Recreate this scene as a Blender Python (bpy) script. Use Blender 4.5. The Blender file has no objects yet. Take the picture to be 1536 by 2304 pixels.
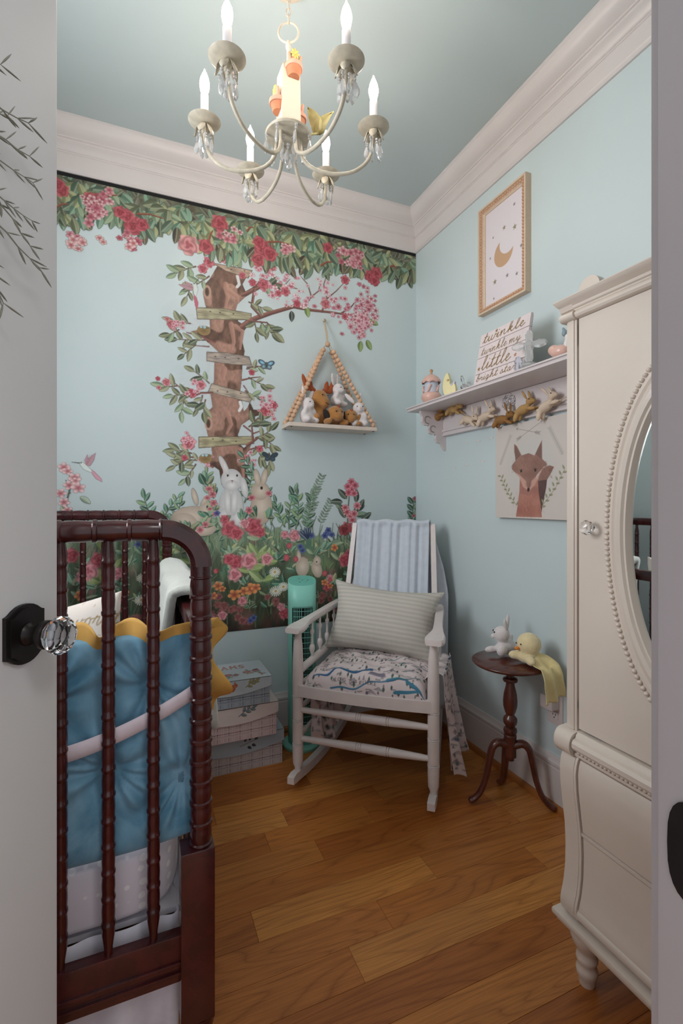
import bpy, bmesh, math, random
import numpy as np
from mathutils import Vector, Matrix, Euler

random.seed(7)
RNG = np.random.RandomState(11)
PI = math.pi
SC = bpy.context.scene
COL = SC.collection

# ------------------------------------------------------------------ camera
F_PX, CX, HOR = 1084.0, 768.0, 1130.0        # focal length and horizon in photo pixels
YAW = math.radians(22.86)
CAM_H = 1.145
cam_data = bpy.data.cameras.new('camera')
cam = bpy.data.objects.new('camera', cam_data)
COL.objects.link(cam)
cam.location = (0, 0, CAM_H)
cam.rotation_euler = (PI / 2, 0, -YAW)
cam_data.sensor_fit = 'HORIZONTAL'
cam_data.sensor_width = 36.0
cam_data.lens = 36.0 * F_PX / 1536.0
cam_data.shift_y = -(1152.0 - HOR) / 1536.0
cam_data.clip_start = 0.02
SC.camera = cam

# ------------------------------------------------------------------ light and exposure
SC.view_settings.view_transform = 'Standard'
SC.view_settings.look = 'None'
SC.view_settings.exposure = 0.06
SC.view_settings.gamma = 1.0
SC.view_settings.use_curve_mapping = False
world = bpy.data.worlds.new('hall_daylight')
SC.world = world
world.use_nodes = True
world.node_tree.nodes['Background'].inputs[0].default_value = (0.93, 0.95, 1.0, 1)
world.node_tree.nodes['Background'].inputs[1].default_value = 0.8
BULB_STRENGTH = 82.0
hall = bpy.data.lights.new('hall_fill_light', 'AREA')  # fill lamp added in the unseen hall, set to brighten the door leaf
hall.shape = 'RECTANGLE'; hall.size = 1.2; hall.size_y = 0.5
hall.energy = 22.0
hall.color = (1.0, 0.97, 0.93)
hall_o = bpy.data.objects.new('hall_fill_light', hall)
COL.objects.link(hall_o)
hall_o.location = (0.95, -0.75, 2.6)
hall_o.rotation_euler = (math.radians(22), 0, 0)

# fill light behind an added, unseen window in the left wall
WIN_Y0, WIN_Y1, WIN_Z0, WIN_Z1 = 0.95, 1.62, 1.22, 2.25
sky = bpy.data.lights.new('added_window_light', 'AREA'); sky.shape = 'RECTANGLE'; sky.size = 0.95; sky.size_y = 0.62
sky.energy = 23.0; sky.color = (0.94, 0.97, 1.0)
win_fill_o = bpy.data.objects.new('added_window_light', sky); COL.objects.link(win_fill_o)
win_fill_o.location = (-0.90, (WIN_Y0 + WIN_Y1) / 2, (WIN_Z0 + WIN_Z1) / 2); win_fill_o.rotation_euler = (0, -PI / 2, 0)

# ------------------------------------------------------------------ room measures (metres)
XR, YB, XL, YF, HC = 1.453, 2.355, -0.75, 0.228, 2.745
FW = Vector((math.sin(YAW), math.cos(YAW), 0)); RT = Vector((math.cos(YAW), -math.sin(YAW), 0))
CAM = Vector((0, 0, CAM_H))
def ray(px, py): return FW + RT * ((px - CX) / F_PX) + Vector((0, 0, (HOR - py) / F_PX))
def on_x(px, py, X): r = ray(px, py); return CAM + r * (X / r.x)
def on_y(px, py, Y): r = ray(px, py); return CAM + r * (Y / r.y)
def on_z(px, py, Z): r = ray(px, py); return CAM + r * ((Z - CAM_H) / r.z)
def at_d(px, py, d): return CAM + ray(px, py) * d

# ------------------------------------------------------------------ materials
def lin(c):
    c = c / 255.0
    return c / 12.92 if c <= 0.04045 else ((c + 0.055) / 1.055) ** 2.4
def rgb(r, g, b): return (lin(r), lin(g), lin(b), 1.0)
MATS = {}
class N:
    """short hand for building a node tree"""
    def __init__(s, name):
        s.m = bpy.data.materials.new(name); s.m.use_nodes = True
        s.t = s.m.node_tree; s.n = s.t.nodes; s.bsdf = s.n['Principled BSDF']
    def new(s, typ, **kw):
        nd = s.n.new(typ)
        for k, v in kw.items():
            if k.startswith('i_'):
                nd.inputs[k[2:].replace('_', ' ')].default_value = v
            else: setattr(nd, k, v)
        return nd
    def link(s, a, b): s.t.links.new(a, b)
    def coord(s, kind='Object', scale=(1, 1, 1), rand=0.0):
        tc = s.new('ShaderNodeTexCoord'); out = tc.outputs[kind]
        mp = s.new('ShaderNodeMapping'); mp.inputs['Scale'].default_value = scale
        s.link(out, mp.inputs['Vector'])
        if rand:
            oi = s.new('ShaderNodeObjectInfo'); mu = s.new('ShaderNodeMath', operation='MULTIPLY'); mu.inputs[1].default_value = rand
            s.link(oi.outputs['Random'], mu.inputs[0])
            cx = s.new('ShaderNodeCombineXYZ'); s.link(mu.outputs[0], cx.inputs[0]); s.link(mu.outputs[0], cx.inputs[1])
            s.link(cx.outputs[0], mp.inputs['Location'])
        return mp.outputs[0]
    def noise(s, vec, scale, detail=3, rough=0.5, dist=0.0):
        nz = s.new('ShaderNodeTexNoise'); nz.inputs['Scale'].default_value = scale; nz.inputs['Detail'].default_value = detail
        nz.inputs['Roughness'].default_value = rough; nz.inputs['Distortion'].default_value = dist
        s.link(vec, nz.inputs['Vector']); return nz.outputs['Fac']
    def ramp(s, fac, stops):
        r = s.new('ShaderNodeValToRGB'); e = r.color_ramp.elements
        while len(e) < len(stops): e.new(0.5)
        for k, (p, c) in enumerate(stops): e[k].position = p; e[k].color = c
        s.link(fac, r.inputs[0]); return r.outputs[0]
    def mix(s, fac, a, b, mode='MIX'):
        mx = s.new('ShaderNodeMix', data_type='RGBA', blend_type=mode)
        for sock, v in ((mx.inputs[0], fac), (mx.inputs[6], a), (mx.inputs[7], b)):
            if isinstance(v, (float, int, tuple)): sock.default_value = v
            else: s.link(v, sock)
        return mx.outputs[2]
    def bump(s, h, strength=0.3, dist=0.002):
        b = s.new('ShaderNodeBump'); b.inputs['Strength'].default_value = strength; b.inputs['Distance'].default_value = dist
        s.link(h, b.inputs['Height']); s.link(b.outputs[0], s.bsdf.inputs['Normal'])
    def color(s, c):
        if isinstance(c, tuple): s.bsdf.inputs['Base Color'].default_value = c
        else: s.link(c, s.bsdf.inputs['Base Color'])
def mat(name, c, rough=0.5, var=0.06, scale=30, bump=0.0, bscale=300, bdist=0.001, metal=0.0, coat=0.0, sheen=0.0, spec=0.5, rand=0.0):
    """paint, plastic, cloth ... : one colour with a little procedural variation and relief"""
    if name in MATS: return MATS[name]
    n = N(name); co = n.coord('Object')
    c2 = tuple(min(1, x * (1 - var)) for x in c[:3]) + (1,)
    c3 = tuple(min(1, x * (1 + var)) for x in c[:3]) + (1,)
    colr = n.ramp(n.noise(co, scale, 4), [(0.3, c2), (0.7, c3)])
    if rand:
        oi = n.new('ShaderNodeObjectInfo'); hs = n.new('ShaderNodeHueSaturation')
        mr = n.new('ShaderNodeMapRange'); mr.inputs[3].default_value = 1 - rand; mr.inputs[4].default_value = 1 + rand
        n.link(oi.outputs['Random'], mr.inputs[0]); n.link(mr.outputs[0], hs.inputs['Value']); n.link(colr, hs.inputs['Color']); colr = hs.outputs[0]
    n.color(colr)
    n.bsdf.inputs['Roughness'].default_value = rough; n.bsdf.inputs['Metallic'].default_value = metal
    n.bsdf.inputs['Coat Weight'].default_value = coat; n.bsdf.inputs['Sheen Weight'].default_value = sheen
    n.bsdf.inputs['Specular IOR Level'].default_value = spec
    if bump: n.bump(n.noise(co, bscale, 3), bump, bdist)
    MATS[name] = n.m
    return n.m
def vcol_mat(name, rough=0.6, bump=0.0, bscale=400, alpha=False, sheen=0.0):
    """flat print: colour comes from the mesh's own colour attribute"""
    if name in MATS: return MATS[name]
    n = N(name); at = n.new('ShaderNodeVertexColor', layer_name='print')
    n.color(at.outputs['Color']); n.bsdf.inputs['Roughness'].default_value = rough
    n.bsdf.inputs['Sheen Weight'].default_value = sheen
    if alpha: n.link(at.outputs['Alpha'], n.bsdf.inputs['Alpha'])
    if bump: n.bump(n.noise(n.coord('Object'), bscale, 3), bump, 0.001)
    MATS[name] = n.m
    return n.m
def glass_mat(name, tint=(1, 1, 1, 1), rough=0.02, ior=1.5):
    if name in MATS: return MATS[name]
    n = N(name); b = n.bsdf
    b.inputs['Base Color'].default_value = tint; b.inputs['Roughness'].default_value = rough
    b.inputs['Transmission Weight'].default_value = 1.0; b.inputs['IOR'].default_value = ior
    MATS[name] = n.m; return n.m

# ------------------------------------------------------------------ mesh building
I4 = Matrix.Identity(4)
def T(x, y=None, z=None): return Matrix.Translation(x if y is None else (x, y, z))
def RX(a): return Matrix.Rotation(a, 4, 'X')
def RY(a): return Matrix.Rotation(a, 4, 'Y')
def RZ(a): return Matrix.Rotation(a, 4, 'Z')
def S3(x, y, z): return Matrix.Diagonal((x, y, z, 1))
def frame(o, d, up=Vector((0, 0, 1))):
    """matrix whose Z axis runs along d from o"""
    z = Vector(d).normalized()
    x = up.cross(z)
    if x.length < 1e-5: x = Vector((1, 0, 0)).cross(z)
    x.normalize(); y = z.cross(x)
    m = Matrix((x, y, z)).transposed().to_4x4(); m.translation = Vector(o); return m
class MB:
    def __init__(s): s.v = []; s.f = []
    def add(s, vs, fs, M=None):
        o = len(s.v)
        if M is None: s.v += [tuple(p) for p in vs]
        else: s.v += [tuple(M @ Vector(p)) for p in vs]
        s.f += [tuple(i + o for i in f) for f in fs]
        return s
    def box(s, c, d, M=None, b=0.0):
        x, y, z = d[0] / 2, d[1] / 2, d[2] / 2
        if b <= 0:
            vs = [(c[0] + i * x, c[1] + j * y, c[2] + k * z) for i in (-1, 1) for j in (-1, 1) for k in (-1, 1)]
            fs = [(0, 1, 3, 2), (4, 6, 7, 5), (0, 4, 5, 1), (2, 3, 7, 6), (0, 2, 6, 4), (1, 5, 7, 3)]
            return s.add(vs, fs, M)
        b = min(b, x * .95, y * .95, z * .95)
        bm = bmesh.new(); bmesh.ops.create_cube(bm, size=1.0)
        for v in bm.verts: v.co = Vector((c[0] + v.co.x * d[0], c[1] + v.co.y * d[1], c[2] + v.co.z * d[2]))
        bmesh.ops.bevel(bm, geom=bm.edges[:], offset=b, segments=2, profile=0.6, affect='EDGES')
        bm.verts.ensure_lookup_table()
        s.add([v.co.copy() for v in bm.verts], [[v.index for v in f.verts] for f in bm.faces], M); bm.free(); return s
    def lathe(s, prof, seg=24, M=None, cap=True):
        vs, fs = [], []
        n = len(prof)
        for r, z in prof:
            for k in range(seg):
                a = 2 * PI * k / seg; vs.append((r * math.cos(a), r * math.sin(a), z))
        for i in range(n - 1):
            for k in range(seg):
                k2 = (k + 1) % seg
                fs.append((i * seg + k, i * seg + k2, (i + 1) * seg + k2, (i + 1) * seg + k))
        if cap:
            if prof[0][0] > 1e-6: fs.append(tuple(reversed(range(seg))))
            if prof[-1][0] > 1e-6: fs.append(tuple(range((n - 1) * seg, n * seg)))
        return s.add(vs, fs, M)
    def tube(s, pts, rad, seg=10, M=None, closed=False, flat=1.0, up=None):
        pts = [Vector(p) for p in pts]; n = len(pts)
        if not hasattr(rad, '__len__'): rad = [rad] * n
        vs, fs = [], []
        px = None
        for i, p in enumerate(pts):
            if closed: d = pts[(i + 1) % n] - pts[i - 1]
            else: d = pts[min(i + 1, n - 1)] - pts[max(i - 1, 0)]
            d.normalize()
            if px is None:
                x = (up or Vector((0, 0, 1))).cross(d)
                if x.length < 1e-3: x = Vector((1, 0, 0)).cross(d)
            else: x = px - d * px.dot(d)
            x.normalize(); px = x; y = d.cross(x)
            for k in range(seg):
                a = 2 * PI * k / seg; vs.append(p + (x * math.cos(a) + y * math.sin(a) * flat) * rad[i])
        m = n if closed else n - 1
        for i in range(m):
            j = (i + 1) % n
            for k in range(seg):
                k2 = (k + 1) % seg; fs.append((i * seg + k, i * seg + k2, j * seg + k2, j * seg + k))
        if not closed:
            fs.append(tuple(reversed(range(seg)))); fs.append(tuple(range((n - 1) * seg, n * seg)))
        return s.add(vs, fs, M)
    def ball(s, c, r, seg=12, rings=8, M=None):
        if not hasattr(r, '__len__'): r = (r, r, r)
        prof = [(max(1e-5, math.sin(PI * i / rings)), -math.cos(PI * i / rings)) for i in range(rings + 1)]
        MM = T(*c) @ S3(*r)
        return s.lathe(prof, seg, (M @ MM) if M is not None else MM, cap=False)
    def prism(s, outline, t, M=None):
        """outline in XY, thickness t along +Z"""
        n = len(outline)
        vs = [(x, y, 0) for x, y in outline] + [(x, y, t) for x, y in outline]
        fs = [tuple(reversed(range(n))), tuple(range(n, 2 * n))]
        fs += [(i, (i + 1) % n, n + (i + 1) % n, n + i) for i in range(n)]
        return s.add(vs, fs, M)
    def sweep(s, prof, path, M=None, closed=False, ups=None):
        """prof: 2D outline (a,b); path: list of (origin, axis_a, axis_b)"""
        n = len(prof); vs, fs = [], []
        for o, A, B in path:
            for a, b in prof: vs.append(Vector(o) + Vector(A) * a + Vector(B) * b)
        m = len(path)
        for i in range(m if closed else m - 1):
            j = (i + 1) % m
            for k in range(n):
                k2 = (k + 1) % n; fs.append((i * n + k, i * n + k2, j * n + k2, j * n + k))
        if not closed: fs += [tuple(reversed(range(n))), tuple(range((m - 1) * n, m * n))]
        return s.add(vs, fs, M)
    def grid(s, fn, nu, nv, M=None, wrap=False):
        vs = [fn(i / (nu - 1), j / (nv - 1)) for i in range(nu) for j in range(nv)]
        fs = [(i * nv + j, (i + 1) * nv + j, (i + 1) * nv + j + 1, i * nv + j + 1) for i in range(nu - 1) for j in range(nv - 1)]
        return s.add(vs, fs, M)
def mesh_of(name, mb, smooth=40):
    me = bpy.data.meshes.new(name)
    me.from_pydata([tuple(v) for v in mb.v], [], mb.f); me.validate()
    bm = bmesh.new(); bm.from_mesh(me); bmesh.ops.recalc_face_normals(bm, faces=bm.faces[:]); bm.to_mesh(me); bm.free()
    if smooth:
        me.shade_smooth()
        if smooth < 180: me.set_sharp_from_angle(angle=math.radians(smooth))
    return me
def obj(name, mb, m, parent=None, smooth=40, mods=()):
    me = mb if isinstance(mb, bpy.types.Mesh) else mesh_of(name, mb, smooth)
    if m is not None and not me.materials: me.materials.append(m)
    o = bpy.data.objects.new(name, me); COL.objects.link(o)
    if parent is not None: o.parent = parent
    return o
def tag(o, label=None, cat=None, group=None, kind=None):
    if label: o['label'] = label
    if cat: o['category'] = cat
    if group: o['group'] = group
    if kind: o['kind'] = kind
    return o
def thing(name, label, cat, M=None, group=None):
    e = bpy.data.objects.new(name, None); COL.objects.link(e); e.empty_display_size = 0.05
    if M is not None: e.matrix_world = M if isinstance(M, Matrix) else T(*M)
    return tag(e, label, cat, group)
def empty_part(name, parent):
    e = bpy.data.objects.new(name, None); COL.objects.link(e); e.parent = parent; return e
def copy_tree(o, parent=None):
    c = o.copy(); COL.objects.link(c)
    if parent is not None: c.parent = parent
    for ch in list(o.children): copy_tree(ch, c)
    return c
def solid(o, t, off=-1):
    md = o.modifiers.new('thickness', 'SOLIDIFY'); md.thickness = t; md.offset = off; return o
def subd(o, n=1):
    md = o.modifiers.new('smooth', 'SUBSURF'); md.levels = n; md.render_levels = n; return o
def blob(name, balls, m, parent=None, vox=0.004, smooth=6, tubes=()):
    """one continuous soft body grown from ellipsoids (c, r, rot) and tubes, voxel-merged"""
    mb = MB()
    for b in balls:
        c, r = b[0], b[1]
        M = T(*c) @ (Euler(b[2]).to_matrix().to_4x4() if len(b) > 2 else I4)
        mb.ball((0, 0, 0), r, 16, 10, M)
    for pts, rad in tubes: mb.tube(pts, rad, 10)
    me = mesh_of(name, mb, 0); ob = bpy.data.objects.new('tmp', me); COL.objects.link(ob)
    r = ob.modifiers.new('r', 'REMESH'); r.mode = 'VOXEL'; r.voxel_size = vox
    sm = ob.modifiers.new('s', 'SMOOTH'); sm.iterations = smooth; sm.factor = 0.5
    dg = bpy.context.evaluated_depsgraph_get(); me2 = bpy.data.meshes.new_from_object(ob.evaluated_get(dg))
    bpy.data.objects.remove(ob); me2.name = name; me2.shade_smooth(); me2.materials.clear(); me2.materials.append(m)
    o = bpy.data.objects.new(name, me2); COL.objects.link(o)
    if parent is not None: o.parent = parent
    return o
def smoothstep(x, a=0.0, b=1.0):
    t = np.clip((x - a) / (b - a), 0, 1); return t * t * (3 - 2 * t)
def bez(p0, p1, p2, p3, n=12):
    p0, p1, p2, p3 = map(Vector, (p0, p1, p2, p3)); r = []
    for i in range(n):
        t = i / (n - 1); u = 1 - t
        r.append(p0 * u**3 + p1 * 3 * u * u * t + p2 * 3 * u * t * t + p3 * t**3)
    return r
def spline(pts, n=8):
    """Catmull-Rom through points"""
    P = [Vector(p) for p in pts]; P = [P[0] * 2 - P[1]] + P + [P[-1] * 2 - P[-2]]; out = []
    for i in range(1, len(P) - 2):
        a, b, c, d = P[i - 1:i + 3]
        for k in range(n):
            t = k / n
            out.append(0.5 * ((2 * b) + (c - a) * t + (2 * a - 5 * b + 4 * c - d) * t * t + (3 * b - a - 3 * c + d) * t**3))
    out.append(P[-2]); return out
# ================================================================== THE ROOM
M_WALL = mat('wall_paint_pale_aqua', rgb(204, 217, 219), 0.42, 0.015, 3, 0.08, 260, 0.0006)
M_CEIL = mat('ceiling_paint_aqua_grey', rgb(190, 203, 204), 0.5, 0.015, 3, 0.05, 200, 0.0006)
M_TRIM = mat('trim_paint_warm_white', rgb(218, 210, 208), 0.35, 0.015, 6)
M_DOOR = mat('door_paint_white', rgb(206, 206, 207), 0.4, 0.012, 5, 0.03, 120, 0.0005)
M_JAMB = mat('jamb_paint_white', rgb(205, 200, 205), 0.45, 0.012, 5)
M_HALL = mat('hall_paint', rgb(214, 212, 208), 0.6, 0.01, 5)

def wood_floor_mat(name='oak_floor'):
    n = N(name)
    geo = n.new('ShaderNodeNewGeometry'); oi = n.new('ShaderNodeObjectInfo')
    def off(k):
        mu = n.new('ShaderNodeMath', operation='MULTIPLY'); mu.inputs[1].default_value = k; n.link(oi.outputs['Random'], mu.inputs[0]); return mu.outputs[0]
    cx = n.new('ShaderNodeCombineXYZ'); n.link(off(37.0), cx.inputs[0]); n.link(off(91.0), cx.inputs[1]); n.link(off(13.0), cx.inputs[2])
    ad = n.new('ShaderNodeVectorMath', operation='ADD'); n.link(geo.outputs['Position'], ad.inputs[0]); n.link(cx.outputs[0], ad.inputs[1])
    def mp(sc):
        m = n.new('ShaderNodeMapping'); m.inputs['Scale'].default_value = sc; n.link(ad.outputs[0], m.inputs['Vector']); return m.outputs[0]
    tone = n.ramp(oi.outputs['Random'], [(0.0, rgb(172, 102, 44)), (0.3, rgb(198, 126, 58)), (0.55, rgb(212, 144, 72)), (0.8, rgb(184, 108, 46)), (1.0, rgb(218, 154, 82))])
    # cathedral grain: bands of a slowly varying, stretched height field
    h = n.noise(mp((0.9, 8.0, 1)), 1.0, 2, 0.45, 0.35)
    mu = n.new('ShaderNodeMath', operation='MULTIPLY'); mu.inputs[1].default_value = 34.0; n.link(h, mu.inputs[0])
    fr = n.new('ShaderNodeMath', operation='PINGPONG'); fr.inputs[1].default_value = 1.0; n.link(mu.outputs[0], fr.inputs[0])
    rings = n.ramp(fr.outputs[0], [(0.0, (0.50, 0.40, 0.32, 1)), (0.16, (0.80, 0.74, 0.68, 1)), (0.5, (1, 1, 1, 1)), (1.0, (1.04, 1.03, 1.0, 1))])
    c = n.mix(0.55, tone, rings, 'MULTIPLY')
    fine = n.noise(mp((7, 260, 1)), 1.0, 4, 0.6)
    c = n.mix(0.6, c, n.ramp(fine, [(0.35, (0.6, 0.52, 0.45, 1)), (0.6, (1, 1, 1, 1))]), 'MULTIPLY')
    blotch = n.noise(mp((2.0, 5.0, 1)), 1.0, 2)
    c = n.mix(0.55, c, n.ramp(blotch, [(0.3, (0.78, 0.70, 0.62, 1)), (0.7, (1.08, 1.05, 1.0, 1))]), 'MULTIPLY')
    n.color(c)
    n.bsdf.inputs['Roughness'].default_value = 0.36
    n.bump(fine, 0.12, 0.0006)
    return n.m
M_OAK = wood_floor_mat()
M_GAP = mat('dark_joint', rgb(58, 32, 15), 0.8)

# floor: slab with every board a part of its own
fl = obj('floor', MB().box(((XL + XR) / 2, 0.6, -0.06), (XR - XL + 0.5, 4.2, 0.11)), M_GAP, None, 0)
tag(fl, kind='structure')
def plank_mesh(L, W):
    return mesh_of('plank', MB().box((0, 0, -0.003), (L, W, 0.006), None, 0.0009), 0)
PW = 0.1015
rnd = random.Random(5)
row = 0; y = YB - PW / 2
while y > -1.2:
    x = XL - 0.02 - rnd.random() * 0.5
    while x < XR:
        L = rnd.choice([0.38, 0.55, 0.7, 0.85, 1.0, 1.15])
        a, b = max(x, XL - 0.02), min(x + L, XR)
        if b - a > 0.02:
            o = obj('plank', plank_mesh(b - a - 0.0006, PW - 0.0007), M_OAK, fl); o.location = ((a + b) / 2, y, 0)
        x += L
    y -= PW; row += 1

def wall(name, mb, m=M_WALL): return tag(obj(name, mb, m, None, 0), kind='structure')
WT = 0.10
wall('wall_back', MB().box(((XL + XR) / 2, YB + WT / 2, HC / 2), (XR - XL + 2 * WT, WT, HC)))
wall('wall_right', MB().box((XR + WT / 2, (YF + YB) / 2, HC / 2), (WT, YB - YF, HC)))
wl = MB()
wl.box((XL - WT / 2, (YF + WIN_Y0) / 2, HC / 2), (WT, WIN_Y0 - YF, HC)); wl.box((XL - WT / 2, (YB + WIN_Y1) / 2, HC / 2), (WT, YB - WIN_Y1, HC))
wl.box((XL - WT / 2, (WIN_Y0 + WIN_Y1) / 2, WIN_Z0 / 2), (WT, WIN_Y1 - WIN_Y0, WIN_Z0)); wl.box((XL - WT / 2, (WIN_Y0 + WIN_Y1) / 2, (WIN_Z1 + HC) / 2), (WT, WIN_Y1 - WIN_Y0, HC - WIN_Z1))
wall('wall_left', wl)
wn_ = MB()
for y_ in (WIN_Y0 - .03, WIN_Y1 + .03): wn_.box((XL + .008, y_, (WIN_Z0 + WIN_Z1) / 2), (.016, .06, WIN_Z1 - WIN_Z0 + .12), None, .003)
for z_ in (WIN_Z0 - .03, WIN_Z1 + .03): wn_.box((XL + .009, (WIN_Y0 + WIN_Y1) / 2, z_), (.018, WIN_Y1 - WIN_Y0 + .02, .06), None, .003)
window = tag(obj('added_window_1', wn_, M_TRIM, None, 0), kind='structure')  # assumed window, put in out of view to let more light in
sash = MB()
for y_ in (WIN_Y0 + .015, WIN_Y1 - .015): sash.box((XL - .05, y_, (WIN_Z0 + WIN_Z1) / 2), (.03, .03, WIN_Z1 - WIN_Z0))
for z_ in (WIN_Z0 + .015, (WIN_Z0 + WIN_Z1) / 2, WIN_Z1 - .015): sash.box((XL - .05, (WIN_Y0 + WIN_Y1) / 2, z_), (.03, WIN_Y1 - WIN_Y0, .03))
obj('sash', sash, M_TRIM, window, 0)
npn = N('added_window_glass'); tr_ = npn.new('ShaderNodeBsdfTransparent'); gl_ = npn.new('ShaderNodeBsdfGlossy'); gl_.inputs['Roughness'].default_value = .02; mxs = npn.new('ShaderNodeMixShader'); mxs.inputs[0].default_value = .06
npn.link(tr_.outputs[0], mxs.inputs[1]); npn.link(gl_.outputs[0], mxs.inputs[2]); npn.link(mxs.outputs[0], npn.n['Material Output'].inputs['Surface'])
for a_, b_ in ((WIN_Z0 + .03, (WIN_Z0 + WIN_Z1) / 2 - .015), ((WIN_Z0 + WIN_Z1) / 2 + .015, WIN_Z1 - .03)): obj('pane', MB().box((XL - .05, (WIN_Y0 + WIN_Y1) / 2, (a_ + b_) / 2), (.004, WIN_Y1 - WIN_Y0 - .06, b_ - a_)), npn.m, window, 0)
DX0, DX1, DH, FT = -0.535, 0.342, 2.60, 0.118
wf = MB()
wf.box(((XL - WT + DX0 - 0.02) / 2, YF - FT / 2, HC / 2), (DX0 - 0.02 - XL + WT, FT, HC))
wf.box(((XR + WT + DX1 + 0.02) / 2, YF - FT / 2, HC / 2), (XR + WT - DX1 - 0.02, FT, HC))
wf.box(((DX0 + DX1) / 2, YF - FT / 2, (HC + DH + 0.02) / 2), (DX1 - DX0 + 0.04, FT, HC - DH - 0.02))
wall('wall_front', wf)
wall('ceiling', MB().box(((XL + XR) / 2, (YF - FT + YB) / 2, HC + 0.05), (XR - XL + 2 * WT, YB - YF + FT + 2 * WT, 0.10)), M_CEIL)

# door frame
jm = MB()
jm.box((DX1 + 0.01, YF - FT / 2, DH / 2), (0.02, FT + 0.004, DH), None, 0.002)
fr_ = tag(obj('trim_door_frame', jm, M_JAMB), kind='structure')
obj('jamb', MB().box((DX0 - 0.01, YF - FT / 2, DH / 2), (0.02, FT + 0.004, DH), None, 0.002), M_JAMB, fr_)
obj('head', MB().box(((DX0 + DX1) / 2, YF - FT / 2, DH + 0.01), (DX1 - DX0 + 0.04, FT + 0.004, 0.02), None, 0.002), M_JAMB, fr_)
for s_, xc in ((1, DX1), (-1, DX0)):
    obj('casing', MB().box((xc + s_ * 0.05, YF + 0.009, DH / 2), (0.07, 0.018, DH), None, 0.004), M_JAMB, fr_)
M_BLACK = mat('oil_rubbed_bronze', rgb(38, 33, 33), 0.38, 0.15, 40, metal=0.55)
sp = on_x(1536, 1915, DX1 - 0.002)
pts = []
for k in range(24):
    a = 2 * PI * k / 24; pts.append((0.0165 * math.copysign(abs(math.cos(a)) ** 0.8, math.cos(a)), 0.034 * math.copysign(abs(math.sin(a)) ** 0.7, math.sin(a))))
stk = obj('strike_plate', MB().prism(pts, 0.003, T(DX1 + 0.001, sp.y - 0.0165 * 0.35, sp.z) @ RZ(-PI / 2) @ RX(PI / 2)), M_BLACK, fr_)
stk['label'] = 'black rounded strike plate'

# crown moulding (profile a = out from wall, b = down from ceiling), mitred in the corners
CR = [(0, 0), (0.098, 0), (0.098, 0.010), (0.094, 0.014), (0.090, 0.030), (0.080, 0.046), (0.066, 0.058), (0.052, 0.066), (0.052, 0.072), (0.046, 0.074),
      (0.046, 0.081), (0.040, 0.086), (0.030, 0.094), (0.024, 0.104), (0.024, 0.110), (0.020, 0.112), (0.020, 0.116), (0.0165, 0.118), (0.0165, 0.180), (0.014, 0.185), (0.008, 0.192), (0, 0.192)]
def crown(name, p0, p1, n_in, m0, m1):
    d = (Vector(p1) - Vector(p0)).normalized(); n_in = Vector(n_in)
    path = []
    for p, mi in ((p0, m0), (p1, m1)):
        path.append((p, n_in + d * mi, Vector((0, 0, -1))))
    return tag(obj(name, MB().sweep(CR, path), M_TRIM, None, 25), kind='structure')
crown('trim_1', (XL, YB, HC), (XR, YB, HC), (0, -1, 0), 1, -1)
crown('trim_2', (XR, YB, HC), (XR, YF, HC), (-1, 0, 0), 1, -1)
crown('trim_3', (XL, YF, HC), (XL, YB, HC), (1, 0, 0), 1, -1)
crown('trim_4', (XR, YF, HC), (XL, YF, HC), (0, 1, 0), 1, -1)

BP = [(0, 0), (0.016, 0), (0.016, 0.145), (0.0135, 0.147), (0.0135, 0.152), (0.017, 0.156), (0.017, 0.166), (0.012, 0.172), (0.009, 0.182), (0.007, 0.189), (0, 0.189)]
SHOE = [(0.016, 0), (0.034, 0), (0.0325, 0.010), (0.028, 0.016), (0.022, 0.019), (0.016, 0.020)]
M_SHOE = mat('oak_shoe_moulding', rgb(168, 104, 52), 0.4, 0.15, 14)
def base(name, p0, p1, n_in, m0, m1):
    d = (Vector(p1) - Vector(p0)).normalized(); n_in = Vector(n_in)
    path = [(p, n_in + d * mi, Vector((0, 0, 1))) for p, mi in ((p0, m0), (p1, m1))]
    b = tag(obj(name, MB().sweep(BP, path), M_TRIM, None, 25), kind='structure')
    obj('shoe_moulding', MB().sweep(SHOE, path), M_SHOE, b, 60)
base('baseboard_back', (XL, YB, 0), (XR, YB, 0), (0, -1, 0), 1, -1)
base('baseboard_right', (XR, YB, 0), (XR, YF, 0), (-1, 0, 0), 1, -1)
base('baseboard_left', (XL, YF, 0), (XL, YB, 0), (1, 0, 0), 1, -1)

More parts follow.
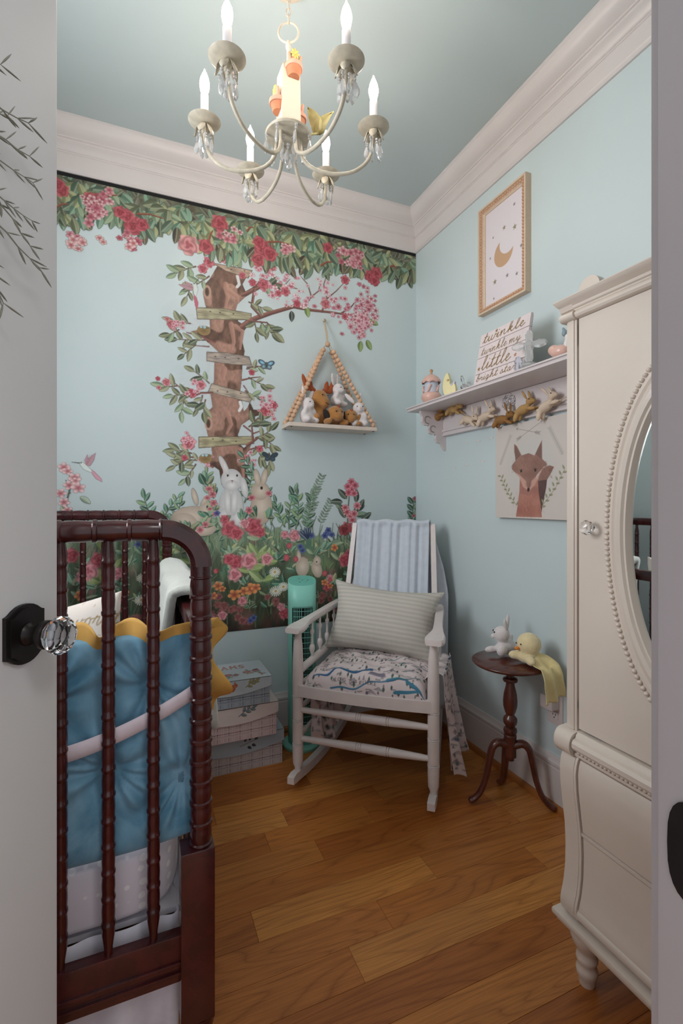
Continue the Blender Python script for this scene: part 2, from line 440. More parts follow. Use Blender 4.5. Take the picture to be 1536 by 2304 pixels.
# open door leaf, seen from the hall
DD = (RT * math.sin(math.radians(9)) + FW * math.cos(math.radians(9))).normalized()    # from hinge towards free edge
DN = Vector((DD.y, -DD.x, 0))                                                         # face normal towards the opening
edge = CAM + RT * (-0.4505) + FW * 0.764; edge.z = 0
DW, DT = 0.74, 0.035
hinge = edge - DD * DW
DM = Matrix((DD, DN, Vector((0, 0, 1)))).transposed().to_4x4(); DM.translation = hinge - DN * DT   # local x along leaf, y out of face
door = thing('door_1', None, None, DM); door['kind'] = 'structure'
def panel_door():
    mb = MB(); st = 0.118
    zs = [0.008, 0.24, 0.82, 0.985, 2.05, DH - 0.012 - 0.0]
    zs = [0.008, 0.25, 0.80, 1.03, DH - 0.16, DH - 0.012]
    mb.box((DW / 2, DT / 2 - 0.004, (DH) / 2), (DW, DT - 0.012, DH - 0.02))
    for xc in (st / 2, DW - st / 2): mb.box((xc, DT / 2, DH / 2), (st, DT, DH - 0.02), None, 0.002)
    for a, b in ((zs[0], zs[1]), (zs[2], zs[3]), (zs[4], zs[5])): mb.box((DW / 2, DT / 2, (a + b) / 2), (DW - 2 * st + 0.002, DT, b - a), None, 0.002)
    for a, b in ((zs[1], zs[2]), (zs[3], zs[4])):
        mb.box((DW / 2, DT / 2, (a + b) / 2), (DW - 2 * st - 0.07, DT - 0.004, b - a - 0.07), None, 0.012)
    return mb
obj('leaf', panel_door(), M_DOOR, door, 0)
KZ, KX = 0.955, DW - 0.068
# rose plate with arched ogee ends
out = []
hw = 0.0345
top = [(-1, .70), (-.9, .72), (-.8, .76), (-.62, .87), (-.4, .96), (-.2, 1.0), (0, 1.01)]
top = top + [(-x, y) for x, y in reversed(top[:-1])]
pl = [(x * hw, y * 0.0425) for x, y in top] + [(-x * hw, -y * 0.0425) for x, y in top]
pmb = MB().prism(pl, 0.006, T(KX, DT, KZ) @ RX(-PI / 2) @ S3(1, 1, 1))
pmb.prism([(x * .86, y * .88) for x, y in pl], 0.004, T(KX, DT + 0.006, KZ) @ RX(-PI / 2))
pmb2 = MB()
ros = obj('knob_plate', pmb, M_BLACK, door, 30); ros['label'] = 'black arched knob plate'
obj('knob_shank', MB().lathe([(0.0165, 0.008), (0.0165, 0.012), (0.0125, 0.016), (0.0115, 0.026), (0.013, 0.031), (0.0195, 0.033), (0.0205, 0.036), (0.0205, 0.042), (0.018, 0.044)], 28, T(KX, DT, KZ) @ RX(-PI / 2)), M_BLACK, door)
M_GLASS = glass_mat('clear_glass', (0.97, 0.98, 1, 1))
gk = MB()
gk.lathe([(0.0, 0.042), (0.015, 0.042), (0.019, 0.046), (0.0265, 0.056), (0.0275, 0.062), (0.0235, 0.070), (0.0165, 0.0745), (0.015, 0.0735), (0.0, 0.0725)], 12, T(KX, DT, KZ) @ RX(-PI / 2), cap=False)
kn = obj('knob', gk, M_GLASS, door, 0); kn['label'] = 'faceted clear glass knob'
obj('knob_core', MB().lathe([(0.0, 0.0438), (0.012, 0.0438), (0.013, 0.0445), (0.0, 0.0445)], 16, T(KX, DT, KZ) @ RX(-PI / 2), cap=False), mat('knob_star_silver', rgb(190, 190, 195), 0.2, metal=1.0), door)

# hall floor beyond the doorway is the same slab; plain hall ceiling and side walls keep the light real
hw_ = wall('wall_hall_left', MB().box((-1.3, -0.75, HC / 2), (0.1, 1.7, HC)), M_HALL)
wall('wall_hall_right', MB().box((1.9, -0.75, HC / 2), (0.1, 1.7, HC)), M_HALL)
# ================================================================== flat prints: a small painter that fills colour attributes
def lin3(c): return np.array([lin(c[0]), lin(c[1]), lin(c[2])])
class Canvas:
    """paints in linear colour on a regular lattice of mesh vertices; y runs up"""
    def __init__(s, w, h, x0, y0, g, base=None):
        s.W, s.H, s.x0, s.y0, s.g = w, h, x0, y0, g
        s.c = np.zeros((h, w, 3)); s.a = np.zeros((h, w)); s.r = np.random.RandomState(3)
        s.gain = lambda x, y: 1.0
        if base is not None: s.c[:] = lin3(base); s.a[:] = 1
    def win(s, xa, xb, ya, yb):
        i0 = max(0, int((xa - s.x0) / s.g) - 1); i1 = min(s.W, int((xb - s.x0) / s.g) + 3)
        j0 = max(0, int((ya - s.y0) / s.g) - 1); j1 = min(s.H, int((yb - s.y0) / s.g) + 3)
        if i1 <= i0 or j1 <= j0: return None
        X = s.x0 + np.arange(i0, i1) * s.g; Y = s.y0 + np.arange(j0, j1) * s.g
        return (slice(j0, j1), slice(i0, i1)), *np.meshgrid(X, Y)
    def put(s, sl, m, col, x=0, y=0):
        m = np.clip(m, 0, 1); col = np.asarray(col) * s.gain(x, y)
        if col.ndim == 1: col = col[None, None, :]
        a0 = s.a[sl]; an = m + a0 * (1 - m); safe = np.maximum(an, 1e-6)
        s.c[sl] = (col * m[..., None] + s.c[sl] * (a0 * (1 - m))[..., None]) / safe[..., None]
        s.a[sl] = an
    def aa(s, d): return np.clip(0.5 - d / s.g, 0, 1)
    def noise(s, X, Y, f, seed=0):
        r = np.random.RandomState(seed); G = r.rand(64, 64)
        u = X * f; v = Y * f; i = np.floor(u).astype(int); j = np.floor(v).astype(int); fu = u - i; fv = v - j
        fu = fu * fu * (3 - 2 * fu); fv = fv * fv * (3 - 2 * fv)
        g = lambda a, b: G[a % 64, b % 64]
        return g(i, j) * (1 - fu) * (1 - fv) + g(i + 1, j) * fu * (1 - fv) + g(i, j + 1) * (1 - fu) * fv + g(i + 1, j + 1) * fu * fv
    def leaf(s, x, y, L, Wd, ang, c1, c2, a=1.0, bend=0.0, vein=True):
        """base at x,y pointing along ang"""
        w = s.win(x - L, x + L, y - L, y + L)
        if w is None: return
        sl, X, Y = w; ca, sa = math.cos(ang), math.sin(ang)
        p = ((X - x) * ca + (Y - y) * sa) / L; q = (-(X - x) * sa + (Y - y) * ca)
        q = q - bend * L * p * p
        pc = np.clip(p, 0, 1); hw = Wd / 2 * np.sin(PI * pc ** 0.88) ** 0.68
        d = np.maximum(np.abs(q) - hw, np.maximum(-p, p - 1) * L)
        m = s.aa(d) * a
        k = smoothstep(q / (Wd / 2 + 1e-9), -0.5, 0.6)[..., None]
        col = lin3(c1) * k + lin3(c2) * (1 - k)
        col = col * (0.82 + 0.3 * pc[..., None])
        if vein:
            v = np.exp(-(q / (s.g * 1.0)) ** 2)[..., None] * 0.35; col = col * (1 - v) + lin3((215, 220, 180)) * v
            ed = smoothstep(d, -Wd * .10, 0.0)[..., None] * 0.38; col = col * (1 - ed)
        s.put(sl, m, col, x, y)
    def ell(s, x, y, rx, ry, c1, c2=None, ang=0.0, a=1.0, soft=0.0):
        R = max(rx, ry) * 1.3 + s.g; w = s.win(x - R, x + R, y - R, y + R)
        if w is None: return
        sl, X, Y = w; ca, sa = math.cos(ang), math.sin(ang)
        p = ((X - x) * ca + (Y - y) * sa) / rx; q = (-(X - x) * sa + (Y - y) * ca) / ry
        r = np.sqrt(p * p + q * q)
        m = (smoothstep(1 - r, 0, soft) if soft else s.aa((r - 1) * min(rx, ry))) * a
        c2 = c2 or c1; k = np.clip(r, 0, 1)[..., None]
        s.put(sl, m, lin3(c1) * (1 - k) + lin3(c2) * k, x, y)
    def rose(s, x, y, R, c_in, c_out, a=1.0, soft=0.12, seed=0):
        w = s.win(x - R * 1.2, x + R * 1.2, y - R * 1.2, y + R * 1.2)
        if w is None: return
        sl, X, Y = w; r = np.sqrt((X - x) ** 2 + (Y - y) ** 2) / R; t = np.arctan2(Y - y, X - x)
        ph = seed * 1.7
        edge = 1 + 0.08 * np.sin(5 * t + ph) + 0.06 * np.sin(9 * t + ph * 2)
        m = smoothstep((edge - r), 0, soft) * a
        rings = 0.5 + 0.5 * np.sin(11 * r + 1.6 * np.sin(3 * t + ph + 5 * r) + ph)
        k = np.clip(r * 0.9 + 0.25 * (rings - 0.5), 0, 1)[..., None]
        col = lin3(c_in) * (1 - k) + lin3(c_out) * k
        col = col * (0.72 + 0.42 * rings[..., None])
        s.put(sl, m, col, x, y)
    def blossom(s, x, y, R, c_in, c_out, n=5, a=0.95, seed=0, squash=1.0):
        w = s.win(x - R * 1.2, x + R * 1.2, y - R * 1.2, y + R * 1.2)
        if w is None: return
        sl, X, Y = w; r = np.sqrt((X - x) ** 2 + ((Y - y) / squash) ** 2) / R; t = np.arctan2((Y - y) / squash, X - x) + seed
        edge = 0.55 + 0.45 * np.abs(np.cos(n * t / 2)) ** 0.6
        m = s.aa((r - edge) * R) * a
        k = smoothstep(r, 0.05, 0.85)[..., None]
        col = lin3(c_in) * (1 - k) + lin3(c_out) * k
        s.put(sl, m, col * (0.88 + 0.16 * np.cos(n * t)[..., None]), x, y)
    def stroke(s, pts, w0, w1, c1, c2=None, a=1.0):
        pts = np.array(pts, float)
        mx = max(w0, w1)
        wn = s.win(pts[:, 0].min() - mx, pts[:, 0].max() + mx, pts[:, 1].min() - mx, pts[:, 1].max() + mx)
        if wn is None: return
        sl, X, Y = wn; best = np.full(X.shape, 1e9); tt = np.zeros(X.shape); n = len(pts) - 1; side = np.zeros(X.shape)
        for i in range(n):
            A, B = pts[i], pts[i + 1]; dx, dy = B - A; L2 = dx * dx + dy * dy + 1e-12
            t = np.clip(((X - A[0]) * dx + (Y - A[1]) * dy) / L2, 0, 1)
            d = np.hypot(X - A[0] - t * dx, Y - A[1] - t * dy)
            u = (i + t) / n; dd = d - (w0 + (w1 - w0) * u) / 2
            k = dd < best; best = np.where(k, dd, best); tt = np.where(k, u, tt)
            side = np.where(k, ((X - A[0]) * -dy + (Y - A[1]) * dx) / math.sqrt(L2), side)
        c2 = c2 or c1; k = smoothstep(side / (mx / 2 + 1e-9), -0.7, 0.7)[..., None]
        s.put(sl, s.aa(best) * a, lin3(c1) * k + lin3(c2) * (1 - k), pts[0, 0], pts[0, 1])
    def sdf(s, X, Y, P):
        P = np.array(P, float); d = np.full(X.shape, 1e9); ins = np.zeros(X.shape, bool); n = len(P)
        for i in range(n):
            A, B = P[i], P[(i + 1) % n]; e = B - A; L2 = e @ e + 1e-15
            t = np.clip(((X - A[0]) * e[0] + (Y - A[1]) * e[1]) / L2, 0, 1)
            d = np.minimum(d, np.hypot(X - A[0] - t * e[0], Y - A[1] - t * e[1]))
            c = (A[1] > Y) != (B[1] > Y)
            with np.errstate(divide='ignore', invalid='ignore'):
                xi = A[0] + (Y - A[1]) / (B[1] - A[1]) * e[0]
            ins ^= c & (X < xi)
        return np.where(ins, -d, d)
    def poly(s, P, colf, a=1.0, soft=0.0):
        P = np.array(P, float); e = soft + s.g
        w = s.win(P[:, 0].min() - e, P[:, 0].max() + e, P[:, 1].min() - e, P[:, 1].max() + e)
        if w is None: return
        sl, X, Y = w; d = s.sdf(X, Y, P)
        m = (smoothstep(0.5 - d / soft, 0, 1) if soft else s.aa(d)) * a
        col = colf(X, Y, d) if callable(colf) else lin3(colf)
        s.put(sl, m, col, P[:, 0].mean(), P[:, 1].mean())
    def mesh(s, name, place, only_painted=True, mask=None):
        """lattice mesh; place(X,Y) -> (N,3) world coordinates"""
        W, H = s.W, s.H
        X, Y = np.meshgrid(s.x0 + np.arange(W) * s.g, s.y0 + np.arange(H) * s.g)
        keep = np.ones((H - 1, W - 1), bool)
        if only_painted:
            k = s.a > 0.02; keep = k[:-1, :-1] | k[1:, :-1] | k[:-1, 1:] | k[1:, 1:]
        if mask is not None: keep &= mask[:-1, :-1]
        j, i = np.nonzero(keep); base = j * W + i
        quads = np.stack([base, base + 1, base + W + 1, base + W], 1)
        used = np.unique(quads); remap = np.full(W * H, -1); remap[used] = np.arange(len(used))
        quads = remap[quads]
        co = place(X.ravel()[used], Y.ravel()[used]).astype(np.float32)
        me = bpy.data.meshes.new(name)
        me.vertices.add(len(used)); me.vertices.foreach_set('co', co.ravel())
        me.loops.add(quads.size); me.loops.foreach_set('vertex_index', quads.ravel().astype(np.int32))
        me.polygons.add(len(quads)); me.polygons.foreach_set('loop_start', (np.arange(len(quads)) * 4).astype(np.int32))
        me.update(calc_edges=True)
        at = me.color_attributes.new('print', 'FLOAT_COLOR', 'POINT')
        rgba = np.concatenate([s.c.reshape(-1, 3), s.a.reshape(-1, 1)], 1)[used].astype(np.float32)
        at.data.foreach_set('color', rgba.ravel())
        return me
# ================================================================== painted-look wall mural on the back wall
MG = 0.0023
MZ0 = on_y(480, 1425, YB).z
MZ1 = on_y(122, 383, YB).z
CV = lambda: Canvas(int((XR - XL - 0.004) / MG), int((MZ1 - MZ0) / MG) + 2, XL + 0.002, MZ0, MG)
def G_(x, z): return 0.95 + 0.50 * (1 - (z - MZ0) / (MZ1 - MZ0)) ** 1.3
def PW_(px, py): p = on_y(px, py, YB); return p.x, p.z
def PX_(px): """photo pixel size -> metres on the wall near px"""; p = on_y(px, HOR, YB); return (p - CAM).dot(FW) / F_PX
r_ = random.Random(21)
GREENS = [((158, 182, 140), (110, 140, 105)), ((132, 175, 146), (85, 130, 105)), ((180, 184, 128), (128, 136, 84)), ((120, 150, 122), (74, 100, 80)), ((150, 160, 120), (95, 104, 72)), ((110, 128, 96), (66, 80, 58))]
OLIVE = [((128, 134, 92), (84, 92, 66)), ((150, 154, 112), (106, 112, 78)), ((100, 116, 88), (64, 80, 60)), ((166, 168, 128), (120, 124, 90))]
def leaf(C, px, py, L, ang, pal=GREENS, w=0.46, a=1.0):
    x, z = PW_(px, py); m = PX_(px); c1, c2 = r_.choice(pal)
    C.leaf(x, z, L * m, L * m * w, ang, c1, c2, a, r_.uniform(-.15, .15))
def spray(C, px, py, ang, L, n=7, pal=OLIVE, ll=26, stem=(92, 66, 56)):
    """twig with leaves on both sides; L in photo pixels"""
    m = PX_(px); x, z = PW_(px, py); pts = []; a = ang; bend = r_.uniform(-.6, .6)
    for k in range(8):
        pts.append((x, z)); a += bend / 8; x += math.cos(a) * L * m / 7; z += math.sin(a) * L * m / 7
    C.stroke(pts, 3.4 * m, 1.2 * m, stem)
    for k in range(n):
        t = (k + 0.7) / n * 7; i = min(6, int(t)); f = t - i
        bx = pts[i][0] * (1 - f) + pts[i + 1][0] * f; bz = pts[i][1] * (1 - f) + pts[i + 1][1] * f
        c1, c2 = r_.choice(pal); sgn = 1 if k % 2 else -1
        l = ll * r_.uniform(.75, 1.15) * m
        C.leaf(bx, bz, l, l * r_.uniform(.38, .5), a + sgn * r_.uniform(.5, 1.1) if k < n - 1 else a, c1, c2, 1, r_.uniform(-.15, .15))
def rose(C, px, py, R, cin=(150, 28, 52), cout=(206, 96, 112), soft=.14):
    x, z = PW_(px, py); C.rose(x, z, R * PX_(px), cin, cout, .96, soft, r_.random() * 9)
def blos(C, px, py, R, cin=(184, 64, 88), cout=(232, 182, 190), n=5):
    x, z = PW_(px, py); C.blossom(x, z, R * PX_(px), cin, cout, n, .95, r_.random() * 6, r_.uniform(.7, 1))
def line(C, pts, w0, w1, c1, c2=None, a=1.0):
    m = PX_(pts[0][0]); C.stroke([PW_(*p) for p in pts], w0 * m, w1 * m, c1, c2, a)
def pol(C, pts, colf, a=1.0, soft=0): C.poly([PW_(*p) for p in pts], colf, a, soft * PX_(pts[0][0]))
def top_y(px): return 382 + (px - 122) * 0.2334

# ---- hanging canopy along the top
CA = CV(); CA.gain = G_
XS = list(range(-180, 940, 6))
def low_y(px):
    k = [(-180, 430), (122, 492), (165, 505), (230, 492), (262, 500), (300, 520), (345, 522), (400, 520), (460, 560), (520, 585), (560, 575), (600, 585), (650, 600), (700, 602), (740, 612), (800, 606), (850, 615), (900, 628), (940, 628)]
    return float(np.interp(px, [a for a, b in k], [b for a, b in k]))
band = [PW_(x, top_y(x) - 2) for x in XS] + [PW_(x, low_y(x) - 12 + r_.uniform(-8, 8)) for x in reversed(XS)]
def canopy_ground(X, Y, d):
    n = CA.noise(X, Y, 26, 4)[..., None]; n2 = CA.noise(X, Y, 75, 9)[..., None]; n3 = CA.noise(X, Y, 9, 2)[..., None]
    c = lin3((92, 78, 58)) * (1 - n) + lin3((104, 112, 84)) * n
    c = c * (0.6 + 0.7 * n2); return c * (1 - .4 * n3) + lin3((140, 138, 116)) * .4 * n3
CA.poly(band, canopy_ground, 1.0, 0.004)
for k in range(900):
    px = r_.uniform(-180, 936); t = r_.random() ** 0.9
    y0, y1 = top_y(px) + 2, low_y(px) - 4
    py = y0 + (y1 - y0) * (k / 900 * .35 + t * .65)
    L = r_.uniform(20, 32); ang = r_.choice([-1.57, -1.57, -2.3, -.8, -1.2, 2.3, .8]) + r_.uniform(-.4, .4)
    faded = r_.random() < .52
    leaf(CA, px, py, L, ang, [((118, 104, 84), (84, 72, 56)), ((132, 128, 108), (96, 92, 76)), ((98, 106, 84), (66, 72, 54))] if faded else GREENS, r_.uniform(.46, .60), .70 if faded else .97)
for k in range(120):                                     # fanned sprigs of larger leaves
    px = r_.uniform(-180, 930); py = r_.uniform(top_y(px) + 14, low_y(px) - 22); a0 = -1.57 + r_.uniform(-.5, .5)
    for q in range(r_.randint(3, 4)): leaf(CA, px + r_.gauss(0, 3), py + r_.gauss(0, 2), r_.uniform(27, 38), a0 + (q - 1.5) * r_.uniform(.5, .75), GREENS[:5], r_.uniform(.46, .58))
for k in range(190):                                     # leaves that hang below the band
    px = r_.uniform(-180, 934); leaf(CA, px, low_y(px) - r_.uniform(6, 26), r_.uniform(24, 40), -1.57 + r_.uniform(-.7, .7), GREENS + [((112, 98, 74), (74, 62, 48))], .46)
for (a, b) in [((122, 470), (152, 460)), ((310, 482), (366, 492)), ((470, 540), (478, 520)), ((556, 520), (568, 512)), ((600, 545), (655, 552)), ((722, 598), (746, 590)), ((880, 600), (890, 604)), ((230, 450), (262, 440))]:
    line(CA, [a, ((a[0] + b[0]) / 2, (a[1] + b[1]) / 2 - 4), b], 5, 3, (168, 84, 52), (120, 60, 42))
for px, py, R in [(138, 428, 17), (130, 415, 15), (208, 452, 20), (300, 508, 22), (286, 486, 16), (320, 506, 15), (270, 478, 15), (494, 503, 20), (463, 555, 18), (424, 552, 24), (590, 560, 20), (607, 572, 18), (580, 585, 16), (582, 546, 15), (737, 558, 13), (832, 622, 15), (846, 616, 16), (842, 632, 13)]:
    rose(CA, px, py, R, (158, 22, 48) if R < 23 else (196, 84, 96), (206, 84, 98) if R < 23 else (228, 162, 160))
for cx, cy, nn, sp in [(215, 465, 22, 34), (170, 540, 12, 22), (225, 470, 10, 24), (295, 540, 9, 20), (785, 570, 16, 26), (800, 590, 8, 18), (520, 530, 8, 20), (645, 560, 6, 16)]:
    for k in range(nn): blos(CA, cx + r_.gauss(0, sp * .5), cy + r_.gauss(0, sp * .5), r_.uniform(6, 12), (176, 52, 78), r_.choice([(226, 150, 160), (234, 190, 192), (206, 110, 128)]))
for cx, cy in [(160, 552), (176, 560), (165, 540), (186, 546), (224, 536), (232, 545), (300, 548), (290, 556)]:
    blos(CA, cx, cy, r_.uniform(7, 11), (196, 84, 96), (236, 190, 186))
# thin dark upper border of the print
for x0, x1 in ((-180, 936),): line(CA, [(x0, top_y(x0) + 1.2), (x1, top_y(x1) + 1.2)], 4.0, 4.0, (62, 56, 50))

# ---- tree with plank steps
TR = CV(); TR.gain = G_
halo = [(470, 600), (560, 610), (660, 620), (800, 650), (830, 700), (790, 745), (600, 745), (570, 800), (600, 880), (630, 920), (610, 960), (640, 1010), (560, 1080), (440, 1060), (400, 1000), (440, 960), (360, 880), (440, 830), (380, 720), (420, 640)]
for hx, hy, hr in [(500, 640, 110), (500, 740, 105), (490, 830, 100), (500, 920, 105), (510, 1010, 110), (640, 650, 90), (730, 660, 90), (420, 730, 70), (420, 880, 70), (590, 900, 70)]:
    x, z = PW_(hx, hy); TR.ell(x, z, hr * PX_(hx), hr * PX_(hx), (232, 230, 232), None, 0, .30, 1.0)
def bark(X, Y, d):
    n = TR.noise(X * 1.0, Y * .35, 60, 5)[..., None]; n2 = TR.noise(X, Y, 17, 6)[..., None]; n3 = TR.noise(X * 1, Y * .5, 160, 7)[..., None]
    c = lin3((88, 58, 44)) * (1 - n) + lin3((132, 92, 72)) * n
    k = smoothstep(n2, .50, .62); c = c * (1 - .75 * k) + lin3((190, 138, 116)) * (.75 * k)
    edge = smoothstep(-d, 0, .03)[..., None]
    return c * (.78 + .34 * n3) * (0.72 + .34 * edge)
trunk = [(488, 600), (471, 629), (460, 640), (456, 659), (461, 684), (466, 700), (471, 718), (473, 748), (450, 742), (430, 745), (452, 757), (476, 778), (491, 792), (482, 815), (481, 857), (473, 886), (478, 916), (466, 926), (461, 951), (466, 975), (475, 1005), (478, 1030), (470, 1042), (493, 1058), (498, 1090), (560, 1090), (554, 1060), (548, 1030), (560, 1012), (566, 996), (548, 1008), (540, 1000), (535, 978), (543, 956), (566, 940), (594, 930), (592, 922), (570, 922), (562, 904), (556, 918), (548, 926), (540, 881), (543, 857), (545, 822), (550, 790), (545, 770), (543, 752), (566, 722), (600, 710), (598, 704), (560, 716), (543, 728), (535, 723), (530, 698), (534, 684), (552, 668), (574, 656), (590, 640), (585, 632), (566, 648), (552, 656), (545, 640), (557, 618), (530, 604)]
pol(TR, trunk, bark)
for p in [[(508, 640), (512, 670), (505, 700)], [(520, 730), (526, 770), (520, 790)], [(530, 735), (545, 745), (540, 785)], [(505, 830), (502, 855)], [(512, 930), (520, 955), (510, 975)], [(540, 1012), (545, 1040), (548, 1078)], [(516, 655), (534, 668), (536, 680)]]:
    line(TR, p, 12, 5, (196, 142, 120), (172, 118, 98), .8)
for cx, cy in ((466, 657), (469, 953)):
    x, z = PW_(cx, cy); m = PX_(cx); TR.ell(x, z, 8.5 * m, 15 * m, (150, 104, 80), (196, 152, 128)); TR.ell(x - .001, z, 4.5 * m, 10 * m, (70, 46, 36), (96, 66, 50))
for p in [[(534, 622), (538, 640), (533, 646)], [(540, 905), (543, 915), (538, 924)]]: line(TR, p, 7, 6, (222, 220, 220))
def wood(c1, c2):
    def f(X, Y, d):
        n = TR.noise(X * .18, Y, 210, 12)[..., None]; n2 = TR.noise(X, Y, 40, 3)[..., None]
        return (lin3(c1) * n + lin3(c2) * (1 - n)) * (.85 + .3 * n2)
    return f
for pts, c1, c2 in [([(478, 592), (567, 609), (558, 626), (508, 610)], (206, 172, 148), (150, 122, 100)), ([(441, 692), (500, 694), (565, 706), (564, 720), (444, 718)], (190, 182, 142), (132, 122, 92)),
                    ([(465, 792), (510, 794), (560, 803), (566, 822), (520, 820), (465, 812)], (188, 168, 150), (128, 116, 112)), ([(476, 863), (571, 889), (562, 905), (468, 882)], (196, 176, 154), (132, 118, 106)), ([(447, 983), (570, 982), (571, 998), (447, 1008)], (186, 176, 132), (128, 116, 84))]:
    pol(TR, pts, wood(c1, c2)); line(TR, pts + [pts[0]], 1.6, 1.6, (92, 78, 62), None, .8)
    cx = sum(p[0] for p in pts) / len(pts); cy = sum(p[1] for p in pts) / len(pts)
    for dx in (-30, -8, 22):
        x, z = PW_(cx + dx, cy - 2 + dx * .1); TR.ell(x, z, .0042, .0028, (70, 58, 46))
# branches
for p, w0, w1 in [([(545, 735), (575, 716), (610, 704), (660, 690), (700, 698), (745, 703), (766, 706)], 12, 4), ([(545, 664), (578, 650), (604, 634), (640, 642), (668, 650)], 8, 2), ([(572, 652), (566, 690), (586, 712)], 6, 5),
                  ([(680, 694), (700, 668), (692, 640), (676, 622)], 4, 1.5), ([(700, 668), (716, 655), (722, 630)], 3, 1.2), ([(724, 700), (735, 672), (728, 640), (735, 618)], 4, 1.2), ([(735, 672), (756, 655), (770, 640)], 3, 1.2), ([(766, 706), (790, 690), (806, 670)], 4, 1.5),
                  ([(766, 706), (790, 722), (808, 740), (812, 760)], 4, 1.4), ([(640, 642), (652, 628)], 2, 1), ([(560, 722), (600, 726), (612, 736)], 4, 1.5), ([(482, 770), (452, 757), (420, 748)], 7, 2), ([(470, 780), (440, 778)], 3, 1.4), ([(478, 884), (452, 884), (430, 895), (414, 880), (388, 858)], 5, 1.6),
                  ([(545, 855), (566, 850), (586, 848)], 4, 1.5), ([(556, 826), (580, 824), (600, 830)], 3, 1.3), ([(548, 958), (570, 975), (590, 968)], 4, 2), ([(556, 1002), (580, 985), (602, 980)], 7, 2), ([(568, 990), (566, 955), (580, 940)], 5, 1.5), ([(560, 1012), (590, 1003), (612, 1010)], 4, 1.5), ([(478, 1050), (440, 1030), (404, 1025)], 6, 2), ([(548, 868), (560, 885)], 3, 1.4)]:
    line(TR, p, w0, w1, (156, 96, 84), (104, 62, 54))
# twigs of leaves left and right of the trunk
for px, py, ang, L, n in [(440, 600, 3.5, 60, 7), (470, 622, 3.9, 70, 7), (430, 640, 4.5, 40, 4), (428, 728, 3.2, 45, 6), (462, 765, 3.3, 75, 7), (440, 775, 4.0, 45, 5), (402, 742, 3.9, 30, 4), (470, 862, 2.4, 50, 5), (440, 884, 3.4, 60, 8), (420, 885, 4.3, 55, 6), (455, 890, 4.6, 40, 5), (462, 900, 4.4, 36, 4), (398, 868, 3.5, 36, 4),
                          (585, 724, -.7, 45, 6), (570, 718, -1.2, 40, 4), (600, 726, -.9, 36, 4), (585, 640, .3, 40, 4), (560, 680, -.3, 40, 5), (555, 830, .2, 45, 5), (560, 850, -.5, 50, 5), (552, 880, -.6, 36, 4), (560, 960, .6, 40, 5), (575, 985, .3, 50, 6), (590, 985, -.5, 40, 5), (575, 1005, -1.0, 40, 5), (580, 960, 1.0, 30, 4), (450, 1035, 3.3, 60, 7), (440, 1045, 4.2, 50, 6), (430, 1020, 2.8, 45, 5), (420, 1030, 4.0, 40, 5), (605, 1020, -1.3, 34, 4)]:
    spray(TR, px, py, ang, L * .85, max(3, n - 1), OLIVE + GREENS[:1], 26, (112, 84, 70))
for px, py, ang in [(655, 700, -1.4), (690, 690, -1.5), (830, 720, -.3), (818, 738, -1.9), (825, 765, -1.2), (812, 768, -1.8)]: leaf(TR, px, py, 24, ang, [((150, 178, 84), (108, 140, 60)), ((70, 84, 86), (44, 56, 60))], .55)
# blossom cloud along the long branch
for k in range(105):
    t = r_.random(); px = 575 + 250 * t + r_.gauss(0, 10); py = 612 + 34 * t + r_.uniform(-6, 86) * (0.55 + .6 * t)
    if py > 700 and px < 740: continue
    blos(TR, px, py, r_.uniform(3.5, 8.5), r_.choice([(206, 92, 122), (186, 60, 88), (214, 120, 142)]), r_.choice([(240, 206, 214), (236, 184, 196), (246, 224, 228), (220, 140, 158)]))
for k in range(62):
    t = r_.random(); px = 762 + 82 * t + r_.gauss(0, 7); py = 690 - 18 * t + r_.gauss(18, 26)
    if px > 850: continue
    blos(TR, px, py, r_.uniform(4.5, 9), r_.choice([(186, 54, 88), (160, 40, 68)]), r_.choice([(238, 190, 200), (226, 154, 170), (242, 208, 212)]))
for k in range(26): blos(TR, 812 + r_.gauss(0, 10), 740 + r_.gauss(0, 12), r_.uniform(5, 9), (188, 50, 86), (236, 178, 190))
for px, py, R in [(592, 640, 15), (568, 636, 10), (626, 660, 9), (642, 656, 12), (732, 684, 13), (775, 712, 9), (668, 683, 10), (776, 630, 12), (612, 600, 12), (386, 730, 11), (376, 718, 6), (424, 996, 18), (452, 866, 12), (374, 860, 10), (355, 852, 6), (357, 872, 6), (434, 888, 8), (566, 838, 8), (598, 924, 14), (616, 912, 10), (584, 1010, 9), (555, 1030, 9), (415, 1030, 8), (430, 880, 7), (545, 620, 9), (470, 590, 14), (500, 580, 14), (456, 605, 12)]:
    rose(TR, px, py, R, (166, 30, 58), r_.choice([(222, 110, 126), (214, 92, 112), (236, 150, 156)]), .3)
for cx, cy, nn, sp in [(392, 735, 9, 16), (440, 870, 10, 16), (600, 905, 12, 18), (420, 985, 8, 15), (580, 600, 8, 14), (610, 930, 6, 12), (560, 1040, 10, 22), (470, 1040, 8, 18)]:
    for k in range(nn): blos(TR, cx + r_.gauss(0, sp * .5), cy + r_.gauss(0, sp * .5), r_.uniform(3.5, 7), (190, 60, 92), (232, 176, 186))
# bird's nests with pale blue eggs
for cx, cy in ((458, 744), (462, 1032)):
    x, z = PW_(cx, cy); TR.ell(x, z, .030, .022, (120, 92, 40), (160, 126, 66)); TR.ell(x + .004, z + .014, .026, .009, (92, 70, 36), (150, 122, 70))
    TR.ell(x + .004, z + .017, .007, .007, (150, 190, 200)); TR.ell(x - .012, z + .016, .006, .006, (160, 196, 204))
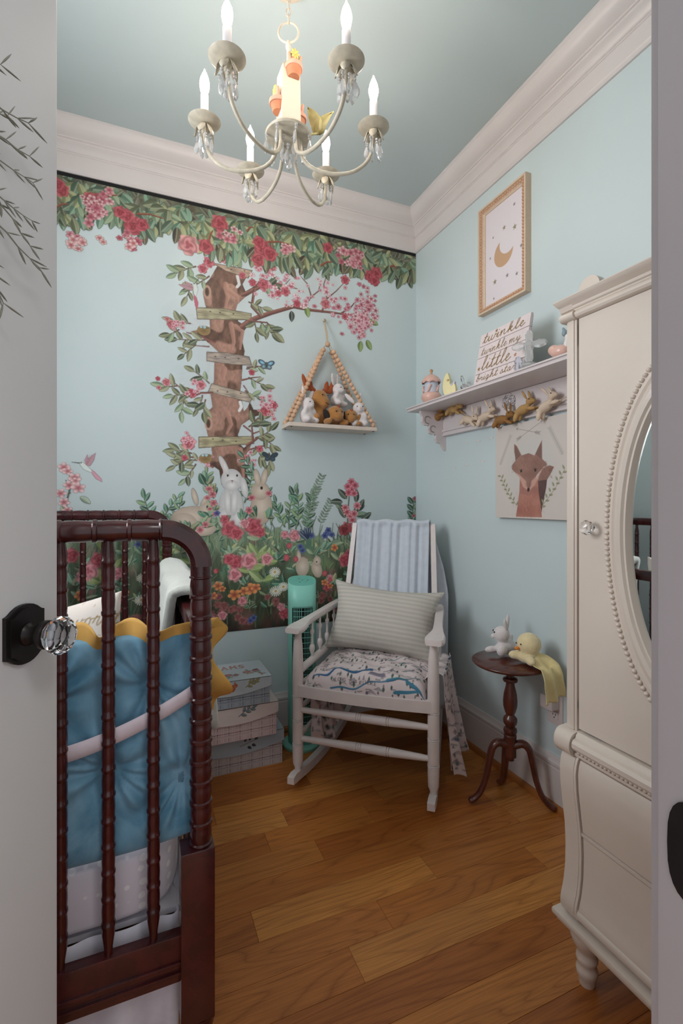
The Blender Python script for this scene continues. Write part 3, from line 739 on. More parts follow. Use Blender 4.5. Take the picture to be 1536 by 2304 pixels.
# blue butterfly and dark butterfly
for bx, by, c in ((599, 821, (96, 160, 196)), (607, 1028, (52, 70, 84))):
    x, z = PW_(bx, by)
    for sg in (-1, 1):
        TR.ell(x + sg * .022, z + .009, .021, .012, c, (40, 56, 70), sg * .5); TR.ell(x + sg * .021, z + .009, .014, .007, (150, 200, 220) if by < 900 else c, c, sg * .5)
        TR.ell(x + sg * .014, z - .010, .013, .012, (150, 190, 206) if by < 900 else (60, 90, 106), (50, 66, 80), -sg * .5)
    TR.stroke([(x, z + .012), (x, z - .016)], .003, .002, (30, 34, 40))
def hummingbird(C, px, py, s, flip=1, rot=0.0, tail=(206, 140, 158)):
    x, z = PW_(px, py); m = PX_(px) * s; R = lambda a, b: (x + flip * m * (a * math.cos(rot) - b * math.sin(rot)), z + m * (a * math.sin(rot) + b * math.cos(rot)))
    C.stroke([R(-8, 10), R(-26, 12)], 2.2 * m, 1.0 * m, (70, 74, 74))
    C.poly([R(*p) for p in [(-10, 13), (-4, 13), (4, 6), (14, -4), (20, -12), (10, -10), (-2, -4), (-9, 6)]], (206, 216, 210))
    C.poly([R(*p) for p in [(14, -4), (22, -10), (36, -26), (38, -34), (24, -26), (16, -14)]], tail)
    C.poly([R(*p) for p in [(2, 6), (0, 18), (6, 32), (8, 20), (12, 26), (24, 36), (20, 18), (12, 4)]], (190, 140, 152), .9)
    for k in range(4): C.stroke([R(4, 6), R(6 + k * 5, 28 + k * 2)], 1.2 * m, .6 * m, (150, 96, 112), None, .7)
    C.ell(*R(-7, 11), 1.6 * m, 1.6 * m, (30, 30, 30))
hummingbird(TR, 441, 650, .9, -1, -0.9, (196, 84, 110))

# ---- meadow of flowers along the bottom
ME = CV(); ME.gain = G_
def med_y(px):   # upper edge of the dense growth
    k = [(-180, 1190), (122, 1175), (300, 1200), (420, 1180), (480, 1165), (560, 1180), (640, 1195), (700, 1195), (740, 1215), (800, 1205), (936, 1215)]
    return float(np.interp(px, [a for a, b in k], [b for a, b in k]))
bot = lambda px: 1425 - (px - 480) * 0.1012
XM = list(range(-180, 940, 10))
body = [PW_(x, med_y(x) + r_.uniform(-6, 10)) for x in XM] + [PW_(x, bot(x) + 3) for x in reversed(XM)]
def ground(X, Y, d):
    t = np.clip((Y - MZ0) / .55, 0, 1)[..., None]; n = ME.noise(X, Y, 16, 3)[..., None]; n2 = ME.noise(X, Y * .3, 90, 8)[..., None]
    c = lin3((52, 42, 34)) * (1 - smoothstep(t, 0, .35)) + lin3((74, 84, 60)) * smoothstep(t, 0, .35)
    c = c * (1 - smoothstep(t, .45, 1)) + lin3((132, 158, 126)) * smoothstep(t, .45, 1)
    return c * (.62 + .5 * n) * (.75 + .5 * n2)
ME.poly(body, ground, 1.0, .02)
for k in range(150):                                     # soft washes of colour under the drawing
    px = r_.uniform(-180, 934); t = r_.random(); py = med_y(px) + 10 + (bot(px) - med_y(px) - 14) * t; x, z = PW_(px, py); m = PX_(px); R = r_.uniform(14, 34) * m
    c = r_.choice([(66, 128, 100), (92, 142, 110), (120, 150, 96), (60, 110, 96), (150, 96, 96)] if t < .55 else [(120, 70, 62), (92, 54, 46), (72, 84, 56), (140, 96, 88), (60, 44, 36), (58, 88, 62)])
    ME.ell(x, z, R, R * r_.uniform(.6, 1), c, None, r_.random() * 3, .5, .8)
GR = [(92, 118, 76), (70, 108, 78), (120, 142, 92), (58, 84, 58), (148, 162, 116), (64, 120, 96)]
for k in range(1500):
    px = r_.uniform(-180, 934); py = r_.uniform(med_y(px) + 8, bot(px) - 4); L = r_.uniform(16, 52); a = 1.57 + r_.uniform(-.35, .35)
    x, z = PW_(px, py); m = PX_(px); dark = (py - med_y(px)) / (bot(px) - med_y(px)); c = r_.choice(GR); c = tuple(v * (1.05 - .4 * dark) for v in c)
    b = r_.uniform(-.3, .3)
    ME.stroke([(x, z), (x + math.cos(a) * L * m * .5, z + math.sin(a) * L * m * .5), (x + math.cos(a + b) * L * m, z + math.sin(a + b) * L * m)], 2.6 * m, 1.0 * m, c, None, .85)
def plant(px, py, n=5, L=26, pal=GREENS):
    for k in range(n): leaf(ME, px + r_.gauss(0, 2), py + r_.gauss(0, 2), L * r_.uniform(.7, 1.2), r_.uniform(.1, 3.0), pal, r_.uniform(.32, .6))
TEAL = [((74, 140, 112), (46, 100, 80)), ((110, 170, 140), (70, 124, 100)), ((56, 112, 88), (36, 78, 62))]
for k in range(215):
    px = r_.uniform(-170, 930); t = r_.random(); py = med_y(px) + 8 + (bot(px) - med_y(px) - 12) * t
    plant(px, py, r_.randint(3, 5), r_.uniform(14, 28) * (1.1 - .25 * t), TEAL + GREENS if t < .6 else [((86, 104, 66), (54, 66, 44)), ((62, 92, 66), (40, 60, 44)), ((118, 140, 84), (78, 96, 56))] + TEAL[2:])
for px, py in [(400, 1220), (385, 1290), (412, 1310), (370, 1255), (430, 1265)]: plant(px, py, 6, 34, [((150, 178, 100), (104, 140, 70)), ((128, 166, 92), (84, 124, 62))])
for px, py in [(580, 1255), (600, 1270), (565, 1285), (590, 1305), (572, 1265), (240, 1240), (250, 1290), (225, 1310)]: plant(px, py, 4, 34, [((152, 174, 92), (112, 142, 66)), ((168, 186, 120), (120, 148, 80))])
# feathery ferns and tall sprays over the dense growth
for px, py, ang, L, n in [(650, 1190, 1.7, 90, 11), (665, 1190, 1.3, 80, 11), (690, 1195, 1.5, 85, 13), (640, 1185, 2.1, 60, 9), (360, 1180, 1.2, 75, 9), (345, 1175, 2.0, 60, 8), (385, 1185, 1.0, 60, 8), (480, 1120, 2.0, 60, 8), (550, 1130, 1.2, 70, 9), (575, 1080, 1.9, 60, 7), (560, 1170, 1.0, 80, 9), (610, 1180, 1.6, 70, 8)]:
    spray(ME, px, py, ang, L, n, TEAL + [((130, 170, 120), (92, 132, 88))], 20, (84, 122, 90))
for px, py in [(690, 1150), (700, 1120), (684, 1180), (720, 1175)]:
    for k in range(9):
        a = 1.2 + k * .02; bx = px + k * 3; by = py - k * 6
        leaf(ME, bx, by, 11, a + 1, TEAL, .3); leaf(ME, bx, by, 11, a - 1.1, TEAL, .3)
# the three hares
def hare(C, body_c, parts, eyes, nose=None):
    for p in parts:
        x, z = PW_(p[0], p[1]); m = PX_(p[0]); C.ell(x, z, p[2] * m, p[3] * m, p[5] if len(p) > 5 else body_c[0], body_c[1], p[4], .97)
    for ex, ey, er in eyes:
        x, z = PW_(ex, ey); m = PX_(ex); C.ell(x, z, er * m, er * 1.25 * m, (40, 34, 34))
    if nose:
        x, z = PW_(*nose); m = PX_(nose[0]); C.ell(x, z, 2.6 * m, 1.8 * m, (150, 120, 120)); C.stroke([(x, z), (x, z - 5 * m)], 1.0 * m, 1.0 * m, (120, 104, 104))
BE = ((214, 196, 178), (176, 156, 136))
hare(ME, BE, [(430, 1165, 44, 26, .1), (412, 1178, 30, 24, 0), (468, 1145, 22, 17, .4), (438, 1118, 6, 20, .25), (461, 1125, 5, 15, -.7), (455, 1190, 30, 16, 0)], [(466, 1140, 2.2)])
hare(ME, BE, [(588, 1140, 24, 40, 0), (585, 1105, 21, 20, .2), (578, 1075, 7, 20, .2), (594, 1074, 7, 20, -.2)], [(588, 1098, 3.0)], (603, 1112))
for k in range(5): line(ME, [(600, 1113), (608 + k, 1118 - k * 3)], .8, .6, (110, 96, 90))
WH = ((226, 224, 224), (186, 184, 184))
hare(ME, WH, [(520, 1140, 27, 46, 0), (507, 1165, 17, 22, 0), (535, 1165, 17, 22, 0), (521, 1080, 24, 25, 0), (504, 1048, 7, 25, .45), (549, 1097, 8, 24, .18), (521, 1092, 15, 12, 0), (512, 1130, 8, 30, .05), (527, 1130, 8, 30, -.05)], [(512, 1070, 2.2), (533, 1070, 2.2)], (522, 1082))
line(ME, [(519, 1112), (519, 1150)], 1.4, 1.0, (168, 164, 164)); line(ME, [(504, 1066), (500, 1035)], 4, 2, (212, 190, 188))
hare(ME, BE, [(680, 1275, 16, 22, 0), (712, 1280, 12, 20, .3), (672, 1252, 5, 14, .1), (713, 1262, 9, 11, 0)], [(712, 1264, 1.6)])
for px, py in [(470, 1165), (455, 1185), (480, 1150), (425, 1195), (405, 1190), (500, 1178), (545, 1170), (575, 1165), (600, 1165), (470, 1110), (462, 1090)]: plant(px, py, 4, 24, TEAL + GREENS)
for px, py in [(470, 1100), (478, 1112), (466, 1120), (480, 1132), (472, 1145), (484, 1156), (604, 1110), (560, 1148), (566, 1120), (462, 1180), (450, 1192)]: blos(ME, px, py, r_.uniform(6, 10), (166, 52, 70), (216, 130, 138))
for cx, cy in [(480, 1345), (500, 1372), (530, 1372), (470, 1395), (550, 1395), (620, 1355), (660, 1375), (740, 1345), (760, 1370), (250, 1370), (300, 1385)]:
    for k in range(4): rose(ME, cx + r_.gauss(0, 9), cy + r_.gauss(0, 7), r_.uniform(7, 12), (120, 46, 50), (176, 108, 104), .6)
# flowers
RED, PK, OR_ = ((170, 34, 58), (208, 96, 112)), ((196, 84, 104), (226, 160, 166)), ((176, 60, 28), (226, 140, 58))
for px, py, R, c in [(516, 1190, 22, RED), (505, 1168, 12, RED), (532, 1200, 18, RED), (570, 1185, 24, RED), (550, 1178, 12, PK), (585, 1198, 14, RED), (662, 1205, 16, PK), (640, 1203, 11, PK), (780, 1188, 16, RED), (770, 1195, 10, RED), (530, 1265, 20, RED), (560, 1262, 22, PK), (515, 1258, 15, RED), (528, 1293, 18, PK), (792, 1250, 22, RED), (776, 1260, 18, RED), (808, 1240, 16, RED), (600, 1258, 16, PK), (200, 1285, 24, PK), (222, 1260, 20, RED), (262, 1290, 18, PK), (185, 1300, 16, PK), (380, 1290, 12, PK), (270, 1345, 15, RED), (640, 1380, 15, RED), (632, 1365, 10, PK), (480, 1400, 14, PK), (500, 1385, 12, PK), (545, 1352, 13, PK), (160, 1250, 20, RED), (735, 1320, 12, RED), (742, 1300, 9, PK), (850, 1270, 18, RED), (890, 1300, 18, PK), (910, 1250, 16, RED), (870, 1330, 14, RED), (60, 1270, 22, PK), (-20, 1300, 22, RED), (-80, 1260, 20, PK)]:
    rose(ME, px, py, R, c[0], c[1], .35)
for px, py, R in [(527, 1338, 15), (565, 1325, 16), (548, 1330, 11), (575, 1322, 12), (490, 1318, 11), (752, 1232, 9), (784, 1318, 12), (742, 1318, 8), (730, 1310, 9), (480, 1340, 9), (500, 1325, 8), (825, 1330, 12), (180, 1340, 12), (280, 1335, 10), (20, 1350, 14), (900, 1355, 12)]:
    blos(ME, px, py, R, OR_[0], OR_[1], 5)
for px, py, R in [(620, 1330, 13), (618, 1287, 12), (637, 1320, 11), (322, 1300, 12), (318, 1350, 13), (100, 1310, 12), (-60, 1340, 13), (870, 1300, 11)]:
    x, z = PW_(px, py); m = PX_(px)
    for k in range(16):
        a = k * PI / 8 + .1; ME.stroke([(x, z), (x + math.cos(a) * R * m, z + math.sin(a) * R * .85 * m)], 1.6 * m, 2.4 * m, (222, 218, 204), None, .9)
    ME.ell(x, z, 3.2 * m, 2.8 * m, (190, 150, 60))
for px, py in [(488, 1155), (700, 1205), (735, 1200), (738, 1193), (746, 1203), (730, 1205), (570, 1390), (563, 1396), (680, 1238), (675, 1230), (128, 1230), (310, 1225)]: blos(ME, px, py, 8, (40, 50, 110), (84, 104, 168))
for k in range(5): leaf(ME, 690, 1215, 30, 1.3 + k * .25, [((52, 84, 132), (34, 58, 96))], .3)
for px, py, R in [(650, 1228, 6), (644, 1255, 7), (665, 1258, 6), (730, 1290, 6), (742, 1305, 5), (485, 1285, 5)]:
    x, z = PW_(px, py); m = PX_(px); ME.ell(x, z, R * m, R * 1.1 * m, (206, 92, 100), (170, 60, 76))
x, z = PW_(489, 1283); ME.ell(x, z, .006, .005, (170, 30, 30))
# tall flower stem left of the rocking chair
line(ME, [(780, 1215), (782, 1150), (788, 1085)], 3, 2, (92, 106, 84))
for px, py, ang in [(780, 1122, 2.4), (778, 1150, 2.6), (776, 1165, 2.0), (795, 1150, .5), (800, 1160, .2), (806, 1150, 1.2), (800, 1130, 1.4), (770, 1130, 3.0), (812, 1170, .5)]: leaf(ME, px, py, 30, ang, [((120, 150, 120), (70, 96, 76)), ((84, 104, 90), (50, 66, 60))], .45)
for px, py in [(790, 1085), (782, 1095), (798, 1092), (790, 1102), (784, 1108), (796, 1110)]: blos(ME, px, py, 10, (166, 40, 66), (222, 120, 140), 7)
for px, py in [(788, 1160), (780, 1152), (796, 1156), (776, 1142), (803, 1138), (792, 1170)]: blos(ME, px, py, 10, (166, 40, 66), (226, 140, 150), 7)
rose(ME, 774, 1192, 15, (110, 20, 36), (164, 70, 70), .3)
# hummingbird with the pink flowering stem at the left
line(ME, [(140, 1180), (152, 1120), (160, 1090), (156, 1060)], 4, 2.4, (86, 96, 84)); line(ME, [(158, 1110), (148, 1080)], 2, 1.4, (86, 96, 84)); leaf(ME, 180, 1118, 26, -.5, [((170, 186, 166), (124, 146, 126))], .5); leaf(ME, 150, 1160, 24, 2.2, OLIVE)
for px, py, R in [(144, 1052, 13), (152, 1060, 11), (168, 1075, 14), (156, 1092, 13), (176, 1098, 15), (136, 1110, 13), (144, 1130, 12), (152, 1148, 11), (170, 1082, 10)]: blos(ME, px, py, R, (190, 84, 100), (232, 186, 186))
hummingbird(ME, 190, 1052, .95)
# single stem beside the corner
line(ME, [(926, 1180), (930, 1120)], 2.5, 1.6, (84, 96, 72))
for k in range(4):
    leaf(ME, 928, 1178 - k * 15, 20, 2.3, TEAL[2:] + GREENS[3:4], .55); leaf(ME, 930, 1176 - k * 15, 20, .9, TEAL[2:] + GREENS[3:4], .55)
for px, py in [(932, 1122), (922, 1176), (930, 1160)]: blos(ME, px, py, 6, (140, 50, 66), (190, 110, 118))
for px in range(-160, 120, 34): spray(ME, px, 1190, 1.57 + r_.uniform(-.3, .3), r_.uniform(40, 90), 8, TEAL, 20)

M_PRINT = vcol_mat('mural_print', 0.5, alpha=True)
mural = thing('wall_mural', 'painted flower garden and climbing tree mural on the aqua wall', 'mural', (0, YB, 0))
for nm, C, off, lb in (('tree_print', TR, 0.0012, 'painted brown tree trunk with plank steps and pink blossom branch'), ('meadow_print', ME, 0.0018, 'painted flower meadow with three hares'), ('canopy_print', CA, 0.0024, 'painted hanging garland of leaves and red roses')):
    lum = (C.c @ np.array([.3, .59, .11]))[..., None]; C.c = C.c * .80 + lum * .20
    me = C.mesh(nm, lambda X, Y, off=off: np.stack([X, np.full_like(X, -off), Y], 1)); me.materials.append(M_PRINT)
    o = obj(nm, me, None, mural); o['label'] = lb
# ================================================================== CHANDELIER
M_CHAN = mat('chandelier_antique_cream', rgb(204, 195, 176), 0.42, 0.14, 45)
M_POST = mat('chandelier_post_cream', rgb(226, 212, 194), 0.45, 0.04, 20)
M_SLEEVE = mat('candle_sleeve_white', rgb(236, 232, 236), 0.5, 0.02)
M_TERRA = mat('pink_terracotta', rgb(226, 164, 142), 0.7, 0.10, 40)
M_TERRA2 = mat('terracotta_pot_base', rgb(196, 128, 94), 0.75, 0.08, 40)
M_YEL = mat('petal_yellow', rgb(232, 212, 120), 0.6, 0.1)
M_LEAFG = mat('painted_leaf_green', rgb(112, 140, 92), 0.6, 0.12)
M_OLIVE = mat('leaf_metal_olive', rgb(176, 166, 112), 0.45, 0.16, 40)
M_CRYSTAL = glass_mat('crystal', (1, 1, 1, 1), 0.0, 1.52)
M_CRYSTAL.node_tree.nodes['Principled BSDF'].inputs['Transmission Weight'].default_value = 0.72
nb = N('bulb_glow')
nb.bsdf.inputs['Base Color'].default_value = (1, 0.97, 0.9, 1)
nb.bsdf.inputs['Emission Color'].default_value = (1.0, 0.88, 0.76, 1)
nb.bsdf.inputs['Emission Strength'].default_value = BULB_STRENGTH
M_BULB = nb.m
BPX = [(511, 138), (779, 145), (460, 280), (840, 293), (563, 390), (733, 400)]
ZB = 2.295
BP3 = [on_z(px, py, ZB) for px, py in BPX]
CC = Vector((sum(p.x for p in BP3) / 6, sum(p.y for p in BP3) / 6, 0))
ZH = 2.262
chan = thing('chandelier', 'cream six-arm candle chandelier with crystals and clay flower pots', 'chandelier', (CC.x, CC.y, HC))
def loc(v): return Vector(v) - Vector((CC.x, CC.y, HC))
def cobj(name, mb, m, sm=40, parent=None):
    o = obj(name, mb, m, parent or chan, sm); return o
LZ = lambda z: z - HC
cobj('ceiling_canopy', MB().lathe([(0.0, 0), (0.062, 0), (0.062, -0.006), (0.052, -0.016), (0.03, -0.024), (0.012, -0.028), (0.0, -0.028)], 32, cap=False), M_POST)
# hub
cobj('hub', MB().lathe([(0.0, LZ(ZH) - .002), (0.030, LZ(ZH) - .002), (0.068, LZ(ZH) + .001), (0.071, LZ(ZH) + .006), (0.066, LZ(ZH) + .012), (0.058, LZ(ZH) + .020), (0.0, LZ(ZH) + .021)], 40, cap=False), M_CHAN)
post = MB()
hwp = 0.030
zt = LZ(2.504)
ring = [(-1, -1), (1, -1), (1, 1), (-1, 1)]
POSTR = RZ(-YAW + math.radians(25))
vs = [(a * hwp, b * hwp, LZ(ZH) + .02) for a, b in ring] + [(a * hwp * .92, b * hwp * .92, zt - .045) for a, b in ring] + [(0, 0, zt)]
post.add(vs, [(0, 1, 5, 4), (1, 2, 6, 5), (2, 3, 7, 6), (3, 0, 4, 7), (4, 5, 8), (5, 6, 8), (6, 7, 8), (7, 4, 8), (3, 2, 1, 0)], POSTR)
cobj('picket_post', post, M_POST, 20)
cobj('stem', MB().lathe([(0.0055, zt - .012), (0.0055, zt + .03), (0.0085, zt + .034), (0.0085, zt + .042), (0.005, zt + .046), (0.005, zt + .055)], 14), M_POST)
rc = Vector((0, 0, zt + .082))
cobj('top_ring', MB().tube([rc + (RT * math.cos(a) + Vector((0, 0, 1)) * math.sin(a)) * .031 for a in [2 * PI * k / 28 for k in range(28)]], .0032, 8, None, True), M_POST)
zc_ = zt + .112; k = 0
while zc_ < -0.03:
    ax = RT if k % 2 else FW
    c = Vector((0, 0, zc_ + .010))
    cobj('chain_link', MB().tube([c + ax * math.cos(a) * .0075 + Vector((0, 0, 1)) * math.sin(a) * .0135 for a in [2 * PI * q / 16 for q in range(16)]], .0019, 6, None, True), M_POST)
    zc_ += .0215; k += 1
def crystal_mesh(s=1.0):
    mb = MB(); mb.ball((0, 0, -.006 * s), .0045 * s, 6, 4); mb.ball((0, 0, -.014 * s), .0035 * s, 6, 4)
    mb.lathe([(0.0, -.017 * s), (.0035 * s, -.021 * s), (.0082 * s, -.036 * s), (.0068 * s, -.046 * s), (0.0, -.054 * s)], 6, S3(1, .55, 1), cap=False)
    return mesh_of('crystal_drop', mb, 0)
CRY = [crystal_mesh(1.2), crystal_mesh(1.0)]
rr = random.Random(3)
def crystal(p, k=0, parent=None):
    o = obj('crystal_drop', CRY[k], M_CRYSTAL, parent or chan); o.location = p; o.rotation_euler = (rr.uniform(-.12, .12), rr.uniform(-.12, .12), rr.uniform(0, 6)); return o
ARM = [(.036, 0), (.037, -.028), (.047, -.066), (.085, -.094), (.145, -.106), (.205, -.097), (.248, -.066), (.266, -.022), (.270, .020)]
for p in BP3:
    v = Vector((p.x, p.y, 0)) - CC; R = v.length; d = v.normalized(); s = R / .270
    pts = spline([d * (r * s if r > .05 else r) + Vector((0, 0, LZ(ZH) + z)) for r, z in ARM], 6)
    cobj('arm', MB().tube(pts, .0058, 10), M_CHAN)
    b0 = Vector((v.x, v.y, LZ(ZB)))
    cobj('drip_pan', MB().lathe([(0.0, -.003), (.014, -.003), (.036, .001), (.047, .0075), (.0485, .009), (.0465, .0095), (.035, .004), (.013, .001), (0.0, .001)], 32, T(*b0), cap=False), M_CHAN)
    lf = MB()
    for q in range(5):        # leafy collar under the pan
        a = 2 * PI * q / 5 + .4
        prof = [(.006, 0.0, 0.0), (.014, .008, -.008), (.019, .0095, -.020), (.021, .006, -.030), (.0235, 0.0, -.036)]
        vs = []
        for r, w, z in prof: vs += [(r, -w, z), (r + .002, 0, z), (r, w, z)]
        fs = []
        for i in range(4): fs += [(i * 3, i * 3 + 1, i * 3 + 4, i * 3 + 3), (i * 3 + 1, i * 3 + 2, i * 3 + 5, i * 3 + 4)]
        lf.add(vs, fs, T(*b0) @ RZ(a) @ S3(1.3, 1.35, 1.15))
    lf.lathe([(.0085, -.030), (.012, -.012), (.0125, -.002)], 14, T(*b0))
    solid(cobj('leaf_collar', lf, M_CHAN, 60), .0012)
    cobj('candle_sleeve', MB().lathe([(.0125, .001), (.0128, .004), (.0120, .010), (.0120, .088), (.0105, .090)], 20, T(*b0)), M_SLEEVE)
    cobj('bulb', MB().lathe([(.0075, .088), (.0090, .093), (.0125, .104), (.0150, .117), (.0148, .126), (.0120, .140), (.0075, .152), (.0035, .160), (.0012, .168), (0.0, .170)], 14, T(*b0), cap=False), M_BULB, 180)
    for q in range(7):
        a = 2 * PI * q / 7 + .2; crystal(b0 + Vector((math.cos(a) * .021, math.sin(a) * .021, -.028 - .008 * (q % 2))), q % 2)
for q in range(7):
    a = 2 * PI * q / 7 + .3; crystal(Vector((math.cos(a) * .066, math.sin(a) * .066, LZ(ZH) + .004)), 0)
for q in range(5):
    a = 2 * PI * q / 5; crystal(Vector((math.cos(a) * .024, math.sin(a) * .024, LZ(ZH) - .004)), 0)
crystal(Vector((0, 0, LZ(ZH) - .012)), 0)
# clay half-pots with flowers on the post
def pot(face, h, s=1.0, off=0.0):
    n = (POSTR @ Vector(((1, 0, 0), (0, 1, 0), (-1, 0, 0), (0, -1, 0))[face] + (0,) if False else Vector(((1, 0, 0), (0, 1, 0), (-1, 0, 0), (0, -1, 0))[face]))).normalized()
    t = Vector((-n.y, n.x, 0))
    M = Matrix((t, n, Vector((0, 0, 1)))).transposed().to_4x4(); M.translation = n * hwp * .97 + t * off + Vector((0, 0, h))
    e = empty_part('flower_pot', chan)
    def half(prof, seg=16):
        vs, fs = [], []
        for r, z in prof:
            for k in range(seg + 1): a = PI * k / seg; vs.append((r * math.cos(a), r * math.sin(a) * 1.15, z))
        m = seg + 1
        for i in range(len(prof) - 1):
            for k in range(seg): fs.append((i * m + k, i * m + k + 1, (i + 1) * m + k + 1, (i + 1) * m + k))
            fs.append((i * m, (i + 1) * m, (i + 1) * m + seg, i * m + seg))
        fs.append(tuple(range(m))); fs.append(tuple(reversed(range((len(prof) - 1) * m, len(prof) * m))))
        return vs, fs
    vs, fs = half([(.017 * s, 0), (.023 * s, .022 * s)]); obj('pot_body', MB().add(vs, fs, M), M_TERRA2, e, 30)
    vs, fs = half([(.026 * s, .022 * s), (.027 * s, .024 * s), (.027 * s, .033 * s), (.025 * s, .035 * s)]); obj('pot_rim', MB().add(vs, fs, M), M_TERRA, e, 30)
    st = MB()
    for a, b in ((-.012, .4), (-.004, .1), (.005, -.1), (.013, -.4)): st.tube([M @ Vector((a * s, .008, .03 * s)), M @ Vector((a * 1.3 * s, .010, .05 * s)), M @ Vector((a * 1.5 * s, .012, .062 * s))], [.006 * s, .0055 * s, .004 * s], 8)
    obj('stem', st, M_TERRA, e)
    fm = MB()
    for k in range(8):
        a = 2 * PI * k / 8; c = Vector((math.cos(a) * .008 * s, .015, .062 * s + math.sin(a) * .010 * s)); fm.ball((0, 0, 0), (.0032 * s, .003, .0065 * s), 8, 6, M @ T(*c) @ RY(-a + PI / 2))
    fm.ball((0, 0, 0), .004 * s, 8, 6, M @ T(0, .017, .062 * s))
    obj('flower', fm, M_YEL, e)
    lm = MB()
    for a, b in ((-.013, .5), (.013, -.5)): lm.ball((0, 0, 0), (.0045 * s, .002, .012 * s), 8, 6, M @ T(a * s, .012, .052 * s) @ RY(b * .8))
    obj('leaf', lm, M_LEAFG, e)
POT = []
pot(3, LZ(2.425), 1.0, .006)
pot(2, LZ(2.330), 1.0, 0)
pot(0, LZ(2.306), .95, 0)
# pair of bent metal leaves on the far right of the hub
b_ = loc(at_d(716, 300, 1.54))
lb = MB()
for sg, ht, lean in ((-1, .085, -.03), (1, .070, .045)):
    vs, fs = [], []
    for i in range(8):
        t = i / 7; w = .020 * math.sin(PI * min(1, .18 + t * .82)) ** .8; cz = b_ + RT * (sg * .004 + lean * t * t) + Vector((0, 0, -.005 + ht * t)) + FW * (-.01 * math.sin(t * 3))
        vs += [cz - RT * w - FW * .006, cz + FW * .003, cz + RT * w - FW * .006]
    for i in range(7): fs += [(i * 3, i * 3 + 1, i * 3 + 4, i * 3 + 3), (i * 3 + 1, i * 3 + 2, i * 3 + 5, i * 3 + 4)]
    lb.add(vs, fs)
solid(cobj('metal_leaf', lb, M_OLIVE, 180), .0014)
cobj('leaf_stem', MB().tube([b_ + Vector((0, 0, 0)), b_ * .5 + Vector((0, 0, .5 * LZ(ZH) + .0)), Vector((0, 0, LZ(ZH) + .01)) + Vector((b_.x, b_.y, 0)) * .25], .0035, 8), M_OLIVE)
# ================================================================== WARDROBE
M_WRD = mat('wardrobe_cream_lacquer', rgb(222, 209, 197), 0.33, 0.025, 7, coat=0.15)
M_WRD2 = mat('wardrobe_rubbed_joint', rgb(150, 134, 118), 0.6, 0.1, 30)
WX, WY0, WY1 = 0.945, 0.293, 0.853
WCY = (WY0 + WY1) / 2; WBK = XR - 0.022; WW = WY1 - WY0
wrd = thing('wardrobe', 'cream armoire with beaded oval mirror door and curved drawers', 'wardrobe', (1.2, WCY, 0))
def wobj(name, mb, m=None, sm=35, parent=None):
    o = obj(name, mb, m or M_WRD, parent or wrd, sm); o.matrix_parent_inverse = T(-1.2, -WCY, 0) if parent is None else I4; return o
def wloc(mb):  # world -> wardrobe local
    mb.v = [(x - 1.2, y - WCY, z) for x, y, z in mb.v]; return mb
def wpart(name, mb, m=None, sm=35, parent=None): return obj(name, wloc(mb), m or M_WRD, parent or wrd, sm)
# bombe lower case: front bulge as a function of height
ZL0, ZL1 = 0.182, 0.560
def bulge(z):
    k = [(0.182, .012), (0.195, .018), (.215, .016), (.24, .008), (.28, .002), (.33, .0005), (.38, .003), (.43, .010), (.48, .017), (.52, .019), (.545, .015), (.56, .006)]
    return float(np.interp(z, [a for a, b in k], [b for a, b in k]))
zs = [ZL0 + (ZL1 - ZL0) * i / 36 for i in range(37)]
def lower_slab(y0, y1, back, extra=0.0, z0=ZL0, z1=ZL1):
    zz = [z for z in zs if z0 <= z <= z1]; zz = [z0] + [z for z in zz if z0 + 1e-4 < z < z1 - 1e-4] + [z1]
    prof = [(WX - bulge(z) - extra, z) for z in zz] + [(back, z1), (back, z0)]
    mb = MB(); n = len(prof)
    vs = [(x, y0, z) for x, z in prof] + [(x, y1, z) for x, z in prof]
    return mb.add(vs, [tuple(range(n)), tuple(reversed(range(n, 2 * n)))] + [(i, i + n, (i + 1) % n + n, (i + 1) % n) for i in range(n)])
case = lower_slab(WY0 + .004, WY1 - .004, WBK, -.006)
case.box(((WX + .012 + WBK) / 2, WCY, 1.075), (WBK - WX - .012, WW - .012, 1.03))
wpart('carcass', case, sm=30)
for y0, y1, sg in ((WY1 - .036, WY1 + .002, 1), (WY0 - .002, WY0 + .036, -1)):
    st = lower_slab(y0, y1, WX + .05, .002)
    yi = y0 if sg > 0 else y1
    st2 = lower_slab(yi - .008 if sg > 0 else yi + .002, yi - .002 if sg > 0 else yi + .008, WX + .05, .0035)
    st.v, st.f = st.v, st.f; st.add(st2.v, st2.f)
    yo = (y1 - .009, y1 - .004) if sg > 0 else (y0 + .004, y0 + .009)
    wpart('lower_stile', st, sm=30)
# two curved drawers
for k, (z0, z1) in enumerate(((.196, .372), (.386, .552))):
    d = lower_slab(WY0 + .047, WY1 - .047, WX + .03, -.001, z0, z1)
    wpart('drawer', d, sm=30)
wpart('drawer_rail', lower_slab(WY0 + .04, WY1 - .04, WX + .04, .0015, .3755, .3825), sm=30)
# half-round bottom roll and plinth ledge
wpart('bottom_roll', MB().tube([(WX - .006, WY0 + .044, .196), (WX - .006, WY1 - .044, .196)], .0145, 18), sm=60)
wpart('plinth', MB().box(((WX - .030 + WBK) / 2, WCY, .1665), (WBK - WX + .030, WW + .040, .014), None, .005).box(((WX - .020 + WBK) / 2, WCY, .154), (WBK - WX + .020, WW + .028, .014), None, .004))
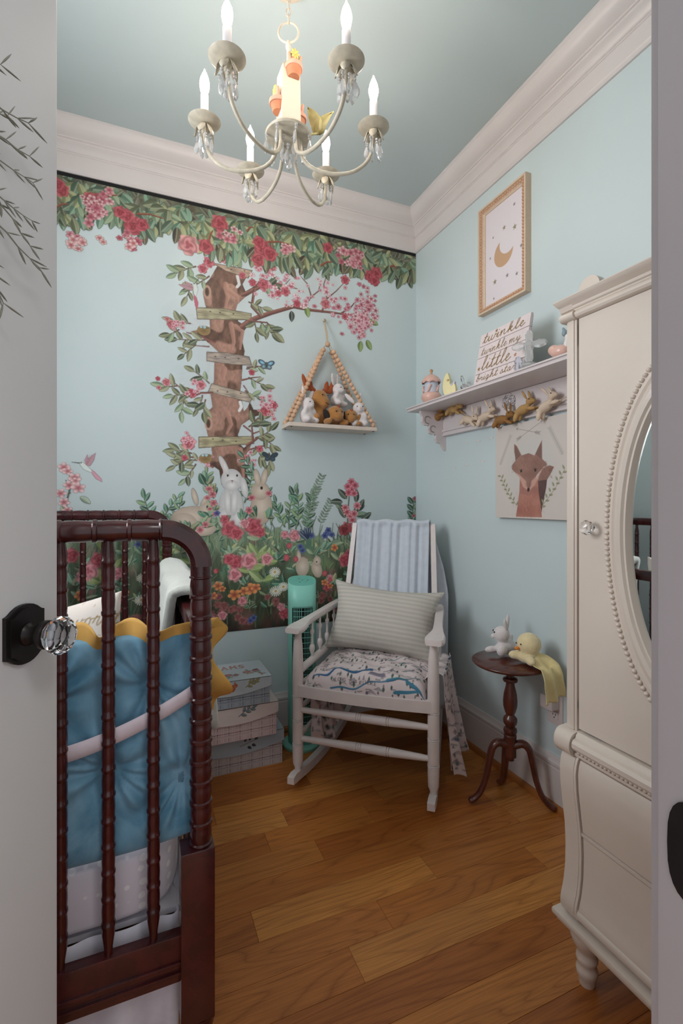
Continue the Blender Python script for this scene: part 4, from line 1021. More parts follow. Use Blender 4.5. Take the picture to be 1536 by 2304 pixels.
# turned feet
FP = [(.0, 0), (.0175, 0), (.0185, .004), (.020, .018), (.0225, .022), (.0240, .030), (.0240, .036), (.0215, .040), (.020, .048), (.0225, .054), (.0245, .060), (.0235, .066), (.020, .072), (.0225, .082), (.031, .096), (.0365, .110), (.0375, .122), (.034, .132), (.030, .138), (.035, .142), (.036, .150)]
for x in (WX + .040, WBK - .045):
    for y in (WY1 - .022, WY0 + .022): wpart('foot', MB().lathe(FP, 28, T(x, y, 0)), sm=50)
# belt moulding between drawers and door
BELT = [(0, .556), (-.012, .556), (-.016, .560), (-.016, .566), (-.0105, .568), (-.0105, .572), (-.022, .574), (-.026, .580), (-.0265, .590), (-.022, .597), (-.014, .600), (-.012, .606), (-.006, .612), (0, .614)]
belt = MB(); n = len(BELT)
def belt_piece(y0, y1, prof):
    vs = [(WX + .02 + a if a == 0 else WX + a, y0, z) for a, z in prof] + [(WX + .02 + a if a == 0 else WX + a, y1, z) for a, z in prof]; n = len(prof)
    return vs, [tuple(range(n)), tuple(reversed(range(n, 2 * n)))] + [(i, i + n, (i + 1) % n + n, (i + 1) % n) for i in range(n)]
wpart('belt_moulding', MB().add(*belt_piece(WY0 + .036, WY1 - .036, BELT)), sm=30)
ROLL = [(0, .552)] + [(-.010 - .022 * math.sin(PI * k / 12), .582 - .028 * math.cos(PI * k / 12)) for k in range(13)] + [(0, .612)]
for y0, y1 in ((WY1 - .034, WY1 + .010), (WY0 - .010, WY0 + .034)): wpart('roll_block', MB().add(*belt_piece(y0, y1, ROLL)), sm=50)
bead_me = mesh_of('bead', MB().ball((0, 0, 0), (.0042, .0048, .0042), 10, 7), 180)
y = WY0 + .042
while y < WY1 - .038:
    o = obj('bead', bead_me, M_WRD, wrd); o.location = (WX - .0165 - 1.2, y - WCY, .5705); y += .0098
# door stiles, frame and mirror
for y0, y1 in ((WY1 - .030, WY1), (WY0, WY0 + .030)):
    wpart('stile', MB().box((WX + .010, (y0 + y1) / 2, 1.096), (.024, y1 - y0, .972), None, .004).box((WX + .006, (y0 + y1) / 2, 1.096), (.022, y1 - y0 - .012, .970), None, .003))
DZ0, DZ1 = .618, 1.572; OYC, OZC = WCY, 1.082
# door panel with an oval opening
def ell_pt(a, b, t): return OYC + a * math.cos(t), OZC + b * math.sin(t)
NS = 96
def door_panel():
    mb = MB(); yA, yB = WY0 + .034, WY1 - .034; a, b = .150, .335; vs = []; fs = []
    for k in range(NS):
        t = 2 * PI * k / NS; y, z = ell_pt(a, b, t); dy, dz = math.cos(t) * a, math.sin(t) * b
        s1 = min(abs((yB - OYC) / dy) if abs(dy) > 1e-6 else 9e9, (abs((DZ1 - OZC) / dz) if dz > 1e-6 else abs((DZ0 - OZC) / dz) if dz < -1e-6 else 9e9))
        vs += [(WX, y, z), (WX, OYC + dy * s1, OZC + dz * s1), (WX + .02, OYC + dy * s1, OZC + dz * s1), (WX + .02, y, z)]
    for k in range(NS):
        k2 = (k + 1) % NS
        for q in range(4): fs.append((k * 4 + q, k * 4 + (q + 1) % 4, k2 * 4 + (q + 1) % 4, k2 * 4 + q))
    for yy, zz in ((yA, DZ0), (yA, DZ1), (yB, DZ0), (yB, DZ1)): pass
    return mb.add(vs, fs)
dp = door_panel()
for yy in (WY0 + .034, WY1 - .034):
    for zz in (DZ0, DZ1):
        sy = 1 if yy > OYC else -1; sz = 1 if zz > OZC else -1
        dp.box((WX + .010, yy - sy * .03, zz - sz * .03), (.0198, .06, .06))
dr = wpart('door', dp, sm=20); dr['label'] = 'cream door with oval opening'
OV = [(.168, .364, 0.0), (.163, .358, -.006), (.158, .350, -.006), (.153, .343, -.003), (.150, .338, -.008), (.143, .326, -.011), (.136, .314, -.009), (.132, .309, -.004), (.128, .304, -.004), (.124, .299, .004), (.121, .295, .012)]
of = MB(); vs, fs = [], []
for a, b, x in OV:
    for k in range(NS): y, z = ell_pt(a, b, 2 * PI * k / NS); vs.append((WX + x, y, z))
for i in range(len(OV) - 1):
    for k in range(NS): k2 = (k + 1) % NS; fs.append((i * NS + k, i * NS + k2, (i + 1) * NS + k2, (i + 1) * NS + k))
obj('oval_frame', wloc(of.add(vs, fs)), M_WRD, dr, 25)
nm = N('mirror_silver'); nm.bsdf.inputs['Metallic'].default_value = 1; nm.bsdf.inputs['Roughness'].default_value = .015; nm.color((.86, .90, .89, 1))
mi = MB(); vs = [(WX + .008, *ell_pt(.1245, .2995, 2 * PI * k / NS)) for k in range(NS)]; mi.add(vs + [(WX + .011, v[1], v[2]) for v in vs], [tuple(range(NS)), tuple(reversed(range(NS, 2 * NS)))])
mo = obj('mirror', wloc(mi), nm.m, dr, 0); mo['label'] = 'oval mirror glass'
L = 0; t = 0
peri = [ell_pt(.173, .369, 2 * PI * k / 2000) for k in range(2001)]
acc = 0
for k in range(2000):
    acc += math.hypot(peri[k + 1][0] - peri[k][0], peri[k + 1][1] - peri[k][1])
    if acc > .0112:
        acc = 0; o = obj('bead', bead_me, M_WRD, dr); o.location = (WX - .002 - 1.2, peri[k][0] - WCY, peri[k][1]); o.scale = (1.15, 1.15, 1.15)
kp = on_x(1320, 1187, WX - .02)
kb = MB().lathe([(0, 0), (.006, 0), (.005, .008), (.011, .012), (.0165, .018), (.0165, .023), (.011, .030), (0, .032)], 10, T(WX - .001, kp.y, kp.z) @ RY(-PI / 2), cap=False)
ko = obj('knob', wloc(kb), M_GLASS, dr, 0); ko['label'] = 'clear glass knob'
# cornice
COR = [(0, 1.5720), (-0.0050, 1.5732), (-0.0100, 1.5756), (-0.0130, 1.5804), (-0.0130, 1.5852), (-0.0090, 1.5894), (-0.0110, 1.5912), (-0.0110, 1.5936), (-0.0150, 1.5960), (-0.0160, 1.5990), (-0.0150, 1.6020), (-0.0200, 1.6056), (-0.0230, 1.6080), (0, 1.6080)]
wpart('cornice', MB().add(*belt_piece(WY0 + .030, WY1 - .030, COR)), sm=30)
for y0, y1 in ((WY1 - .031, WY1 + .008), (WY0 - .008, WY0 + .031)):
    RO2 = [(0, 1.5720)] + [(-.004 - .014 * math.sin(PI * k / 12), 1.5828 - .0108 * math.cos(PI * k / 12)) for k in range(13)] + [(-.012, 1.5960), (-.018, 1.6080), (0, 1.6080)]
    wpart('cornice_block', MB().add(*belt_piece(y0, y1, RO2)), sm=40)
wpart('frieze', MB().box(((WX + .02 + WBK) / 2, WCY, 1.5900), (WBK - WX - .02, WW + .014, .036)))
TOPP = [(0.0, 1.6044), (-.014, 1.6044), (-.022, 1.6092), (-.029, 1.6152), (-.031, 1.6188), (-.029, 1.6218), (0.0, 1.6218)]
tb = MB(); vs, fs = [], []
for a, z in TOPP:
    e = -a
    vs += [(WX + a, WY0 + a * .45, z), (WX + a, WY1 - a * .45, z), (WBK, WY1 - a * .45, z), (WBK, WY0 + a * .45, z)]
for i in range(len(TOPP) - 1):
    for q in range(4): fs.append((i * 4 + q, i * 4 + (q + 1) % 4, (i + 1) * 4 + (q + 1) % 4, (i + 1) * 4 + q))
fs += [(0, 1, 2, 3), tuple(range(len(vs) - 4, len(vs)))]
wpart('top_board', tb.add(vs, fs), sm=30)
# rounded crest standing on the top
crest = [(.030, 0)] + [(math.cos(a) * .030, .042 + math.sin(a) * .030) for a in [PI * k / 20 for k in range(21)]] + [(-.030, 0)]
wpart('crest', MB().prism(crest, .022, T(WX + .060, WY1 - .010, 1.6215) @ RZ(PI / 2) @ RX(PI / 2)).prism([(x * .8, y * .8) for x, y in crest], .026, T(WX + .062, WY1 - .010, 1.6215) @ RZ(PI / 2) @ RX(PI / 2)), sm=30)
# ================================================================== CRIB
def cherry(name='cherry_lacquer', dark=1.0):
    n = N(name); co = n.coord('Object', (1, 1, 1)); s = n.noise(co, 22, 4, .6, .4)
    n.color(n.ramp(s, [(.3, rgb(52 * dark, 14 * dark, 17 * dark)), (.7, rgb(78 * dark, 24 * dark, 25 * dark))]))
    n.bsdf.inputs['Roughness'].default_value = .26; n.bsdf.inputs['Coat Weight'].default_value = .35; n.bsdf.inputs['Coat Roughness'].default_value = .15
    return n.m
M_CHERRY = cherry()
CX0, CX1, CY0, CY1 = -0.625, 0.118, 1.02, 2.27
crib = thing('crib', 'dark cherry turned-spindle baby crib beside the white door', 'crib', (CX0 / 2 + CX1 / 2, CY0 / 2 + CY1 / 2, 0))
CO = Vector(crib.matrix_world.translation)
def cl(mb): mb.v = [(x - CO.x, y - CO.y, z - CO.z) for x, y, z in mb.v]; return mb
def cpart(name, mb, m=None, sm=45, parent=None): return obj(name, cl(mb), m or M_CHERRY, parent or crib, sm)
def turned(R, L, pitch, neck, ends=True, r_end=None):
    """bobbin turning along +Z: barrels between raised rings"""
    p = []; n = max(1, round((L - 2 * neck) / pitch)); pt = (L - 2 * neck) / n
    re = r_end or R * .62
    if neck > 0: p += [(re, 0), (re * 1.05, neck * .25), (R * .98, neck * .72), (R * .93, neck - .004)]
    for k in range(n):
        z = neck + k * pt
        p += [(R * .93, z - .0045 if (k or neck) else z), (R * 1.06, z - .0025 if (k or neck) else z + .001), (R * 1.06, z + .003), (R * .92, z + .0055), (R * .97, z + pt * .3), (R, z + pt * .5), (R * .97, z + pt * .7), (R * .92, z + pt - .006)]
    z = neck + n * pt
    p += [(R * 1.06, z - .0035), (R * 1.06, z + .002 if neck else z - .001), (R * .93, z + .004 if neck else z)]
    if neck > 0: p += [(R * .98, z + neck * .28), (re * 1.05, z + neck * .75), (re, L)]
    q = [p[0]]
    for r, z in p[1:]: q.append((r, max(z, q[-1][1] + 1e-5)))
    return q
RZT = 1.090; BR0, BR1 = .190, .283
sp_me = mesh_of('spindle', MB().lathe(turned(.0122, RZT - BR1, .050, .058), 14), 45)
post_prof = turned(.0215, .995 - .45, .0425, 0)
def end_panel(y, front):
    e = empty_part('end_panel', crib)
    for x, sg in ((CX0, -1), (CX1, 1)):
        cpart('post', MB().lathe(post_prof, 24, T(x, y, .45)), parent=e)
        blk = MB().box((x - sg * .008, y, .278), (.066, .052, .344), None, .004)
        cpart('post_block', blk, parent=e)
        cpart('foot', MB().lathe([(.0, 0), (.016, 0), (.017, .006), (.021, .03), (.026, .055), (.022, .065), (.021, .075), (.026, .085), (.026, .106)], 20, T(x, y, 0)), parent=e)
        # bent corner, square in section
        r = .075; cx = x - sg * r; cz = RZT - r; pth = []
        for k in range(13):
            a = PI / 2 * k / 12; d = Vector((sg * math.cos(a), 0, math.sin(a)))
            pth.append((Vector((cx, y, cz)) + d * r, d, Vector((0, 1, 0))))
        w = .0205; sq = [(w, w * .6), (w * .6, w), (-w * .6, w), (-w, w * .6), (-w, -w * .6), (-w * .6, -w), (w * .6, -w), (w, -w * .6)]
        cb = MB().sweep(sq, pth); cb.lathe([(.0205, 0), (.0205, RZT - r - .995 + .002)], 20, T(x, y, .994))
        cpart('bent_corner', cb, sm=30, parent=e)
    L = (CX1 - .075) - (CX0 + .075)
    cpart('top_rail', MB().lathe(turned(.0212, L, .062, 0), 24, T(CX0 + .075, y, RZT) @ RY(PI / 2)), parent=e)
    br = MB().box(((CX0 + CX1) / 2, y, (BR0 + BR1) / 2), (CX1 - CX0 - .05, .024, BR1 - BR0), None, .004)
    br.box(((CX0 + CX1) / 2, y - .0135 if front else y + .0135, BR0 + .038), (CX1 - CX0 - .05, .006, .010), None, .002).box(((CX0 + CX1) / 2, y - .0135 if front else y + .0135, BR0 + .020), (CX1 - CX0 - .05, .006, .006), None, .002)
    cpart('bottom_rail', br, parent=e)
    x = .0275
    while x > CX0 + .03:
        o = obj('spindle', sp_me, M_CHERRY, e); o.location = Vector((x, y, BR1)) - CO; x -= .08
    return e
end_panel(CY0, True); end_panel(CY1, False)
def side_panel(x, ztop):
    e = empty_part('side_panel', crib); L = CY1 - CY0 - .056
    cpart('top_rail', MB().box((x, (CY0 + CY1) / 2, ztop - .02), (.03, L, .04), None, .008), parent=e)
    cpart('bottom_rail', MB().box((x, (CY0 + CY1) / 2, .30), (.024, L, .04), None, .005), parent=e)
    me = mesh_of('spindle', MB().lathe(turned(.0105, ztop - .04 - .32, .05, .05), 12), 45); y = CY0 + .115
    while y < CY1 - .05: o = obj('spindle', me, M_CHERRY, e); o.location = Vector((x, y, .32)) - CO; y += .085
side_panel(CX1, .885); side_panel(CX0, 1.06)
cpart('mattress_support', MB().box(((CX0 + CX1) / 2, (CY0 + CY1) / 2, .278), (CX1 - CX0 - .03, CY1 - CY0 - .13, .012)), mat('mattress_deck_cloth', rgb(214, 210, 216), .9))

def superbox(c, d, e=.25, nu=40, nv=20, fn=None):
    mb = MB(); vs, fs = [], []
    sg = lambda v, p: math.copysign(abs(v) ** p, v)
    for j in range(nv + 1):
        ph = -PI / 2 + PI * j / nv
        for i in range(nu):
            th = 2 * PI * i / nu
            p = Vector((d[0] / 2 * sg(math.cos(ph), e) * sg(math.cos(th), e), d[1] / 2 * sg(math.cos(ph), e) * sg(math.sin(th), e), d[2] / 2 * sg(math.sin(ph), e)))
            if fn: p = fn(p)
            vs.append(Vector(c) + p)
    for j in range(nv):
        for i in range(nu): i2 = (i + 1) % nu; fs.append((j * nu + i, j * nu + i2, (j + 1) * nu + i2, (j + 1) * nu + i))
    return mb.add(vs, fs)
def dotted_sheet():
    n = N('polka_dot_sheet'); co = n.coord('Object', (1, 1, 1)); v = n.new('ShaderNodeTexVoronoi', feature='F1'); v.inputs['Scale'].default_value = 38; v.inputs['Randomness'].default_value = .35
    n.link(co, v.inputs['Vector']); n.color(n.ramp(v.outputs['Distance'], [(.24, rgb(240, 237, 240)), (.30, rgb(218, 212, 222))])); n.bsdf.inputs['Roughness'].default_value = .8; return n.m
mt = obj('mattress', superbox((0, 0, 0), (CX1 - CX0 - .045, CY1 - CY0 - .080, .155), .22, 96, 32), dotted_sheet(), None, 180)
mt.location = ((CX0 + CX1) / 2 - .006, (CY0 + CY1) / 2 + .002, .3625)
tag(mt, 'thin crib mattress in pale polka-dot sheet', 'mattress')
# gathered eyelet skirt below the mattress
M_EYELET = mat('eyelet_cotton', rgb(226, 222, 232), .85, .03, 60, .3, 500)
sk = MB()
path = [(CX0 + .06, CY0 + .045), (CX1 - .052, CY0 + .045), (CX1 - .040, CY0 + .055), (CX1 - .040, CY1 - .07)]
def along(path, t):
    Ls = [math.dist(a, b) for a, b in zip(path, path[1:])]; tot = sum(Ls); s = t * tot
    for (a, b), l in zip(zip(path, path[1:]), Ls):
        if s <= l: f = s / l; return (a[0] + (b[0] - a[0]) * f, a[1] + (b[1] - a[1]) * f), ((b[1] - a[1]) / l, -(b[0] - a[0]) / l)
        s -= l
    return path[-1], (1, 0)
def skf(u, v):
    (x, y), n = along(path, u); w = (.004 + .010 * v) * math.sin(u * 150 + 2 * math.sin(u * 31)); w += .006 * v * math.sin(u * 47); return (x - n[0] * -w * 1.0, y - n[1] * -w, .286 - .26 * v)
sk.grid(skf, 360, 8)
sko = obj('crib_skirt', sk, M_EYELET, None, 180); solid(sko, .0015); tag(sko, 'white gathered eyelet skirt hanging below the crib mattress', 'crib skirt')

# tufted blue velvet cushion with mustard ruffle, tied upright inside the near end of the crib
def velvet(name, c1, c2):
    n = N(name); co = n.coord('Object'); n.color(n.ramp(n.noise(co, 9, 4, .6, .6), [(.3, c1), (.72, c2)])); n.bsdf.inputs['Roughness'].default_value = .62; n.bsdf.inputs['Sheen Weight'].default_value = .6; n.bsdf.inputs['Sheen Roughness'].default_value = .35
    n.bump(n.noise(co, 260, 2), .12, .001); return n.m
M_VEL = velvet('blue_velvet', rgb(76, 132, 162), rgb(136, 180, 204))
CW, CHh = .46, .43
cu = thing('tufted_cushion', 'blue tufted velvet cushion with mustard ruffle tied inside crib', 'cushion', T(-.105, CY0 + .052, .657) @ RX(math.radians(-4)))
tufts = [(.125, .112), (-.075, .10), (.055, -.045), (-.14, -.055), (.19, -.09)]
def crease(x, z):
    h = 0.0
    for tx, tz in tufts:
        r = math.hypot(x - tx, z - tz) + 1e-4; a = math.atan2(z - tz, x - tx)
        h -= .026 * math.exp(-(r / .030) ** 2) + .010 * math.exp(-(r / .10) ** 2)
        h +=   .0075 * math.sin(9 * a + 3 * math.sin(2 * a + tx * 20)) * math.exp(-((r - .06) / .055) ** 2)
    return h
def cush(side):
    def f(u, v):
        x = (u - .5) * CW; z = (v - .5) * CHh
        e = max(0, 1 - (2 * abs(u - .5)) ** 4) * max(0, 1 - (2 * abs(v - .5)) ** 4); t = .034 * e ** .42
        t += crease(x, z) * min(1, e * 1.8) if e > 0 else 0
        t += (.0035 * math.sin(x * 34 + z * 25 + 2 * math.sin(z * 19)) + .002 * math.sin(z * 61 - x * 23 + 3 * math.sin(x * 17))) * e
        cr = 1 - .05 * (2 * abs(v - .5)) ** 3; cz = 1 - .05 * (2 * abs(u - .5)) ** 3
        return (x * cr, side * max(t, 0.0), z * cz)
    return f
cm = MB().grid(cush(-1), 90, 90); cm.grid(cush(1), 40, 40)
bod = obj('cushion_body', cm, M_VEL, cu, 180)
M_MUST = mat('mustard_cotton', rgb(212, 164, 84), .8, .06, 30, .15, 500)
rf = MB()
def ruf(u, v):
    # runs up the right edge then along the top to the left
    Lr, Lt = .185, CW; s = u * (Lr + Lt)
    amp = .020 * v + .003
    ph = s * 44 + 1.5 * math.sin(s * 17)
    if s < Lr:
        z = CHh / 2 - .19 + s; return (CW / 2 - .008 + .068 * v * (.80 + .30 * math.sin(s * 52 - 1.2)), 1.5 * amp * math.sin(ph) + .012 * v, z + .010 * math.cos(ph) * v)
    q = s - Lr; x = CW / 2 - q; w = min(1, q / .05)
    return (x + (1 - w) * .045 * v + .006 * math.cos(ph) * v, amp * math.sin(ph) * 1.1 - .006 - .010 * v * w, CHh / 2 - .030 + .050 * v * w + .040 * v * (1 - w) + .014 * math.sin(ph + .8) * v)
rf.grid(ruf, 260, 9)
solid(obj('ruffle', rf, M_MUST, cu, 180), .0015)
st_ = MB()
def strap(u, v):
    x = -CW / 2 - .01 + u * (CW + .03); s = math.sin(u * PI)
    z = .008 + .105 * max(0, (u - .35) / .65) ** 1.7 + (v - .5) * .030
    e = max(0, 1 - (2 * abs(min(max(u, 0), 1) - .5)) ** 4); return (x, -.017 - .026 * e ** .4, z)
st_.grid(strap, 40, 3)
so = obj('strap', st_, mat('pale_elastic', rgb(226, 212, 220), .7), cu, 180); so['label'] = 'pale elastic tie band'
solid(so, .0015)

# printed pillow inside the crib
def pillow_surface(w, h, t, n=46, pinch=.06, fn=None, pw=.45):
    def mk(side):
        def f(u, v):
            x = (u - .5) * w; y = (v - .5) * h
            e = max(0, 1 - abs(2 * u - 1) ** 2.6) * max(0, 1 - abs(2 * v - 1) ** 2.6); z = t / 2 * e ** pw
            cx = 1 - pinch * (1 - abs(2 * v - 1) ** 2) * abs(2 * u - 1) ** 2; cy = 1 - pinch * (1 - abs(2 * u - 1) ** 2) * abs(2 * v - 1) ** 2
            z2 = z + (fn(x, y) * min(1, e * 2) if fn else 0)
            return (x * cx, y * cy, side * z2)
        return f
    return mk
def print_pillow(name, label, cat, M, w, h, t, canvas_fn, base, g, fn=None, rough=.85):
    th = thing(name, label, cat, M)
    mk = pillow_surface(w, h, t, fn=fn)
    C = Canvas(int(w / g) + 1, int(h / g) + 1, -w / 2, -h / 2, w / int(w / g), base)
    canvas_fn(C)
    f = mk(1)
    me = C.mesh('front', lambda X, Y: np.array([f((x + w / 2) / w, (y + h / 2) / h) for x, y in zip(X, Y)]), False); me.shade_smooth()
    me.materials.append(vcol_mat('printed_cotton', rough, .15, 700)); obj('front', me, None, th)
    obj('back', MB().grid(mk(-1), 24, 24), mat(name + '_back_cloth', tuple(lin3(base)) + (1,), rough), th, 180)
    return th
# single-stroke cursive letters: strokes in x (advance) and y (x-height 1)
CUR = {
 't': (.62, [[(0, .1), (.12, .5), (.3, 1.7), (.3, 1.72), (.2, .4), (.25, .05), (.42, .05), (.6, .35)], [(.08, 1.15), (.5, 1.2)]]),
 'w': (1.2, [[(0, .35), (.15, .95), (.12, .3), (.25, .02), (.45, .2), (.55, .95), (.52, .3), (.66, .02), (.86, .25), (.95, .95), (1.0, .8), (1.2, .85)]]),
 'i': (.5, [[(0, .25), (.18, .95), (.14, .25), (.24, .02), (.5, .35)], [(.2, 1.42), (.22, 1.47)]]),
 'n': (.95, [[(0, .6), (.12, .98), (.12, .02), (.2, .6), (.4, .98), (.52, .85), (.5, .25), (.62, .02), (.95, .35)]]),
 'k': (.9, [[(0, .3), (.3, 1.3), (.38, 2.0), (.26, 2.05), (.16, 1.4), (.12, .02)], [(.13, .45), (.38, .95), (.5, .8), (.34, .55), (.18, .5), (.36, .4), (.5, .05), (.66, .05), (.9, .35)]]),
 'l': (.55, [[(0, .3), (.3, 1.3), (.36, 2.0), (.24, 2.05), (.14, 1.4), (.14, .25), (.26, .02), (.55, .35)]]),
 'e': (.65, [[(0, .35), (.3, .6), (.38, .88), (.26, 1.0), (.12, .75), (.14, .25), (.3, .02), (.65, .4)]]),
 'm': (1.35, [[(0, .6), (.1, .98), (.1, .02), (.2, .65), (.36, .98), (.46, .8), (.46, .02), (.56, .65), (.72, .98), (.84, .8), (.84, .25), (.95, .02), (1.35, .4)]]),
 'y': (.9, [[(0, .6), (.12, .95), (.12, .35), (.26, .05), (.46, .25), (.54, .95), (.5, .2), (.44, -.6), (.26, -.85), (.16, -.6), (.4, -.15), (.9, .4)]]),
 'b': (.75, [[(0, .3), (.28, 1.3), (.32, 1.95), (.2, 2.0), (.12, 1.4), (.12, .2), (.28, .02), (.48, .3), (.46, .8), (.3, .85), (.5, .75), (.75, .8)]]),
 'r': (.7, [[(0, .35), (.16, .98), (.22, .85), (.42, .85), (.38, .3), (.48, .02), (.7, .3)]]),
 'g': (.85, [[(.46, .85), (.28, .98), (.08, .6), (.14, .1), (.34, .1), (.48, .9), (.46, .1), (.4, -.6), (.22, -.85), (.12, -.6), (.36, -.15), (.85, .4)]]),
 'h': (.9, [[(0, .3), (.3, 1.3), (.36, 2.0), (.24, 2.05), (.14, 1.4), (.1, .02), (.2, .6), (.38, .95), (.5, .8), (.48, .25), (.6, .02), (.9, .35)]]),
 's': (.7, [[(0, .2), (.3, 1.05), (.36, .7), (.46, .3), (.3, .02), (.1, .12), (.3, .05), (.7, .3)]]),
 'a': (.85, [[(.48, .85), (.28, .98), (.08, .6), (.12, .1), (.32, .05), (.48, .9), (.46, .25), (.56, .02), (.85, .35)]]),
 'o': (.8, [[(.4, .95), (.16, .85), (.08, .4), (.24, .02), (.48, .2), (.5, .7), (.36, .95), (.5, .78), (.8, .8)]]),
 'd': (.85, [[(.48, .85), (.28, .98), (.08, .6), (.12, .1), (.32, .05), (.5, .9), (.56, 2.0), (.48, .25), (.58, .02), (.85, .35)]]),
}
def smooth2(pts, n=5): return [(p.x, p.y) for p in spline([(x, y, 0) for x, y in pts], n)]
def write(C, text, x, y, size, w, col, slant=.25, squeeze=1.0):
    for ch in text:
        if ch == ' ': x += size * .45 * squeeze; continue
        adv, strokes = CUR[ch]
        for s in strokes:
            C.stroke(smooth2([(x + (px * squeeze + py * slant) * size, y + py * size) for px, py in s]), w, w * .8, col)
        x += adv * size * squeeze
    return x
def text_w(text, size, squeeze=1.0): return sum(.45 if c == ' ' else CUR[c][0] for c in text) * size * squeeze
def world_print(C):
    rr = random.Random(4)
    for k in range(240):
        x, y = rr.uniform(-.21, .21), rr.uniform(-.21, .21)
        if .12 < y < .185 and x > -.05 or abs(y) < .05: continue
        a = rr.random() * 6; C.stroke([(x - .003 * math.cos(a), y - .003 * math.sin(a)), (x + .003 * math.cos(a), y + .003 * math.sin(a))], .002, .0015, (176, 150, 104))
    write(C, 'world', .112, .135, .0255, .0030, (150, 122, 72), .25, 1.05); write(C, 'the', -.01, .135, .0255, .0030, (150, 122, 72), .25, 1.05)
pn = (-FW * .86 + Vector((0, 0, .42))).normalized(); pr_ = (RT * math.cos(math.radians(16)) + Vector((0, 0, 1)) * math.sin(math.radians(16))); pr_ = (pr_ - pn * pr_.dot(pn)).normalized(); pu = pn.cross(pr_)
pc_ = at_d(262, 1322, 1.20) - pr_ * .22 - pu * .22 - pn * .03
M_ = Matrix((pr_, pu, pn)).transposed().to_4x4(); M_.translation = pc_
print_pillow('printed_pillow', 'cream pillow lettered in gold lying in the crib', 'pillow', M_, .44, .44, .13, world_print, (222, 212, 204), .0024)
# thick pale blanket folded over the low side rail
M_FLEECE = mat('pale_fleece', rgb(214, 216, 208), .95, .05, 60, .5, 420, .002, sheen=.5)
bl = MB()
def drape(u, v):
    y = 1.29 + .66 * u + .02 * math.sin(v * 7); s = (v - .5) * 2
    fold = .012 * math.sin(u * 16 + 1.3) + .008 * math.sin(u * 29)
    if s < 0: # inside of the crib
        k = -s; a = min(1, k / .22) * PI / 2; return (CX1 - .031 * math.sin(a) - .022 * k - fold * k, y + .03 * k, .903 + .018 * math.cos(a) - max(0, k - .22) * .26 + .006 * math.sin(u * 9))
    k = s; a = min(1, k / .22) * PI / 2
    return (CX1 + .032 * math.sin(a) + .02 * k + fold * k, y, .905 + .016 * math.cos(a) - max(0, k - .22) * .46)
bl.grid(drape, 50, 36)
bo = obj('fleece_blanket', bl, M_FLEECE, None, 180); solid(bo, .024, 0); tag(bo, 'pale fleece blanket folded over the crib side rail', 'blanket')
# ================================================================== ROCKING CHAIR  (local: x to its left as seen, -y forward)
M_CHAIR = mat('chair_white_paint', rgb(226, 215, 212), .38, .04, 25, .1, 90)
M_WORN = mat('chair_worn_paint', rgb(206, 194, 186), .5, .2, 120)
fl_, fr2 = Vector((.599, 1.877, 0)), Vector((1.0146, 1.5236, 0))
ce = (fr2 - fl_).normalized(); cb_ = Vector((-ce.y, ce.x, 0))             # e to viewer's right, b towards the back
ch_o = (fl_ + fr2) / 2
CHM = Matrix((ce, cb_, Vector((0, 0, 1)))).transposed().to_4x4(); CHM.translation = ch_o
chair = thing('rocking_chair', 'white painted wooden rocking chair with turned legs', 'rocking chair', CHM)
HW = (fr2 - fl_).length / 2          # half distance between front legs
def chp(name, mb, m=None, sm=45, parent=None): return obj(name, mb, m or M_CHAIR, parent or chair, sm)
def ringed(R, L, rings, r0=None, r1=None):
    ev = sorted(rings); p = [(r0 or R * .8, 0)]
    for z in ev: p += [(R, z - .006), (R * .9, z - .0035), (R * 1.02, z - .001), (R * .9, z + .0018), (R, z + .004)]
    p += [(r1 or R * .8, L)]; return p
SEAT = .385
bk = .43; bw = HW - .03; tw = .20; rake = .17; TOPZ = 1.035
